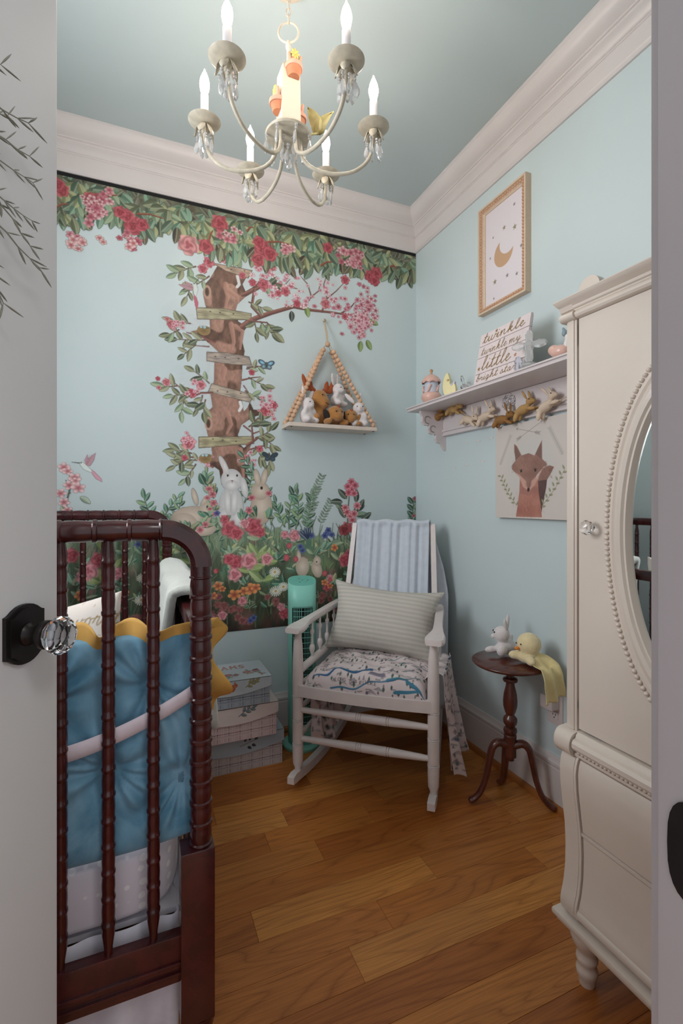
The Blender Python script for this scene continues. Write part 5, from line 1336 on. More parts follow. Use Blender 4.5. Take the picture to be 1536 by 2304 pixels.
for sg in (-1, 1):
    x = sg * HW
    chp('front_leg', MB().lathe([(.012, .048), (.014, .070), (.0205, .085), (.0215, .12)] + [q for z in (.165, .262, .36) for q in [(.022, z - .006), (.0180, z - .0035), (.0230, z - .0005), (.0180, z + .0022), (.022, z + .005)]] + [(.0225, .42), (.0215, .50), (.019, .56), (.0145, .60), (.012, .622)], 20, T(x, 0, 0)))
    b0 = Vector((sg * bw, bk, .075)); b1 = Vector((sg * (bw - .01), bk + .02, SEAT)); b2 = Vector((sg * tw, bk + rake, TOPZ))
    pts = [b0, b1, (b1 * .5 + b2 * .5), b2]
    chp('back_post', MB().tube(pts, [.018, .020, .018, .016], 4, None, False, 1.0, Vector((1, 1, 0))), sm=20)
    # rocker: shallow arc touching the floor near the middle
    arc = []; Rr = 1.35
    for k in range(25):
        y = -.075 + .78 * k / 24; yc = y - .24; arc.append((y, Rr - math.sqrt(Rr * Rr - yc * yc)))
    out = [(y, z) for y, z in arc] + [(y, z + .036 - (.010 if (k < 1) else 0)) for k, (y, z) in reversed(list(enumerate(arc)))]
    n = len(out); rk = MB(); wv = .014
    vs = [(x * (1 if True else 1) - sg * (.03 * max(0, (y) / bk)) - wv, y, z) for y, z in out] + [(x - sg * (.03 * max(0, y / bk)) + wv, y, z) for y, z in out]
    m_ = n // 2; fs = []
    for q in range(m_ - 1): fs += [(q, q + 1, n - 2 - q, n - 1 - q), (n + q, n + n - 1 - q, n + n - 2 - q, n + q + 1)]
    fs += [(i, (i + 1) % n, n + (i + 1) % n, n + i) for i in range(n)]
    chp('rocker', rk.add(vs, fs), sm=30)
    # arm: flat board, wider and rounded at the front
    ax = sg * (HW + .005); arm = [(-.030, -.048), (.030, -.050), (.040, -.02), (.036, .03), (.024, .09), (.018, .20), (.017, bk + .035), (-.017, bk + .035), (-.018, .2), (-.022, .09), (-.030, .04), (-.036, 0)]
    arm = [(p.x, p.y) for p in spline([(a, b, 0) for a, b in arm + [arm[0]]], 3)][:-1]
    am = MB(); n = len(arm)
    ins = lambda k: [(a * k - sg * (0 if b < .1 else (b - .1) * .08) + ax, b, 0) for a, b in arm]
    zz = lambda b: .622 + .016 * max(0, (b) / bk)
    vs = [(a, b, zz(b)) for a, b, _ in ins(.86)] + [(a, b, zz(b) + .006) for a, b, _ in ins(1)] + [(a, b, zz(b) + .016) for a, b, _ in ins(1)] + [(a, b, zz(b) + .022) for a, b, _ in ins(.86)]
    fs = [tuple(reversed(range(n))), tuple(range(3 * n, 4 * n))]
    for r in range(3): fs += [(r * n + i, r * n + (i + 1) % n, (r + 1) * n + (i + 1) % n, (r + 1) * n + i) for i in range(n)]
    chp('arm', am.add(vs, fs), sm=30)
    # lower arm rail and little turned spindles
    p0, p1 = Vector((x, 0, .455)), Vector((sg * bw, bk + .03, .480))
    chp('arm_rail', MB().lathe([(.011, 0), (.016, .03), (.0165, .2), (.016, .40), (.011, (p1 - p0).length)], 14, frame(p0, p1 - p0)))
    for t in (.30, .48, .66, .84):
        q = p0.lerp(p1, t); hgt = .622 + .016 * t - q.z - .012
        chp('arm_spindle', MB().lathe([(.005, 0), (.0055, .014), (.0105, .028), (.0125, .040), (.0105, .052), (.0055, .058), (.007, .061), (.0052, .066), (.0048, .098), (.0085, .106), (.0095, .112), (.0085, .118), (.005, .123), (.005, hgt)], 12, T(q.x, q.y, q.z + .010)))
    # side seat rail and stretchers
    chp('seat_rail', MB().sweep([(-.011, -.018), (.011, -.018), (.011, .018), (-.011, .018)], [((x, .0, SEAT), (1, 0, 0), (0, 0, 1)), ((sg * bw, bk, SEAT - .01), (1, 0, 0), (0, 0, 1))]), sm=20)
    for z in (.30, .19):
        a, b = Vector((x, 0, z)), Vector((sg * bw, bk, z + .01)); chp('side_stretcher', MB().lathe(ringed(.0125, (b - a).length, [.2, .22], .009, .009), 12, frame(a, b - a)))
# front seat rail (bowed) and the two turned stretchers
fs_ = [((x_, -.010 - .016 * (1 - (x_ / HW) ** 2), SEAT), (0, 1, 0), (0, 0, 1)) for x_ in [-HW + 2 * HW * k / 14 for k in range(15)]]
chp('seat_rail', MB().sweep([(-.011, -.022), (.009, -.022), (.011, -.019), (.011, .019), (.009, .022), (-.011, .022)], fs_), sm=30)
chp('seat_rail', MB().box((0, bk, SEAT - .01), (2 * bw, .02, .034), None, .003))
for z in (.303, .187):
    L = 2 * HW
    chp('front_stretcher', MB().lathe([(.0095, 0), (.011, .02), (.0135, .12)] + [q for t in (L * .46 - .0, L * .46 + .009, L * .46 + .018, L * .68, L * .68 + .009) for q in [(.0172, t - .004), (.0138, t - .002), (.0172, t)]] + [(.0165, L * .72), (.0125, L - .05), (.0095, L)], 18, T(-HW, -.002, z) @ RY(PI / 2)))
chp('seat_board', MB().box((0, bk / 2, SEAT - .004), (2 * HW - .05, bk - .03, .012), None, .003))
# back: top rail and slats (mostly under the blanket)
chp('top_rail', MB().box((0, bk + rake, TOPZ - .045), (2 * tw - .02, .018, .075), T(0, 0, 0), .005))
chp('back_rail', MB().box((0, bk + .055, .50), (2 * bw - .03, .016, .05), None, .004))
for k in range(5):
    x_ = -.13 + k * .065; chp('back_slat', MB().tube([(x_ * 1.1, bk + .056, .51), (x_, bk + rake - .005, TOPZ - .06)], .009, 8))

# ---- printed muslin over the seat cushion, hanging down on both sides
def chair_thing(name, label, cat): return thing(name, label, cat, CHM.copy())
def river_print(C, seed=2, dens=1.0):
    rr = random.Random(seed); x0, x1 = C.x0, C.x0 + C.W * C.g; y0, y1 = C.y0, C.y0 + C.H * C.g
    A = (x1 - x0) * (y1 - y0)
    DK = [(70, 66, 74), (84, 80, 92), (60, 76, 74), (96, 90, 98)]
    for k in range(int(7 * A / .2)):
        x, y = rr.uniform(x0, x1), rr.uniform(y0, y1); a = rr.uniform(-.4, .4); pts = [(x, y)]
        for q in range(7): a += rr.uniform(-.5, .5); pts.append((pts[-1][0] + .022 * math.cos(a), pts[-1][1] + .014 * math.sin(a)))
        c = rr.choice([(58, 108, 150), (70, 128, 158), (84, 150, 150)]); C.stroke(smooth2(pts, 4), rr.uniform(.004, .016), rr.uniform(.002, .006), c, (44, 84, 126))
    for k in range(int(260 * dens * A / .2)):
        x, y = rr.uniform(x0, x1), rr.uniform(y0, y1); h = rr.uniform(.009, .022); t = rr.random()
        if t < .35:
            c = rr.choice([(64, 110, 92), (86, 140, 120), (70, 84, 80)]); C.leaf(x, y, h, h * .5, PI / 2, c, tuple(v * .8 for v in c), .9, 0, False); C.stroke([(x, y - .003), (x, y + h)], .0016, .0012, (60, 60, 62))
        elif t < .6:
            c = rr.choice(DK); C.stroke([(x, y), (x, y + h)], .0016, .001, c)
            for q in range(3): z = y + h * (.25 + .25 * q); w = h * .3 * (1 - q * .25); C.stroke([(x - w, z - w * .5), (x, z), (x + w, z - w * .5)], .0014, .0014, c)
        elif t < .72:
            c = rr.choice([(120, 112, 130), (108, 116, 128), (150, 134, 138)]); C.poly([(x - h, y), (x, y + h * .9), (x + h, y)], c, .55); C.stroke([(x - h, y), (x, y + h * .9), (x + h, y)], .0014, .0014, (92, 84, 94))
        elif t < .9:
            c = rr.choice(DK)
            for q in range(4): C.ell(x + q * .005, y + rr.uniform(-.002, .002), .0022, .003, c, None, 0, .8)
        else: C.ell(x, y, h * .4, h * .3, rr.choice([(196, 170, 168), (150, 158, 168), (120, 150, 140)]), None, 0, .6)
def block(C, text, x, y, s, col, step=.72):
    G = {'A': [[(0, 0), (.3, 1), (.6, 0)], [(.12, .4), (.48, .4)]], 'L': [[(0, 1), (0, 0), (.5, 0)]], 'O': [[(.3, 1), (0, .7), (0, .3), (.3, 0), (.6, .3), (.6, .7), (.3, 1)]], 'N': [[(0, 0), (0, 1), (.5, 0), (.5, 1)]], 'G': [[(.55, .85), (.3, 1), (0, .7), (0, .3), (.3, 0), (.55, .2), (.55, .5), (.3, .5)]],
         'T': [[(0, 1), (.6, 1)], [(.3, 1), (.3, 0)]], 'H': [[(0, 0), (0, 1)], [(.5, 0), (.5, 1)], [(0, .5), (.5, .5)]], 'E': [[(.5, 1), (0, 1), (0, 0), (.5, 0)], [(0, .5), (.4, .5)]], 'R': [[(0, 0), (0, 1), (.45, .9), (.45, .55), (0, .5), (.5, 0)]], 'I': [[(.2, 0), (.2, 1)]], 'V': [[(0, 1), (.3, 0), (.6, 1)]], 'W': [[(0, 1), (.15, 0), (.3, .7), (.45, 0), (.6, 1)]], 'D': [[(0, 0), (0, 1), (.4, .8), (.5, .5), (.4, .2), (0, 0)]], 'S': [[(.5, .9), (.2, 1), (0, .75), (.5, .3), (.3, 0), (0, .1)]], 'M': [[(0, 0), (.05, 1), (.3, .4), (.55, 1), (.6, 0)]]}
    for ch in text:
        if ch != ' ':
            for st in G[ch]: C.stroke([(x + a * s, y + b * s) for a, b in st], s * .16, s * .14, col)
        x += s * step
MUS = (222, 208, 208)
th = chair_thing('printed_throw', 'cream muslin printed with trees and rivers covering the chair seat', 'throw blanket')
M_MUS = vcol_mat('printed_muslin', .85, .25, 500)
SW, SD, ST = 2 * HW - .055, .40, .075
def seat_top(X, Y):
    """Y < 0 is the front roll that drops to the seat rail, Y > 0 the top of the cushion"""
    u = X / (SW / 2); fr = np.clip(-Y, 0, 1); Y = np.maximum(Y, 0)
    back = np.clip(1 - np.clip((Y - .19) / (SD / 2), 0, 1) ** 5, 0, 1) ** .5
    e = np.clip(1 - np.abs(u) ** 5, 0, 1) ** .5 * back
    k = np.clip(fr / .078, 0, 1)
    z = SEAT + .018 + ST * e + .004 * np.sin(X * 60 + Y * 30) * e + .003 * np.sin(Y * 90) * e
    z = z - k * (ST * e + .004) - .014 * np.clip(1 - Y / .035, 0, 1) ** 2 * (1 - k)
    yy = Y - .016 * (1 - u * u) * np.clip(1 - Y / .12, 0, 1) - .012 * np.sin(k * PI * .75)
    return np.stack([X * (1 + .02 * e), yy, z], 1)
g_ = .0022
C = Canvas(int(SW / g_) + 1, int((SD + .078) / g_) + 1, -SW / 2, -.078, g_, MUS); river_print(C, 2, 1.5)
C.stroke(smooth2([(-.20, -.005), (-.14, .000), (-.11, .030), (-.07, .022), (-.02, .026), (.02, .060)]), .006, .018, (62, 112, 154), (44, 86, 132))
C.stroke(smooth2([(-.12, -.055), (-.03, -.046), (.04, -.012), (.12, .006)]), .010, .004, (70, 124, 158))
C.stroke(smooth2([(.13, -.05), (.18, -.030), (.22, -.010), (.17, .01)]), .016, .012, (70, 130, 156))
C.poly([(.02, .012), (.04, .045), (.06, .035), (.075, .048), (.09, .012)], (120, 112, 134), .9)
block(C, 'ALONG THE RIVER', -.115, -.026, .015, (80, 76, 82)); block(C, 'WOODS', -.12, .120, .014, (150, 140, 144))
me = C.mesh('seat_cover', seat_top, False); me.shade_smooth(); me.materials.append(M_MUS); obj('seat_cover', me, None, th)
# cushion below the print
ft = MB()
ft.box((0, .19, SEAT + .014), (SW - .01, SD - .01, .022), None, .010)
obj('cushion_pad', ft, mat('muslin_plain', rgb(*MUS), .85), th)
def hang(name, x0, y0, y1, L, sg, seed, flare=.10, z0=None, tilt=0.0):
    w = y1 - y0; C = Canvas(int(w * 1.25 / .004) + 1, int(L / .004) + 1, 0, -L, .004, MUS); river_print(C, seed, 1.5)
    z0 = z0 or SEAT + .045
    def f(X, Y):
        u = X / (w * 1.25); v = -Y / L
        fold = (.004 + .020 * v) * np.sin(u * 26 + seed) + .012 * v * np.sin(u * 11 + 1)
        return np.stack([x0 + sg * (.018 + flare * v ** 1.2 + fold), y0 + w * u * (1 + .10 * v) + tilt * v + .006 * np.sin(v * 14 + u * 9), z0 - L * v * (.96 + .05 * np.sin(u * 7)) + .004 * np.sin(u * 40) * v], 1)
    me = C.mesh(name, f, False); me.shade_smooth(); me.materials.append(M_MUS); return solid(obj(name, me, None, th), .0018, 0)
hang('hanging_side', HW + .012, .09, .38, .41, 1, 5, .050, SEAT + .09, .01)
hang('hanging_side', -HW + .055, .07, .36, .26, -1, 8, -.03, SEAT - .01)
# bridge where the print climbs over the side rail
def bridge(u, v): a = v * PI; return (HW - .05 + .078 * v, .09 + .27 * u, SEAT + .055 + .038 * math.sin(a * .75) + .003 * math.sin(u * 30))
obj('side_fold', MB().grid(bridge, 24, 10), MATS['muslin_plain'], th, 180)

# ---- striped lumbar pillow
def stripe_mat():
    n = N('striped_linen'); co = n.coord('Object', (1, 1, 1)); w = n.new('ShaderNodeTexWave', wave_type='BANDS', bands_direction='Y'); w.inputs['Scale'].default_value = 17; w.inputs['Distortion'].default_value = .6; n.link(co, w.inputs['Vector'])
    w2 = n.new('ShaderNodeTexWave', wave_type='BANDS', bands_direction='X'); w2.inputs['Scale'].default_value = 62; n.link(co, w2.inputs['Vector'])
    c = n.ramp(w.outputs['Fac'], [(.25, rgb(196, 191, 182)), (.75, rgb(211, 205, 196))]); c = n.mix(.10, c, w2.outputs['Color'], 'MULTIPLY')
    n.color(c); n.bsdf.inputs['Roughness'].default_value = .9; n.bump(w2.outputs['Fac'], .25, .0015); return n.m
pil = MB(); mk = pillow_surface(.52, .32, .19, pinch=.15, pw=.62, fn=lambda x, y: .003 * math.sin(x * 30 + 3 * math.sin(y * 14)))
pil.grid(mk(1), 48, 32); pil.grid(mk(-1), 48, 32)
po = obj('lumbar_pillow', pil, stripe_mat(), None, 180)
po.matrix_world = CHM @ T(.008, .325, SEAT + .225) @ RY(math.radians(4)) @ RX(math.radians(68))
tag(po, 'grey striped lumbar pillow leaning on the rocking chair back', 'pillow')

# ---- pale blue plush blanket over the chair back
M_PLUSH = mat('blue_grey_plush', rgb(206, 213, 224), .95, .05, 40, .45, 380, .002, sheen=.6)
bb = MB()
def back_blanket(u, v):
    hwid = .185
    x = (u - .5) * 2 * hwid
    fold = .017 * math.sin(u * 25) + .008 * math.sin(u * 47 + 1)
    if v < .45:        # front side, from the seat up to the top rail
        t = v / .45; z = SEAT + .12 + (TOPZ - SEAT - .115) * t; y = bk + .035 + (rake - .02) * ((z - SEAT) / (TOPZ - SEAT)) - .028
        return (x * (1 + .02 * (1 - t)), y - abs(fold) * (1.0 - .2 * t), z + .004 * math.sin(u * 20) * t)
    if v < .55:
        a = (v - .45) / .10 * PI; c = Vector((0, bk + rake, TOPZ + .005)); return (x, c.y - .034 * math.cos(a), c.z + .016 * math.sin(a) + .004 * math.sin(u * 20))
    t = (v - .55) / .45; z = TOPZ - (TOPZ - .16) * t
    return (x * (1 + .34 * min(1, t * 2.6)) + .026 * min(1, t * 4), bk + rake + .034 - (rake - .06) * t + .02 * t * math.sin(u * 14) + fold * .8, z)
bb.grid(back_blanket, 90, 60)
b3 = obj('plush_blanket', bb, M_PLUSH, None, 180); solid(b3, .010); b3.matrix_world = CHM.copy(); tag(b3, 'pale blue plush blanket hanging over the rocking chair back', 'blanket')
# ================================================================== TOWER FAN
M_FAN = mat('mint_plastic', rgb(138, 208, 192), .4, .02, 8)
M_FAN2 = mat('mint_plastic_deep', rgb(112, 188, 174), .45, .02, 8)
M_VOID = mat('fan_inside', rgb(20, 40, 38), .8)
fb = Vector((.715, 2.178, 0))
fan = thing('tower_fan', 'mint green tower fan standing on round base behind rocking chair', 'fan', T(*fb) @ RZ(math.radians(-12)))
obj('base', MB().lathe([(0, 0), (.090, 0), (.092, .003), (.092, .014), (.087, .018), (.045, .024), (0, .026)], 48, cap=False), M_FAN, fan)
FH = .787; fw, fd = .066, .060
def oval(k=1.0, n=48): return [(fw * k * math.copysign(abs(math.cos(a)) ** .75, math.cos(a)), fd * k * math.copysign(abs(math.sin(a)) ** .85, math.sin(a))) for a in [2 * PI * q / n for q in range(n)]]
# housing: a shell with a window cut in the front (towards -y)
n_ = 48; ov = oval(); hs = MB(); levels = [.022, .10, .115, .655, .665, .725]
vs, fs = [], []
for li, z in enumerate(levels):
    for x, y in ov:
        zz = z if li < len(levels) - 1 else FH - .028 + .030 * ((y + fd) / (2 * fd))
        vs.append((x, y, zz))
win_ = set(q for q in range(n_) if PI * 1.26 < 2 * PI * (q + .5) / n_ < PI * 1.70)
for li in range(len(levels) - 1):
    for q in range(n_):
        if li == 2 and q in win_: continue
        q2 = (q + 1) % n_; fs.append((li * n_ + q, li * n_ + q2, (li + 1) * n_ + q2, (li + 1) * n_ + q))
hs.add(vs, fs)
solid(obj('housing', hs, M_FAN, fan, 40), .003)
tp = [(x * .985, y * .985, FH - .028 + .030 * ((y + fd) / (2 * fd))) for x, y in ov]
obj('top_panel', MB().add(tp + [(0, 0, FH - .011)], [(q, (q + 1) % n_, n_) for q in range(n_)]), M_FAN2, fan, 60)
for k in range(7):
    a = k * 2 * PI / 6; r = .022 if k < 6 else 0; x, y = r * math.cos(a) * 1.2, r * math.sin(a); z = FH - .028 + .030 * ((y + fd) / (2 * fd))
    obj('button', MB().lathe([(.0045, 0), (.0045, .0025), (.003, .003)], 12, T(x, y, z)), M_FAN2 if k % 2 else mat('fan_button_grey', rgb(90, 140, 132), .4), fan)
obj('blower', MB().add([(x * .72, y * .72, z) for z in (.10, .66) for x, y in ov], [(q, (q + 1) % n_, n_ + (q + 1) % n_, n_ + q) for q in range(n_)]), M_VOID, fan, 60)
# grille: vertical ribs and horizontal bars following the front curve
def ov_pt(a, k=.965): return Vector((fw * k * math.copysign(abs(math.cos(a)) ** .75, math.cos(a)), fd * k * math.copysign(abs(math.sin(a)) ** .85, math.sin(a)), 0))
a0, a1 = PI * 1.265, PI * 1.695
for k in range(11):
    a = a0 + (a1 - a0) * (k + .5) / 11; p = ov_pt(a); obj('grille_rib', MB().tube([p + Vector((0, 0, .112)), p + Vector((0, 0, .658))], .0011, 6), M_FAN, fan)
for k in range(22):
    z = .125 + k * .0245
    if z > .655: break
    obj('grille_bar', MB().tube([ov_pt(a0 + (a1 - a0) * q / 10, .945) + Vector((0, 0, z)) for q in range(11)], .0012, 6), M_FAN, fan)
# power cord on the floor by the boxes
cp = [on_z(640, 1660, .005), on_z(622, 1652, .006), on_z(634, 1642, .006), on_z(652, 1650, .02), on_z(640, 1640, .03), on_z(660, 1625, .03)]
co_ = [Vector((.605, 2.312, .008)), Vector((.599, 2.27, .005)), Vector((.602, 2.23, .005)), Vector((.615, 2.218, .005)), Vector((.632, 2.25, .006)), Vector((.622, 2.295, .006)), Vector((.66, 2.305, .008)), Vector((.715, 2.292, .012))]
tag(obj('power_cord', MB().tube(spline(co_, 8), .0035, 8), mat('black_cord', rgb(28, 26, 26), .5)), 'black power cord coiled on floor beside the mint fan', 'cord')

# ================================================================== KEEPSAKE BOXES
def plaid_mat(name, base, l1, l2):
    n = N(name); co = n.coord('Object', (1, 1, 1)); sx = n.new('ShaderNodeSeparateXYZ'); n.link(co, sx.inputs[0])
    ad = n.new('ShaderNodeMath', operation='ADD'); n.link(sx.outputs[0], ad.inputs[0]); n.link(sx.outputs[1], ad.inputs[1])
    def lines(src, per, w, off=0):
        m = n.new('ShaderNodeMath', operation='MULTIPLY_ADD'); m.inputs[1].default_value = 1 / per; m.inputs[2].default_value = off; n.link(src, m.inputs[0])
        f = n.new('ShaderNodeMath', operation='FRACT'); n.link(m.outputs[0], f.inputs[0]); g = n.new('ShaderNodeMath', operation='LESS_THAN'); g.inputs[1].default_value = w / per; n.link(f.outputs[0], g.inputs[0]); return g.outputs[0]
    c = base
    for src in (ad.outputs[0], sx.outputs[2]):
        c = n.mix(lines(src, .0075, .0012), c, tuple(.62 * a + .38 * b for a, b in zip(base, l1))) if isinstance(c, tuple) else n.mix(lines(src, .0075, .0012), c, tuple(.62 * a + .38 * b for a, b in zip(base, l1)))
        c = n.mix(lines(src, .046, .0022, .2), c, l1); c = n.mix(lines(src, .046, .0016, .42), c, l2); c = n.mix(lines(src, .023, .006, .1), c, tuple(.7 * a + .3 * b for a, b in zip(base, l2)))
    n.color(c); n.bsdf.inputs['Roughness'].default_value = .6; return n.m
def lidbox(label, x0, x1, y0, y1, z0, z1, lidh, m_body, m_lid, deco, top=None):
    c = Vector(((x0 + x1) / 2, (y0 + y1) / 2, z0)); w, d, h = x1 - x0, y1 - y0, z1 - z0
    b = thing('keepsake_box', label, 'storage box', T(*c), 'stacked keepsake boxes beside the crib')
    obj('body', MB().box((0, 0, (h - .012) / 2), (w - .012, d - .012, h - .012), None, .0015), m_body, b, 0)
    # lid with an arched lower edge on the front
    lid = MB(); lid.box((0, 0, h - .002), (w, d, .004), None, .001); n = 30
    for (xa, ya, xb, yb, nx, ny) in ((-w / 2, -d / 2, w / 2, -d / 2, 0, -1), (w / 2, -d / 2, w / 2, d / 2, 1, 0), (w / 2, d / 2, -w / 2, d / 2, 0, 1), (-w / 2, d / 2, -w / 2, -d / 2, -1, 0)):
        vs, fs = [], []
        for k in range(n + 1):
            t = k / n; x, y = xa + (xb - xa) * t, ya + (yb - ya) * t; low = h - lidh * (.72 + .42 * math.sin(PI * t) ** 1.0) if ny else h - lidh * .8
            vs += [(x, y, h - .001), (x, y, low), (x - nx * .004, y - ny * .004, low), (x - nx * .004, y - ny * .004, h - .001)]
        for k in range(n):
            for q in range(4): fs.append((k * 4 + q, k * 4 + (q + 1) % 4, k * 4 + 4 + (q + 1) % 4, k * 4 + 4 + q))
        lid.add(vs, fs)
    lo = obj('lid', lid, m_lid, b, 20)
    g = .0016; C = Canvas(int(w / g), int(lidh * .95 / g), -w / 2, h - lidh * .95 - .001, g); deco(C, w, h, lidh)
    me = C.mesh('front_print', lambda X, Y: np.stack([X, np.full_like(X, -d / 2 - .0006), Y], 1)); me.materials.append(M_PRINT); obj('print', me, None, lo)
    if top:
        C = Canvas(int(w / g), int(d / g), -w / 2, -d / 2, g); top(C, w, d)
        me = C.mesh('top_print', lambda X, Y: np.stack([X, Y, np.full_like(X, h + .0008)], 1)); me.materials.append(M_PRINT); obj('print', me, None, lo)
    return b
def sprig(C, x, y, ang, L, n, c1, c2, ll):
    pts = [(x + math.cos(ang) * L * k / 6, y + math.sin(ang) * L * k / 6 + .1 * L * math.sin(k / 2)) for k in range(7)]; C.stroke(pts, .0022, .0014, c2)
    for k in range(n):
        i = min(6, int((k + 1) / n * 6)); sg = 1 if k % 2 else -1; a = ang + (sg * .8 if k < n - 1 else 0); C.leaf(pts[i][0], pts[i][1], ll, ll * .45, a, c1, c2)
def d_low(C, w, h, l):
    for x, a, f in ((w * .10, .35, 1), (-w * .32, 2.7, -1)):
        for k, (dx, dy, an) in enumerate(((0, .014, 1.3), (.018, .018, 1.0), (.042, .016, .6), (.012, -.014, -.6), (.03, -.006, -.5))):
            C.leaf(x + f * dx, h - l * .55 + dy * .8, .020, .011, an if f > 0 else PI - an, (74, 76, 92), (58, 60, 74), 1, 0, False)
        C.stroke([(x - f * .02, h - l * .62), (x + f * .05, h - l * .35)], .0016, .001, (150, 150, 158))
def d_mid(C, w, h, l):
    sprig(C, w * .06, h - l * .62, .45, .062, 6, (108, 136, 152), (72, 98, 118), .026); sprig(C, -w * .16, h - l * .62, PI - .45, .062, 6, (108, 136, 152), (72, 98, 118), .026)
def d_top(C, w, h, l):
    sprig(C, w * .18, h - l * .62, .5, .048, 6, (168, 164, 104), (134, 130, 78), .022); x, y = w * .02, h - l * .5; c = (206, 120, 86)
    C.ell(x, y - .004, .011, .014, c, (184, 98, 66)); C.ell(x + .011, y + .006, .009, .008, c); C.ell(x - .012, y + .004, .008, .017, (196, 108, 74), None, .3); C.ell(x + .009, y + .015, .003, .006, c); C.ell(x + .014, y + .008, .0016, .0016, (40, 30, 30)); C.ell(x - .045, y - .006, .010, .016, (140, 146, 166))
def top_print(C, w, d):
    rr = random.Random(8)
    for k in range(16):
        x, y = rr.uniform(-w * .42, w * .42), rr.uniform(-d * .38, -.005); c = rr.choice([(206, 140, 144), (150, 180, 186), (176, 120, 120), (196, 170, 150)])
        for q in range(3): C.leaf(x, y, .020, .008, rr.uniform(0, 6.2), c, tuple(v * .8 for v in c))
    for x, y in ((.08, -.03), (.0, -.04), (.12, -.025), (-.06, -.03)): C.ell(x, y, .016, .012, (206, 142, 142), (170, 100, 106))
    C.ell(.122, -.012, .013, .006, (60, 52, 56), None, .3)
    block(C, 'DREAMS', -.128, .028, .040, (196, 140, 132), .95)
BODY1 = plaid_mat('plaid_taupe', rgb(200, 190, 186), rgb(104, 84, 86), rgb(150, 146, 150)); BODY2 = plaid_mat('plaid_pink', rgb(216, 196, 194), rgb(120, 80, 86), rgb(180, 150, 152)); BODY3 = plaid_mat('plaid_blue', rgb(176, 186, 196), rgb(66, 72, 92), rgb(110, 122, 140))
LID1 = mat('lid_dusty_blue', rgb(176, 190, 200), .5, .02); LID2 = mat('lid_blush', rgb(222, 208, 204), .5, .02); LID3 = mat('lid_pale_blue', rgb(198, 208, 216), .5, .02)
lidbox('plaid keepsake box with dusty blue lid and dark leaves, bottom of stack', .16, .590, 2.050, 2.318, 0.0, .152, .070, BODY1, LID1, d_low)
lidbox('plaid keepsake box with blush pink lid and blue sprigs, middle of stack', .17, .552, 2.005, 2.275, .153, .296, .064, BODY2, LID2, d_mid)
lidbox('plaid keepsake box with squirrel and animal prints, top of stack', .18, .520, 1.995, 2.215, .297, .412, .056, BODY3, LID3, d_top, top_print)

# ================================================================== PEDESTAL TABLE
def mahog():
    n = N('mahogany'); co = n.coord('Object', (2, 14, 2)); n.color(n.ramp(n.noise(co, 5, 4, .6, .8), [(.3, rgb(58, 25, 19)), (.7, rgb(104, 52, 38))])); n.bsdf.inputs['Roughness'].default_value = .3; n.bsdf.inputs['Coat Weight'].default_value = .3; return n.m
M_MAH = mahog()
tc = Vector((1.300, 1.436, 0))
tbl = thing('pedestal_table', 'small round mahogany tripod table by the right wall', 'side table', T(*tc))
TZ = .545
obj('table_top', MB().lathe([(0, TZ - .016), (.120, TZ - .016), (.134, TZ - .013), (.1405, TZ - .007), (.1405, TZ - .003), (.137, TZ), (0, TZ)], 64, cap=False), M_MAH, tbl, 50)
obj('column', MB().lathe([(.008, .165), (.014, .168), (.014, .178), (.022, .182), (.0225, .250), (.0235, .262), (.0195, .266), (.0235, .272), (.0255, .280), (.0235, .288), (.015, .293), (.0185, .298), (.0245, .308), (.0262, .318), (.0245, .328), (.0165, .336), (.0150, .341), (.0195, .350), (.0255, .372), (.0265, .392), (.0235, .420), (.0165, .448), (.0145, .462), (.0255, .466), (.0275, .472), (.0255, .478), (.0145, .482), (.0155, .510), (.0165, .517), (.024, .522), (.034, .529), (.034, .530)], 28), M_MAH, tbl, 40)
for k, a in enumerate((math.radians(158), math.radians(-42), math.radians(67))):
    d = Vector((math.cos(a), math.sin(a), 0)); pts = spline([d * r + Vector((0, 0, z)) for r, z in ((.012, .225), (.045, .235), (.068, .215), (.080, .165), (.092, .105), (.110, .055), (.135, .024), (.158, .013))], 5)
    if k == 2: pts = spline([d * r + Vector((0, 0, z)) for r, z in ((.012, .225), (.030, .228), (.045, .20), (.055, .150), (.064, .10), (.080, .05), (.105, .022), (.130, .012))], 5)
    n = len(pts); rad = [.019 - .006 * min(1, q / (n * .6)) - (0 if q < n * .85 else 0) for q in range(n)]; rad[-4:] = [.0135, .0140, .0125, .008]
    obj('leg', MB().tube(pts, rad, 12, None, False, .8), M_MAH, tbl, 60)

# toys on the table: white rabbit lying, yellow duck comforter
M_WFUR = mat('white_plush', rgb(224, 216, 216), .95, .05, 60, .5, 330, .003, sheen=.6)
M_BFUR = mat('brown_plush', rgb(172, 118, 60), .95, .10, 50, .5, 300, .003, sheen=.5)
M_RUST = mat('rust_felt', rgb(164, 84, 46), .9, .08, 50)
M_DUCK = mat('yellow_plush', rgb(232, 214, 168), .95, .06, 50, .5, 300, .003, sheen=.5)
M_SATIN = mat('yellow_velour', rgb(236, 216, 158), .6, .05, 40, .1, 200)
M_EYE = mat('bead_eye', rgb(24, 22, 24), .2)
M_PINK = mat('pink_ear_lining', rgb(222, 184, 178), .85)
M_OR = mat('orange_felt', rgb(226, 134, 60), .8)
M_DKF = mat('black_plush', rgb(42, 34, 32), .95, .1, 60, .4, 300)
def eyes(parent, pts, r=.0028):
    for p in pts: obj('eye', MB().ball(p, r, 8, 6), M_EYE, parent, 180)
rb = thing('plush_rabbit', 'white plush rabbit lying on the small round table', 'plush toy', T(1.335, 1.500, TZ) @ RZ(math.radians(200)) @ S3(1.2, 1.2, 1.2), 'plush rabbits')
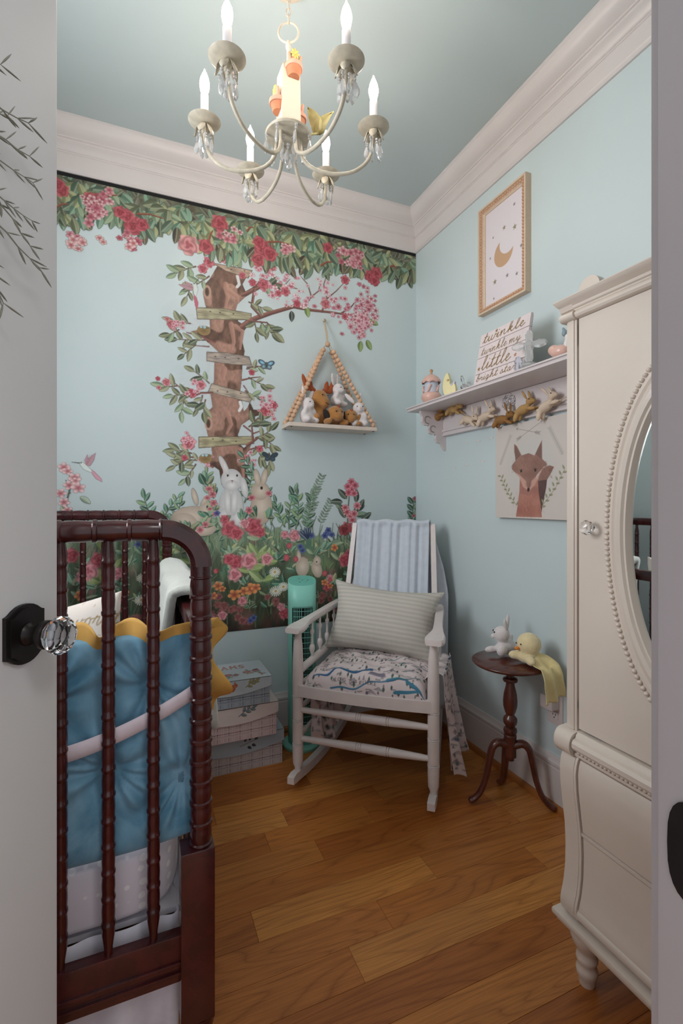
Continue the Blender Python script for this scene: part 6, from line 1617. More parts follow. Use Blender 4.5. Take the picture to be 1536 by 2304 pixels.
blob('body', [((0, 0, .026), (.045, .028, .024)), ((.020, -.004, .070), (.028, .027, .026)), ((-.03, .03, .02), (.030, .014, .013), (0, 0, -.6)), ((.045, -.025, .020), (.026, .013, .012), (0, 0, -.5)), ((-.045, -.012, .040), (.026, .013, .012), (0, .5, .2)), ((.06, .02, .03), (.022, .016, .02))], M_WFUR, rb, .0045)
blob('ear', [((.004, .008, .106), (.009, .006, .030), (0, -.2, 0))], M_WFUR, rb, .003); blob('ear', [((.026, .014, .102), (.009, .006, .026), (0, .35, 0))], M_WFUR, rb, .003)
blob('snout', [((.036, -.024, .062), (.009, .009, .008))], M_WFUR, rb, .003); eyes(rb, [(.026, -.030, .078), (.044, -.016, .078)])
dk = thing('plush_duck', 'yellow plush duck comforter drooping over the table edge', 'plush toy', T(1.332, 1.374, TZ) @ RZ(math.radians(98)))
blob('body', [((0, 0, .075), (.045, .043, .042)), ((.006, .005, .030), (.040, .036, .026)), ((.030, .03, .032), (.032, .018, .017), (0, 0, .8)), ((-.030, .03, .025), (.030, .017, .016), (0, 0, -.6))], M_DUCK, dk, .005)
blob('beak', [((.018, .043, .062), (.010, .012, .006))], M_OR, dk, .0025); eyes(dk, [(.028, .036, .078), (.002, .043, .080)])
# satin cloth: falls from the body over the edge towards the room
cl_ = MB()
def cloth(u, v):
    x = -.060 + .125 * u; f = .008 * math.sin(u * 13 + 2 * v)
    if v < .4: t = v / .4; return (x * (.6 + .4 * t), .018 + .062 * t + f * t, .040 - .032 * t + .010 * math.sin(t * 3 + u * 4))
    t = (v - .4) / .6; return (x * (1 + .10 * t) + .008 * math.sin(t * 5), .080 + .016 * math.sin(min(1, t * 3) * PI / 2) + f * .9, .008 - .115 * t + .004 * math.sin(u * 9))
cl_.grid(cloth, 26, 30)
cc_ = solid(obj('comforter_cloth', cl_, M_SATIN, dk, 180), .002); cc_.rotation_euler = (0, 0, math.radians(98))

# wall socket with a plug-in night light
ow = on_x(1250, 1592, XR); 
ot = thing('wall_socket', 'white double wall socket with plug-in unit below the table top', 'socket', T(XR, ow.y, ow.z - .005))
M_PLATE = mat('socket_white_plastic', rgb(216, 204, 202), .4, .01)
obj('plate', MB().box((-.003, 0, 0), (.006, .072, .115), None, .002), M_PLATE, ot)
for z in (-.022,):
    obj('receptacle', MB().box((-.007, 0, z), (.003, .034, .028), None, .004), M_PLATE, ot)
    for y, h in ((-.006, .009), (.006, .007)): obj('slot', MB().box((-.0088, y, z + .003), (.0006, .0022, h)), M_EYE, ot)
    obj('slot', MB().lathe([(.0024, 0), (.0024, .0006)], 10, T(-.0085, 0, z - .008) @ RY(-PI / 2)), M_EYE, ot)
obj('plug_in_unit', MB().box((-.024, .006, .030), (.042, .058, .050), None, .006), M_PLATE, ot)
# ================================================================== BEADED SWING SHELF ON THE BACK WALL
M_BIRCH = mat('whitewashed_wood', rgb(224, 208, 196), .6, .05, 30)
M_BEAD = mat('natural_wood_bead', rgb(210, 170, 138), .6, .08, 40, rand=.10)
M_CORD = mat('jute_cord', rgb(196, 172, 144), .9, .1, 200)
SX0, SX1, SZ = .664, 1.136, 1.512; SY0 = YB - .132
sw = thing('swing_shelf', 'wooden swing shelf hung on strings of wooden beads', 'shelf', T((SX0 + SX1) / 2, YB, SZ))
so_ = Vector(((SX0 + SX1) / 2, YB, SZ))
obj('board', MB().box((0, -.067, .010), (SX1 - SX0, .130, .019), None, .0015), M_BIRCH, sw, 0)
ap = on_y(736, 778, YB - .045) - so_; hk = on_y(729, 722, YB - .010) - so_
bme = mesh_of('bead', MB().ball((0, 0, 0), .0120, 14, 10), 180)
for cx_, cy_ in ((-(SX1 - SX0) / 2 + .016, -.120), ((SX1 - SX0) / 2 - .016, -.120), (-(SX1 - SX0) / 2 + .016, -.016), ((SX1 - SX0) / 2 - .016, -.016)):
    a = Vector((cx_, cy_, .032)); b = Vector((ap.x + (.012 if cx_ > 0 else -.012), ap.y + (-.010 if cy_ < -.06 else .010), ap.z)); L = (b - a).length; n = int(L / .0236)
    e = empty_part('bead_string', sw); d = (b - a).normalized()
    obj('cord', MB().tube([a - Vector((0, 0, .03)), a, b], .0016, 6), M_CORD, e)
    for k in range(n):
        o = obj('bead', bme, M_BEAD, e); o.location = a + d * (k * .0236)
    obj('screw', MB().lathe([(.0045, -.0025), (.0045, 0)], 10, T(cx_, cy_, 0)), mat('dark_screw', rgb(70, 58, 54), .4, metal=.6), sw)
o = obj('bead', bme, M_BEAD, sw); o.location = ap + Vector((0, -.004, .006)); o.scale = (1.15, 1.15, 1.15)
obj('hanging_cord', MB().tube([ap + Vector((0, 0, .012)), ap + (hk - ap) * .5 + Vector((.002, 0, 0)), hk], .0028, 8).tube([ap + Vector((.003, 0, .012)), ap + (hk - ap) * .5 + Vector((.007, -.004, 0)), hk + Vector((.003, 0, -.002))], .0022, 8).ball(ap + Vector((0, 0, .018)), .006, 10, 8), M_CORD, sw)
obj('hook', MB().lathe([(.003, 0), (.003, .012), (.0085, .013), (.0085, .018), (.004, .020)], 14, T(hk.x, -.0005, hk.z) @ RX(PI / 2)), mat('brass_hook', rgb(190, 176, 150), .3, metal=.8), sw)
# plush toys sitting on it; x0,y0 from the photograph, resting on the board
BZ = SZ + .020
def sit(px, depth): p = on_y(px, 940, YB - depth); return p.x
def rabbit(label, px, depth, rot, s=1.0, dz=0.0, ears=((-.012, .0, .0), (.012, .0, .0)), lean=0.0, body=True):
    M = T(sit(px, depth), YB - depth, BZ + dz) @ RZ(math.radians(rot)) @ RY(lean) @ S3(s, s, s)
    r = thing('plush_rabbit', label, 'plush toy', M, 'plush rabbits')
    bl = [((0, 0, .030), (.030, .028, .032)), ((0, -.006, .078), (.0255, .027, .026)), ((0, -.028, .070), (.013, .010, .010)), ((-.022, -.022, .014), (.015, .022, .013)), ((.022, -.022, .014), (.015, .022, .013)), ((-.026, -.012, .042), (.010, .013, .022), (.5, .3, 0)), ((.026, -.012, .042), (.010, .013, .022), (.5, -.3, 0))]
    blob('body', bl, M_WFUR, r, .0045 * s if s > 0 else .0045)
    for (ex, la, lb) in ears:
        blob('ear', [((ex + la * .03, .0 + lb * .02, .118), (.010, .007, .030), (lb, la, 0))], M_WFUR, r, .0032)
    eyes(r, [(-.012, -.030, .082), (.012, -.030, .082)], .0024); obj('nose', MB().ball((0, -.038, .074), (.003, .002, .002), 8, 6), M_PINK, r, 180)
    return r
rabbit('white plush rabbit at the left end of the swing shelf', 690, .085, 25, 1.28, 0, ((-.012, -.15, 0), (.013, .45, 0)))
rabbit('white plush rabbit at the right end of the swing shelf', 806, .088, -12, 1.25, 0, ((-.015, -.75, -.2), (.004, .05, 0)))
rabbit('white plush rabbit perched on top of the plush pile', 757, .045, 30, 1.18, .105, ((-.012, -.5, .2), (.008, -.2, .1)), .05)
# moose with rust felt antlers
mo_ = thing('plush_moose', 'brown plush moose with rust felt antlers on the swing shelf', 'plush toy', T(sit(716, .058), YB - .058, BZ) @ RZ(math.radians(15)) @ S3(1.22, 1.15, 1.22))
blob('body', [((0, .0, .040), (.038, .032, .042)), ((.0, -.010, .110), (.036, .034, .040)), ((.008, -.032, .092), (.026, .022, .026)), ((-.03, -.02, .03), (.016, .03, .016)), ((.03, -.02, .03), (.016, .03, .016))], M_BFUR, mo_, .005)
for sg in (-1, 1):
    an = blob('antler', [((sg * .040, .0, .165), (.012, .008, .030), (0, sg * .2, 0)), ((sg * .058, .0, .150), (.018, .008, .011), (0, -sg * .3, 0)), ((sg * .070, 0, .178), (.010, .008, .030), (0, sg * .35, 0)), ((sg * .026, 0, .145), (.014, .009, .012))], M_RUST, mo_, .004)
eyes(mo_, [(.020, -.042, .122), (-.008, -.044, .122)], .003); obj('mouth', MB().tube([(.002, -.053, .090), (.012, -.056, .084), (.024, -.050, .086)], .0012, 6), M_EYE, mo_)
# two tan puppies lying at the front
def puppy(label, px, depth, rot, black, s=1.0):
    M = T(sit(px, depth), YB - depth, BZ) @ RZ(math.radians(rot)) @ S3(s, s, s); p = thing('plush_puppy', label, 'plush toy', M, 'plush puppies')
    blob('body', [((0, .012, .030), (.038, .040, .030)), ((0, -.014, .044), (.034, .030, .030)), ((0, -.036, .030), (.020, .018, .018)), ((-.036, -.02, .012), (.014, .026, .012)), ((.036, -.02, .012), (.014, .026, .012))], M_BFUR, p, .005)
    for sg in (-1, 1): blob('ear', [((sg * .036, -.012, .034), (.010, .016, .026), (0, sg * .35, 0))], M_DKF if black else M_BFUR, p, .0035)
    obj('patch', MB().ball((.004, -.030, .068), (.007, .006, .005), 10, 6), M_RUST, p, 180); eyes(p, [(-.012, -.043, .048), (.012, -.043, .048)])
    return p
puppy('tan plush puppy with black ears lying on the swing shelf', 750, .085, 8, True, 1.35)
puppy('all tan plush puppy lying beside the right rabbit', 786, .080, -15, False, 1.2)
sb_ = thing('plush_rabbit', 'small white plush rabbit tucked behind the right bead string', 'plush toy', T(sit(838, .030), YB - .030, BZ), 'plush rabbits')
blob('body', [((0, 0, .018), (.020, .016, .018)), ((.008, -.004, .044), (.014, .014, .013))], M_WFUR, sb_, .0035); blob('ear', [((.012, 0, .062), (.005, .004, .014), (0, .4, 0))], M_WFUR, sb_, .0025)

# ================================================================== LONG SHELF ON THE RIGHT WALL
M_SHELF = mat('shelf_white_paint', rgb(222, 212, 212), .4, .015, 8)
HX = 1.263; HY0, HY1, HZ = .93, 2.150, 1.605
sh = thing('wall_shelf', 'long white shelf with scroll brackets on the right wall', 'shelf', T(XR, (HY0 + HY1) / 2, HZ)); ho = Vector((XR, (HY0 + HY1) / 2, HZ))
def hp(name, mb, m=None, sm=30, parent=None):
    mb.v = [(x - ho.x, y - ho.y, z - ho.z) for x, y, z in mb.v]; return obj(name, mb, m or M_SHELF, parent or sh, sm)
hp('board', MB().box(((HX + XR) / 2 + .004, (HY0 + HY1) / 2, HZ + .012), (XR - HX - .008, HY1 - HY0 - .012, .012), None, .001).box(((HX + XR) / 2, (HY0 + HY1) / 2, HZ + .017), (XR - HX, HY1 - HY0, .007), None, .003).box(((HX + XR) / 2 + .003, (HY0 + HY1) / 2, HZ + .004), (XR - HX - .006, HY1 - HY0 - .006, .007), None, .003))
hp('back_panel', MB().box((XR - .009, 1.515, (1.481 + HZ) / 2), (.018, 1.13, HZ - 1.481), None, .002))
hp('peg_rail', MB().box((XR - .021, 1.515, 1.508), (.010, 1.128, .012), None, .004).box((XR - .020, 1.515, 1.486), (.008, 1.128, .008), None, .003))
SCR = [(.0, .0), (.150, .0), (.152, -.012), (.140, -.030), (.142, -.055), (.130, -.072), (.112, -.074), (.104, -.066), (.100, -.080), (.108, -.092), (.100, -.110), (.080, -.118), (.064, -.114), (.060, -.124), (.064, -.138), (.054, -.156), (.034, -.160), (.024, -.172), (.012, -.190), (.0, -.198)]
for y in (2.075, 1.0):
    br = MB().prism([(a, b) for a, b in SCR], .018, T(XR, y + .009, HZ) @ RX(PI / 2) @ S3(-1, 1, 1))
    b = hp('bracket', br, sm=20)
    for cx_, cz_, r in ((.112, -.046, .018), (.080, -.090, .016)):
        rg = MB().tube([(XR - cx_ + r * math.cos(a), y - .0095, HZ + cz_ + r * math.sin(a)) for a in [.5 + 4.6 * k / 16 for k in range(17)]], .0022, 6); rg.v = [(x - ho.x, yy - ho.y, z - ho.z) for x, yy, z in rg.v]; obj('scroll_groove', rg, mat('shelf_groove', rgb(150, 140, 140), .6), b, 60)
for px, py in ((1065, 905), (1217, 859)):
    p = on_x(px, py, XR - .018); hp('screw', MB().lathe([(.004, 0), (.0035, .0015)], 10, T(XR - .018, p.y, p.z) @ RY(-PI / 2)), mat('dark_screw', rgb(70, 58, 54), .4))
# printed snowy motif on the back panel
C = Canvas(60, 60, -.05, -.05, .0017); rr = random.Random(9)
for k in range(150):
    a = rr.random() * 6.3; r = .04 * rr.random() ** .6; C.ell(r * math.cos(a), r * math.sin(a) * (1.1 if math.sin(a) > 0 else .7) - .004, rr.uniform(.0012, .0026), rr.uniform(.0012, .0026), rr.choice([(130, 126, 134), (160, 156, 164), (104, 100, 110)]))
p = on_x(1144, 905, XR - .018)
me = C.mesh('speckle_print', lambda X, Y: np.stack([np.full_like(X, -.0188), p.y - ho.y - X, Y + p.z - ho.z], 1)); me.materials.append(M_PRINT); obj('print', me, None, sh)

# ---- felt rabbits strung along the peg rail
M_TAN = mat('tan_felt', rgb(186, 148, 96), .95, .08, 60, .4, 300, .002); M_CRM = mat('cream_felt', rgb(222, 200, 178), .95, .05, 60, .4, 300, .002); M_BRN = mat('brown_felt', rgb(150, 108, 62), .95, .08, 60, .4, 300, .002)
GA = [(985, 938, M_BRN, 'brown felt rabbit at the bracket end of the garland', .5), (1022, 921, M_TAN, 'tan felt rabbit second from the bracket along the garland', -.35), (1056, 945, M_CRM, 'cream felt rabbit third from the bracket along the garland', -.5), (1094, 936, M_CRM, 'cream felt rabbit in the middle of the garland', .15), (1133, 944, M_BRN, 'brown felt rabbit just above the fox canvas edge', -.15), (1180, 920, M_TAN, 'tan felt rabbit with upright ears above the fox canvas', .25), (1231, 912, M_CRM, 'cream felt rabbit at the wardrobe end of the garland', .55)]
gp = []
for px, py, m, lb, tilt in GA:
    c = on_x(px, py, XR - .052); gp.append(c.copy())
    # local x along the shelf towards the doorway (nose end), z up, y towards the room
    M = T(*c) @ Matrix(((0, -1, 0, 0), (-1, 0, 0, 0), (0, 0, 1, 0), (0, 0, 0, 1))) @ RY(-tilt * .7)
    g = thing('felt_rabbit', lb, 'felt toy', M, 'felt rabbits of the shelf garland')
    blob('body', [((-.008, 0, 0), (.034, .020, .019)), ((.034, 0, .020), (.019, .017, .016)), ((.050, 0, .015), (.009, .009, .008)), ((.040, .010, -.012), (.024, .008, .008), (0, .3, 0)), ((.038, -.010, -.010), (.022, .008, .008), (0, .1, 0)), ((-.044, .009, -.018), (.012, .008, .022), (0, .6, 0)), ((-.040, -.009, -.018), (.012, .008, .020), (0, .5, 0)), ((-.046, 0, .006), (.009, .009, .009))], m, g, .004)
    for sg in (-1, 1): blob('ear', [((.020 - .004 * sg, sg * .009, .050), (.0065, .004, .024), (sg * -.15, -.35, 0))], m, g, .0028)
    eyes(g, [(.042, .015, .024), (.042, -.015, .024)], .0022)
    rbm = g
pts = [gp[0] + Vector((.02, .06, .0))] + [q + Vector((.012, 0, .004)) for q in gp] + [on_x(1300, 880, XR - .03)]
tag(obj('garland_string', MB().tube(spline(pts, 6), .0018, 6), M_CORD), 'jute string carrying the felt rabbits under the shelf', 'string')

# ================================================================== THINGS ON THE LONG SHELF
TOPS = HZ + .0205
def on_shelf(px, X): r = ray(px, HOR); t = X / r.x; return r.y * t
M_CPINK = mat('ceramic_blush', rgb(230, 186, 172), .3, .03, 20, coat=.3); M_CBLUE = mat('ceramic_pale_blue', rgb(206, 208, 222), .3, .02, coat=.3); M_GOLD = mat('old_gold', rgb(196, 150, 110), .35, .05, metal=.5); M_CYEL = mat('ceramic_pale_yellow', rgb(236, 222, 164), .3, .03, coat=.3)
cr = thing('carousel_trinket', 'blush and pale blue carousel trinket box on the shelf', 'ornament', T(1.325, on_shelf(970, 1.325), TOPS) @ S3(.92, .92, .92))
obj('base', MB().lathe([(0, 0), (.026, 0), (.030, .004), (.044, .014), (.054, .034), (.053, .046), (.047, .054), (.040, .060), (0, .060)], 32, cap=False), M_CPINK, cr, 60)
for k in range(3): a = k * 2 * PI / 3 - 1.9; obj('foot', MB().ball((math.cos(a) * .028, math.sin(a) * .028, .004), (.008, .008, .006), 8, 6), M_CPINK, cr, 180)
obj('drum', MB().lathe([(.037, .058), (.037, .118), (.0, .119)], 32), M_CBLUE, cr, 40)
rf_ = MB(); vs, fs = [], []; prof = [(.048, .108), (.052, .116), (.048, .128), (.038, .142), (.022, .154), (.008, .160), (.0015, .161)]
for i, (r, z) in enumerate(prof):
    for k in range(48): a = 2 * PI * k / 48; sc = .006 * abs(math.sin(a * 4)) if i == 0 else (.002 * abs(math.sin(a * 4)) if i == 1 else 0); vs.append((r * math.cos(a), r * math.sin(a), z + sc))
for i in range(len(prof) - 1):
    for k in range(48): k2 = (k + 1) % 48; fs.append((i * 48 + k, i * 48 + k2, (i + 1) * 48 + k2, (i + 1) * 48 + k))
obj('scalloped_roof', rf_.add(vs, fs), M_CPINK, cr, 60)
obj('finial', MB().lathe([(.004, .158), (.006, .164), (.004, .169), (.0085, .175), (.0085, .181), (.005, .186), (0, .188)], 14, cap=False), M_GOLD, cr, 60)
for k in range(5):
    a = k * 2 * PI / 5 - 1.2; d = Vector((math.cos(a), math.sin(a), 0)); t = Vector((-d.y, d.x, 0)); e = d * .041
    blob('horse', [(e + Vector((0, 0, .076)), (.008, .006, .011)), (e + t * .006 + Vector((0, 0, .090)), (.006, .005, .009)), (e + t * .010 + Vector((0, 0, .094)), (.006, .004, .004)), (e - t * .006 + Vector((0, 0, .066)), (.006, .005, .006))], M_CPINK, cr, .002, 3)
mn = thing('moon_figurine', 'pale yellow moon figurine with sleeping blue child', 'figurine', T(1.305, on_shelf(1012, 1.305), TOPS) @ S3(.84, .84, .84))
out = [(math.cos(a) * .040, math.sin(a) * .055) for a in [-2.0 + k * .25 for k in range(0, 0)]]
mp_ = [(.018, .0), (.036, .012), (.038, .040), (.032, .062), (.028, .066), (.018, .060), (.006, .062), (.004, .085), (-.002, .112), (-.012, .128), (-.026, .110), (-.036, .075), (-.036, .035), (-.026, .008), (-.010, 0)]
mp_ = [(p.x, p.y) for p in spline([(a, b, 0) for a, b in mp_ + mp_[:1]], 4)][:-1]
mm = MB().prism(mp_, .026, T(-.0, -.0, 0) @ RZ(-PI / 2 + .5) @ RX(PI / 2) @ T(0, 0, -.013))
mo3 = obj('moon', mm, M_CYEL, mn, 60); bv = mo3.modifiers.new('round', 'BEVEL'); bv.width = .006; bv.segments = 3; bv.limit_method = 'ANGLE'; bv.angle_limit = math.radians(50)
blob('child', [((.006, -.016, .060), (.016, .012, .009)), ((.012, -.024, .072), (.010, .009, .009))], M_CBLUE, mn, .003)
obj('face', MB().ball((-.020, -.002, .088), (.004, .008, .006), 8, 6), M_CYEL, mn, 180)
gf = thing('glass_figurine', 'clear glass animal figurine beside the yellow moon', 'figurine', T(1.315, on_shelf(1046, 1.315), TOPS))
blob('glass_body', [((0, 0, .020), (.024, .015, .014)), ((.020, 0, .036), (.011, .010, .012)), ((-.012, 0, .052), (.010, .006, .022), (0, -.4, 0)), ((-.015, .006, .006), (.006, .005, .010)), ((.015, .006, .006), (.006, .005, .010)), ((-.015, -.006, .006), (.006, .005, .010)), ((.015, -.006, .006), (.006, .005, .010))], M_GLASS, gf, .003, 4)
# lettered plank sign leaning on the wall
SGW, SGH = .281, .224; sgY1 = 1.640
p0 = Vector((1.288, sgY1, TOPS)); ux = Vector((0, -1, 0)); uz = Vector((.041, 0, .22)).normalized(); un = ux.cross(uz)
SGM = Matrix((ux, uz, un)).transposed().to_4x4(); SGM.translation = p0     # local x along the text, y up the board, z out to the room
sg_ = thing('lettered_sign', 'white plank sign with gold nursery rhyme lettering on the shelf', 'sign', SGM)
hs4 = [0, .050, .119, .170, SGH]
for a, b in zip(hs4, hs4[1:]): obj('plank', MB().box((SGW / 2, (a + b) / 2, -.006), (SGW, b - a - .0022, .012), None, .001), mat('sign_white_paint', rgb(228, 214, 214), .6, .03), sg_, 0)
obj('backing', MB().box((SGW / 2, SGH / 2, -.014), (SGW - .01, SGH - .01, .006)), mat('sign_gap_brown', rgb(120, 90, 70), .7), sg_, 0)
g = .0012; C = Canvas(int(SGW / g), int(SGH / g), 0, 0, g); GO = (142, 112, 64)
def fit(text, y, size, x0, x1, w): sq = (x1 - x0 - size * .3) / text_w(text, size); write(C, text, x0, y, size, w, GO, .22, sq)
fit('bright star', .0175, .0150, .014, SGW - .035, .0025); fit('little', .062, .0275, .035, SGW - .070, .0038); fit('twinkle my', .130, .0165, .02, SGW - .03, .0024); fit('twinkle', .182, .0205, .02, SGW - .020, .0036)
def star(C, x, y, r, col): C.poly([(x + (r if k % 2 == 0 else r * .42) * math.cos(PI / 2 + k * PI / 5), y + (r if k % 2 == 0 else r * .42) * math.sin(PI / 2 + k * PI / 5)) for k in range(10)], col)
star(C, .098, .213, .009, (150, 116, 62)); star(C, .020, .072, .010, (150, 116, 62)); star(C, SGW - .052, .074, .009, (190, 130, 100))
me = C.mesh('lettering', lambda X, Y: np.stack([X, Y, np.full_like(X, .0006)], 1)); me.materials.append(M_PRINT); lt = obj('lettering', me, None, sg_); lt['label'] = 'gold script reading twinkle twinkle my little bright star'
# cut-glass cross, small blue glass piece, goose
gx = thing('glass_cross', 'clear cut-glass cross standing before the lettered sign', 'ornament', T(1.283, on_shelf(1190, 1.283), TOPS) @ RZ(math.radians(-58)))
cxm = MB(); cxm.lathe([(0, 0), (.030, 0), (.032, .006), (.024, .014), (.012, .020), (0, .020)], 8, S3(1, .6, 1), cap=False)
cxm.lathe([(.010, .018), (.015, .030), (.013, .060), (.020, .078), (.012, .096), (.014, .118), (.006, .132), (0, .134)], 6, S3(1, .7, 1), cap=False)
cxm.lathe([(0, -.062), (.010, -.056), (.016, -.035), (.010, -.012), (.010, .012), (.016, .035), (.010, .056), (0, .062)], 6, T(0, 0, .080) @ RY(PI / 2) @ S3(1, .7, 1), cap=False)
obj('glass_body', cxm, M_CRYSTAL, gx, 0)
gb = thing('glass_bird', 'small pale blue glass bird beside the glass cross', 'ornament', T(1.280, on_shelf(1166, 1.280), TOPS))
obj('glass_body', MB().lathe([(0, 0), (.016, 0), (.020, .008), (.015, .022), (.018, .034), (.010, .048), (0, .052)], 7, S3(1, .7, 1), cap=False), glass_mat('pale_blue_glass', (.82, .9, 1, 1), .02), gb, 0)
go = thing('goose_figurine', 'pink goose figurine in a blue bonnet near the wardrobe', 'figurine', T(1.290, on_shelf(1258, 1.290), TOPS) @ RZ(math.radians(100)))
blob('body', [((0, 0, .022), (.034, .020, .020)), ((.020, 0, .030), (.020, .018, .018))], M_CPINK, go, .003); blob('neck', [((-.026, 0, .040), (.010, .009, .022), (0, -.2, 0)), ((-.030, 0, .062), (.011, .010, .010))], mat('ceramic_white', rgb(232, 226, 222), .3), go, .003)
obj('beak', MB().lathe([(.005, 0), (.003, .010), (0, .014)], 10, T(-.040, 0, .060) @ RY(-PI / 2 - .1), cap=False), M_OR, go); blob('bonnet', [((-.020, 0, .076), (.010, .012, .012)), ((-.016, 0, .088), (.005, .008, .010), (0, .4, 0))], mat('ceramic_grey_blue', rgb(140, 160, 172), .3), go, .003)

# ================================================================== MOON PICTURE
def fpx(px, py): return on_x(px, py, XR - .030)
FY1, FY0 = 1.779, 1.487; FZ0, FZ1 = 1.990, 2.466
fm_ = Matrix(((0, 0, -1, XR), (-1, 0, 0, FY1), (0, 1, 0, FZ0), (0, 0, 0, 1)))      # local x along wall to the right, y up, z out
FWd, FHt = FY1 - FY0, FZ1 - FZ0
pf = thing('framed_print', 'moon and stars print in carved light wood frame', 'picture', fm_)
M_FR = mat('carved_light_wood', rgb(200, 156, 126), .5, .05, 60); M_FRS = mat('frame_side_wood', rgb(214, 190, 166), .5, .04, 60)
FR = [(0, 0), (.032, 0), (.032, .016), (.026, .020), (.024, .024), (.010, .024), (.008, .030), (0, .030)]
path = []
for (x, y), (sx, sy) in zip([(0, 0), (FWd, 0), (FWd, FHt), (0, FHt)], [(1, 1), (-1, 1), (-1, -1), (1, -1)]): path.append(((x, y, 0), (sx, sy, 0), (0, 0, 1)))
obj('frame', MB().sweep(FR, path, None, True), M_FRS, pf, 20)
fb_me = mesh_of('carved_bead', MB().ball((0, 0, 0), (.0072, .0066, .0050), 10, 6), 180)
def bead_row(a, b):
    a, b = Vector(a), Vector(b); n = int((b - a).length / .0138)
    for k in range(n): o = obj('carved_bead', fb_me, M_FR, pf); o.location = a.lerp(b, (k + .5) / n) + Vector((0, 0, .0245)); o.rotation_euler = (0, 0, math.atan2(b.y - a.y, b.x - a.x) + PI / 2)
q = .017; bead_row((q, q - .006, 0), (FWd - q, q - .006, 0)) if False else None
for a, b in (((q - .007, q, 0), (FWd - q + .007, q, 0)), ((FWd - q, q + .007, 0), (FWd - q, FHt - q - .007, 0)), ((FWd - q + .007, FHt - q, 0), (q - .007, FHt - q, 0)), ((q, FHt - q - .007, 0), (q, q + .007, 0))): bead_row(a, b)
g = .0013; w, h = FWd - .06, FHt - .06
C = Canvas(int(w / g), int(h / g), 0, 0, g, (224, 216, 222)); R = .058; mx, my = w * .50, h * .47
th_ = [k * PI / 40 for k in range(81)]
outer = [(mx + R * 1.0 * math.cos(a), my + R * 1.0 * math.sin(a)) for a in [math.radians(130) + math.radians(260) * k / 50 for k in range(51)]]
inner = [(mx + .018 + R * .80 * math.cos(a), my + .026 + R * .80 * math.sin(a)) for a in [math.radians(20) - math.radians(245) * k / 50 * -1 * -1 for k in range(51)]]
def lune(X, Y): return None
wn = C.win(0, w, 0, h); sl, X, Y = wn
d = np.maximum(np.hypot(X - mx, Y - my) - R, R * .86 - np.hypot(X - mx - .026, Y - my - .038)); C.put(sl, C.aa(d), lin3((196, 160, 128)))
for x, y, r in [(.78, .88, .009), (.52, .72, .012), (.79, .65, .014), (.22, .70, .007), (.14, .50, .007), (.95, .42, .010), (.27, .22, .014), (.60, .21, .011), (.84, .17, .010), (.24, .05, .007)]: star(C, x * w, y * h, r, (132, 128, 128) if r < .012 else (146, 136, 110))
me = C.mesh('moon_print', lambda X, Y: np.stack([X + .03, Y + .03, np.full_like(X, .012)], 1), False); me.materials.append(M_PRINT); pr = obj('print', me, None, pf); pr['label'] = 'white sheet with tan crescent moon and stars'
obj('backing', MB().box((FWd / 2, FHt / 2, .006), (FWd - .03, FHt - .03, .008)), M_FRS, pf, 0)

# ================================================================== FOX CANVAS
KY1, KY0, KZ0, KZ1 = 1.664, 1.262, 1.080, 1.468
km = Matrix(((0, 0, -1, XR), (-1, 0, 0, KY1), (0, 1, 0, KZ0), (0, 0, 0, 1))); KW, KH = KY1 - KY0, KZ1 - KZ0
kv = thing('fox_canvas', 'square canvas painting of a fox in a leaf wreath', 'painting', km)
obj('canvas_block', MB().box((KW / 2, KH / 2, .013), (KW, KH, .026), None, .002), mat('canvas_side', rgb(214, 202, 196), .8, .03), kv, 0)
g = .0014; C = Canvas(int(KW / g) + 1, int(KH / g) + 1, 0, 0, g, (212, 202, 196)); C.ell(KW * .5, KH * .5, KW * .45, KH * .5, (200, 200, 196), (206, 198, 192), 0, .9, .5)
def K(px, py): p = on_x(px, py, XR - .026); return (KY1 - p.y, p.z - KZ0)
def kp(pts, c, a=1.0, soft=0): C.poly([K(x, y) for x, y in pts], c, a, soft)
def zc(x, y): return 900 + x / 3.84, 720 + y / 3.84
Z = lambda L: [zc(x, y) for x, y in L]
def fur(c1, c2, f=60):
    def fn(X, Y, d): n = C.noise(X, Y, f, 4)[..., None]; return lin3(c1) * n + lin3(c2) * (1 - n)
    return fn
kp(Z([(1190, 1390), (1270, 1370), (1262, 1450), (1235, 1580), (1215, 1700), (1180, 1700), (1180, 1500)]), fur((98, 72, 68), (84, 62, 60)))
kp(Z([(1200, 1330), (1230, 1280), (1290, 1255), (1330, 1268), (1300, 1330), (1270, 1380), (1190, 1390)]), fur((150, 112, 100), (126, 92, 84)))
kp(Z([(1035, 1360), (1190, 1370), (1195, 1480), (1215, 1600), (1225, 1705), (1000, 1700), (1015, 1600), (1030, 1480)]), fur((190, 134, 118), (164, 106, 92), 30))
kp(Z([(1035, 1440), (1190, 1440), (1190, 1480), (1110, 1520), (1035, 1500)]), fur((150, 106, 96), (168, 116, 104)), .7, .01)
kp(Z([(985, 1070), (1010, 1090), (1050, 1170), (1110, 1150), (1160, 1170), (1225, 1035), (1228, 1200), (1270, 1245), (1235, 1275), (1180, 1340), (1140, 1420), (1108, 1490), (1080, 1420), (1020, 1345), (965, 1290), (970, 1250), (1000, 1210), (985, 1140)]), fur((160, 122, 108), (138, 102, 92), 40))
kp(Z([(990, 1080), (1012, 1110), (1040, 1170), (995, 1215)]), (126, 98, 90)); kp(Z([(1218, 1060), (1170, 1160), (1220, 1200)]), (126, 98, 90))
kp(Z([(1000, 1320), (1030, 1335), (1085, 1390), (1105, 1475), (1060, 1440), (1030, 1360)]), (204, 160, 146), .9, .004); kp(Z([(1240, 1270), (1190, 1340), (1135, 1390), (1115, 1475), (1160, 1430), (1190, 1370)]), (204, 160, 146), .8, .004)
rk_ = random.Random(6)
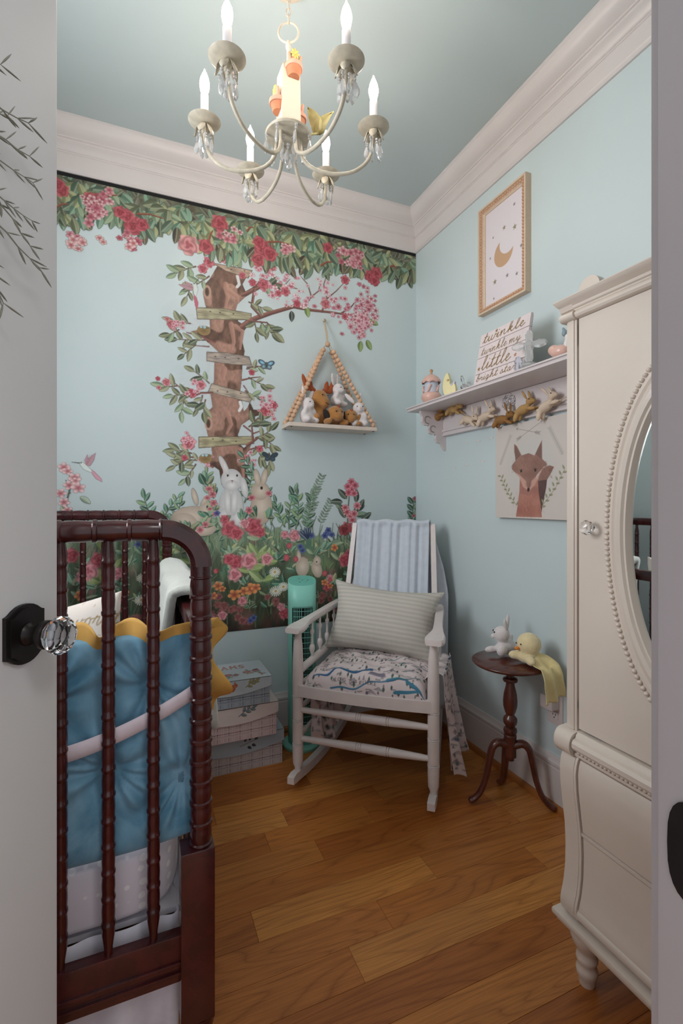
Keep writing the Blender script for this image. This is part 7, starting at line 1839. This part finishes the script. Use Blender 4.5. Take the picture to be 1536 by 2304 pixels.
def hairs(cx, cy, rx, ry, n, ang, cols, L=.008):
    for k in range(n):
        px_, py_ = cx + rk_.gauss(0, rx), cy + rk_.gauss(0, ry); x, y = K(*zc(px_, py_)); a = ang + rk_.gauss(0, .35); C.stroke([(x, y), (x + L * math.cos(a), y + L * math.sin(a))], .0016, .0008, rk_.choice(cols), None, .55)
hairs(1110, 1230, 55, 30, 160, -1.57, [(126, 92, 82), (176, 136, 120), (148, 110, 98)]); hairs(1110, 1580, 45, 60, 200, -1.57, [(176, 118, 104), (200, 146, 130), (156, 100, 88)], .012)
hairs(985, 1260, 12, 22, 50, 3.6, [(150, 112, 100), (132, 96, 88)]); hairs(1250, 1250, 12, 18, 50, -.3, [(150, 112, 100), (132, 96, 88)]); hairs(1270, 1310, 25, 30, 70, -.6, [(166, 126, 112), (120, 88, 80)]); hairs(1230, 1480, 14, 60, 60, -1.6, [(84, 60, 58), (112, 84, 80)])
for ex, ey in ((1046, 1306), (1168, 1298)): x, y = K(*zc(ex, ey)); C.ell(x, y, .0055, .0055, (36, 32, 32), (60, 52, 44)); C.stroke([(x - .009, y + .005), (x, y + .007), (x + .009, y + .005)], .002, .0015, (50, 42, 40))
x, y = K(*zc(1108, 1466)); C.ell(x, y, .0066, .0078, (48, 34, 34), (70, 50, 48))
for sg in (-1, 1):
    for k in range(3): C.stroke([(x + sg * .006, y + .016 + k * .003), (x + sg * .018, y + .014 + k * .006)], .0009, .0007, (110, 84, 78))
GRN = ((156, 154, 120), (116, 116, 88))
for base, tip, sg in ((((1005, 1600)), ((870, 1350)), -1), ((1225, 1610), (1420, 1290), 1)):
    for k in range(14):
        t = k / 13; bx = base[0] + (tip[0] - base[0]) * t ** (.8 if sg < 0 else 1.0); by = base[1] + (tip[1] - base[1]) * t
        px_, py_ = K(*zc(bx, by)); a = (PI / 2 + .5 if sg < 0 else PI / 2 - .5) + (1 if k % 2 else -1) * 1.0
        C.leaf(px_, py_, .020, .008, a, GRN[0], GRN[1])
    C.stroke([K(*zc(*base)), K(*zc((base[0] + tip[0]) / 2 - sg * -20, (base[1] + tip[1]) / 2)), K(*zc(*tip))], .0022, .0014, (140, 132, 96))
for base, tip in (((865, 1250), (955, 1000)), ((1405, 1160), (1290, 930))):
    A, B = K(*zc(*base)), K(*zc(*tip)); C.stroke([A, B], .0014, .001, (140, 138, 132))
    for k in range(24):
        t = k / 23; x, y = A[0] + (B[0] - A[0]) * t, A[1] + (B[1] - A[1]) * t; an = math.atan2(B[1] - A[1], B[0] - A[0])
        for s_ in (-1, 1): C.stroke([(x, y), (x + .012 * math.cos(an + s_ * .9), y + .012 * math.sin(an + s_ * .9))], .0014, .0008, (158, 156, 150))
for a, b in (((1005, 940), (1200, 975)), ((1015, 1030), (1230, 870))):
    A, B = K(*zc(*a)), K(*zc(*b)); C.stroke([A, B], .0016, .0016, (132, 118, 116)); tip, tl = (A, B) if a[1] == 940 else (B, A); an = math.atan2(tip[1] - tl[1], tip[0] - tl[0])
    for s_ in (2.6, -2.6): C.stroke([tip, (tip[0] + .012 * math.cos(an + s_), tip[1] + .012 * math.sin(an + s_))], .002, .0014, (132, 118, 116))
    for k in range(8):
        x, y = tl[0] + .0035 * k * math.cos(an), tl[1] + .0035 * k * math.sin(an)
        for s_ in (2.5, -2.5): C.stroke([(x, y), (x + .011 * math.cos(an + s_), y + .011 * math.sin(an + s_))], .0015, .001, (150, 142, 140))
me = C.mesh('fox_print', lambda X, Y: np.stack([X, Y, np.full_like(X, .0266)], 1), False); me.materials.append(M_PRINT); obj('print', me, None, kv)
# leftover adhesive strips on the paint
M_TAPE = mat('adhesive_strip', rgb(214, 216, 214), .5)
for px, py, a in ((1022, 1052, .6), (1050, 1045, .1), (1085, 1038, .3), (1048, 996, .15), (1075, 992, .1), (1104, 985, .1)):
    c = on_x(px, py, XR); o = obj('adhesive_strip', MB().box((-.0008, 0, 0), (.0016, .028, .009)), M_TAPE, None, 0); o.location = c; o.rotation_euler = (a * .5, 0, 0)
    tag(o, 'scrap of pale adhesive strip stuck under the long shelf', 'tape strip', 'adhesive strips under the shelf')

# ================================================================== WREATH ON THE OPEN DOOR
M_TWIG = mat('dried_grey_green', rgb(140, 142, 130), .9, .15, 60); M_STEM = mat('wreath_vine', rgb(108, 96, 84), .9, .15, 60)
di = DM.inverted()
def on_door(px, py):
    r = ray(px, py); pl = hinge; t = (pl - CAM).dot(DN) / r.dot(DN); return di @ (CAM + r * t)
ctr_r = on_door(70, 450)
WC = Vector((ctr_r.x - .235, DT + .022, on_door(0, 470).z))
wr = thing('door_wreath', 'grey-green dried twig wreath hanging on the white door', 'wreath', DM @ T(*WC))
rw = random.Random(12)
obj('ring', MB().tube([(math.cos(a) * .115, .004 * math.sin(5 * a), math.sin(a) * .115) for a in [2 * PI * k / 48 for k in range(48)]], .011, 10, None, True), M_STEM, wr)
tw_ = {}
def twig_mesh(seed):
    r = random.Random(seed); mb = MB(); pts = [Vector((0, 0, 0))]; a = 0
    for k in range(6): a += r.uniform(-.18, .18); pts.append(pts[-1] + Vector((.020 * math.cos(a), r.uniform(-.002, .004), .020 * math.sin(a))))
    mb.tube(pts, [.0016, .0015, .0013, .0012, .001, .0008, .0006], 5)
    for k in range(2, 7):
        for s_ in (-1, 1):
            if r.random() < .25: continue
            an = a * .5 + s_ * r.uniform(.3, .8); L = r.uniform(.016, .030); p = pts[k]; tip = p + Vector((L * math.cos(an), r.uniform(-.004, .008), L * math.sin(an)))
            mb.tube([p, p.lerp(tip, .4), p.lerp(tip, .75), tip], [.0006, .0022, .0018, .0003], 6, None, False, .5)
    return mesh_of('twig', mb, 180)
TM = [twig_mesh(k) for k in range(7)]
for k in range(34):
    a = 2 * PI * k / 34 + rw.uniform(-.05, .05); o = obj('twig', TM[k % 7], M_TWIG, wr); o.location = (math.cos(a) * .110, rw.uniform(-.004, .014), math.sin(a) * .110); o.rotation_euler = (rw.uniform(-.2, .2), -a + rw.uniform(.15, .95), 0); o.scale = (rw.uniform(.75, 1.05),) * 3
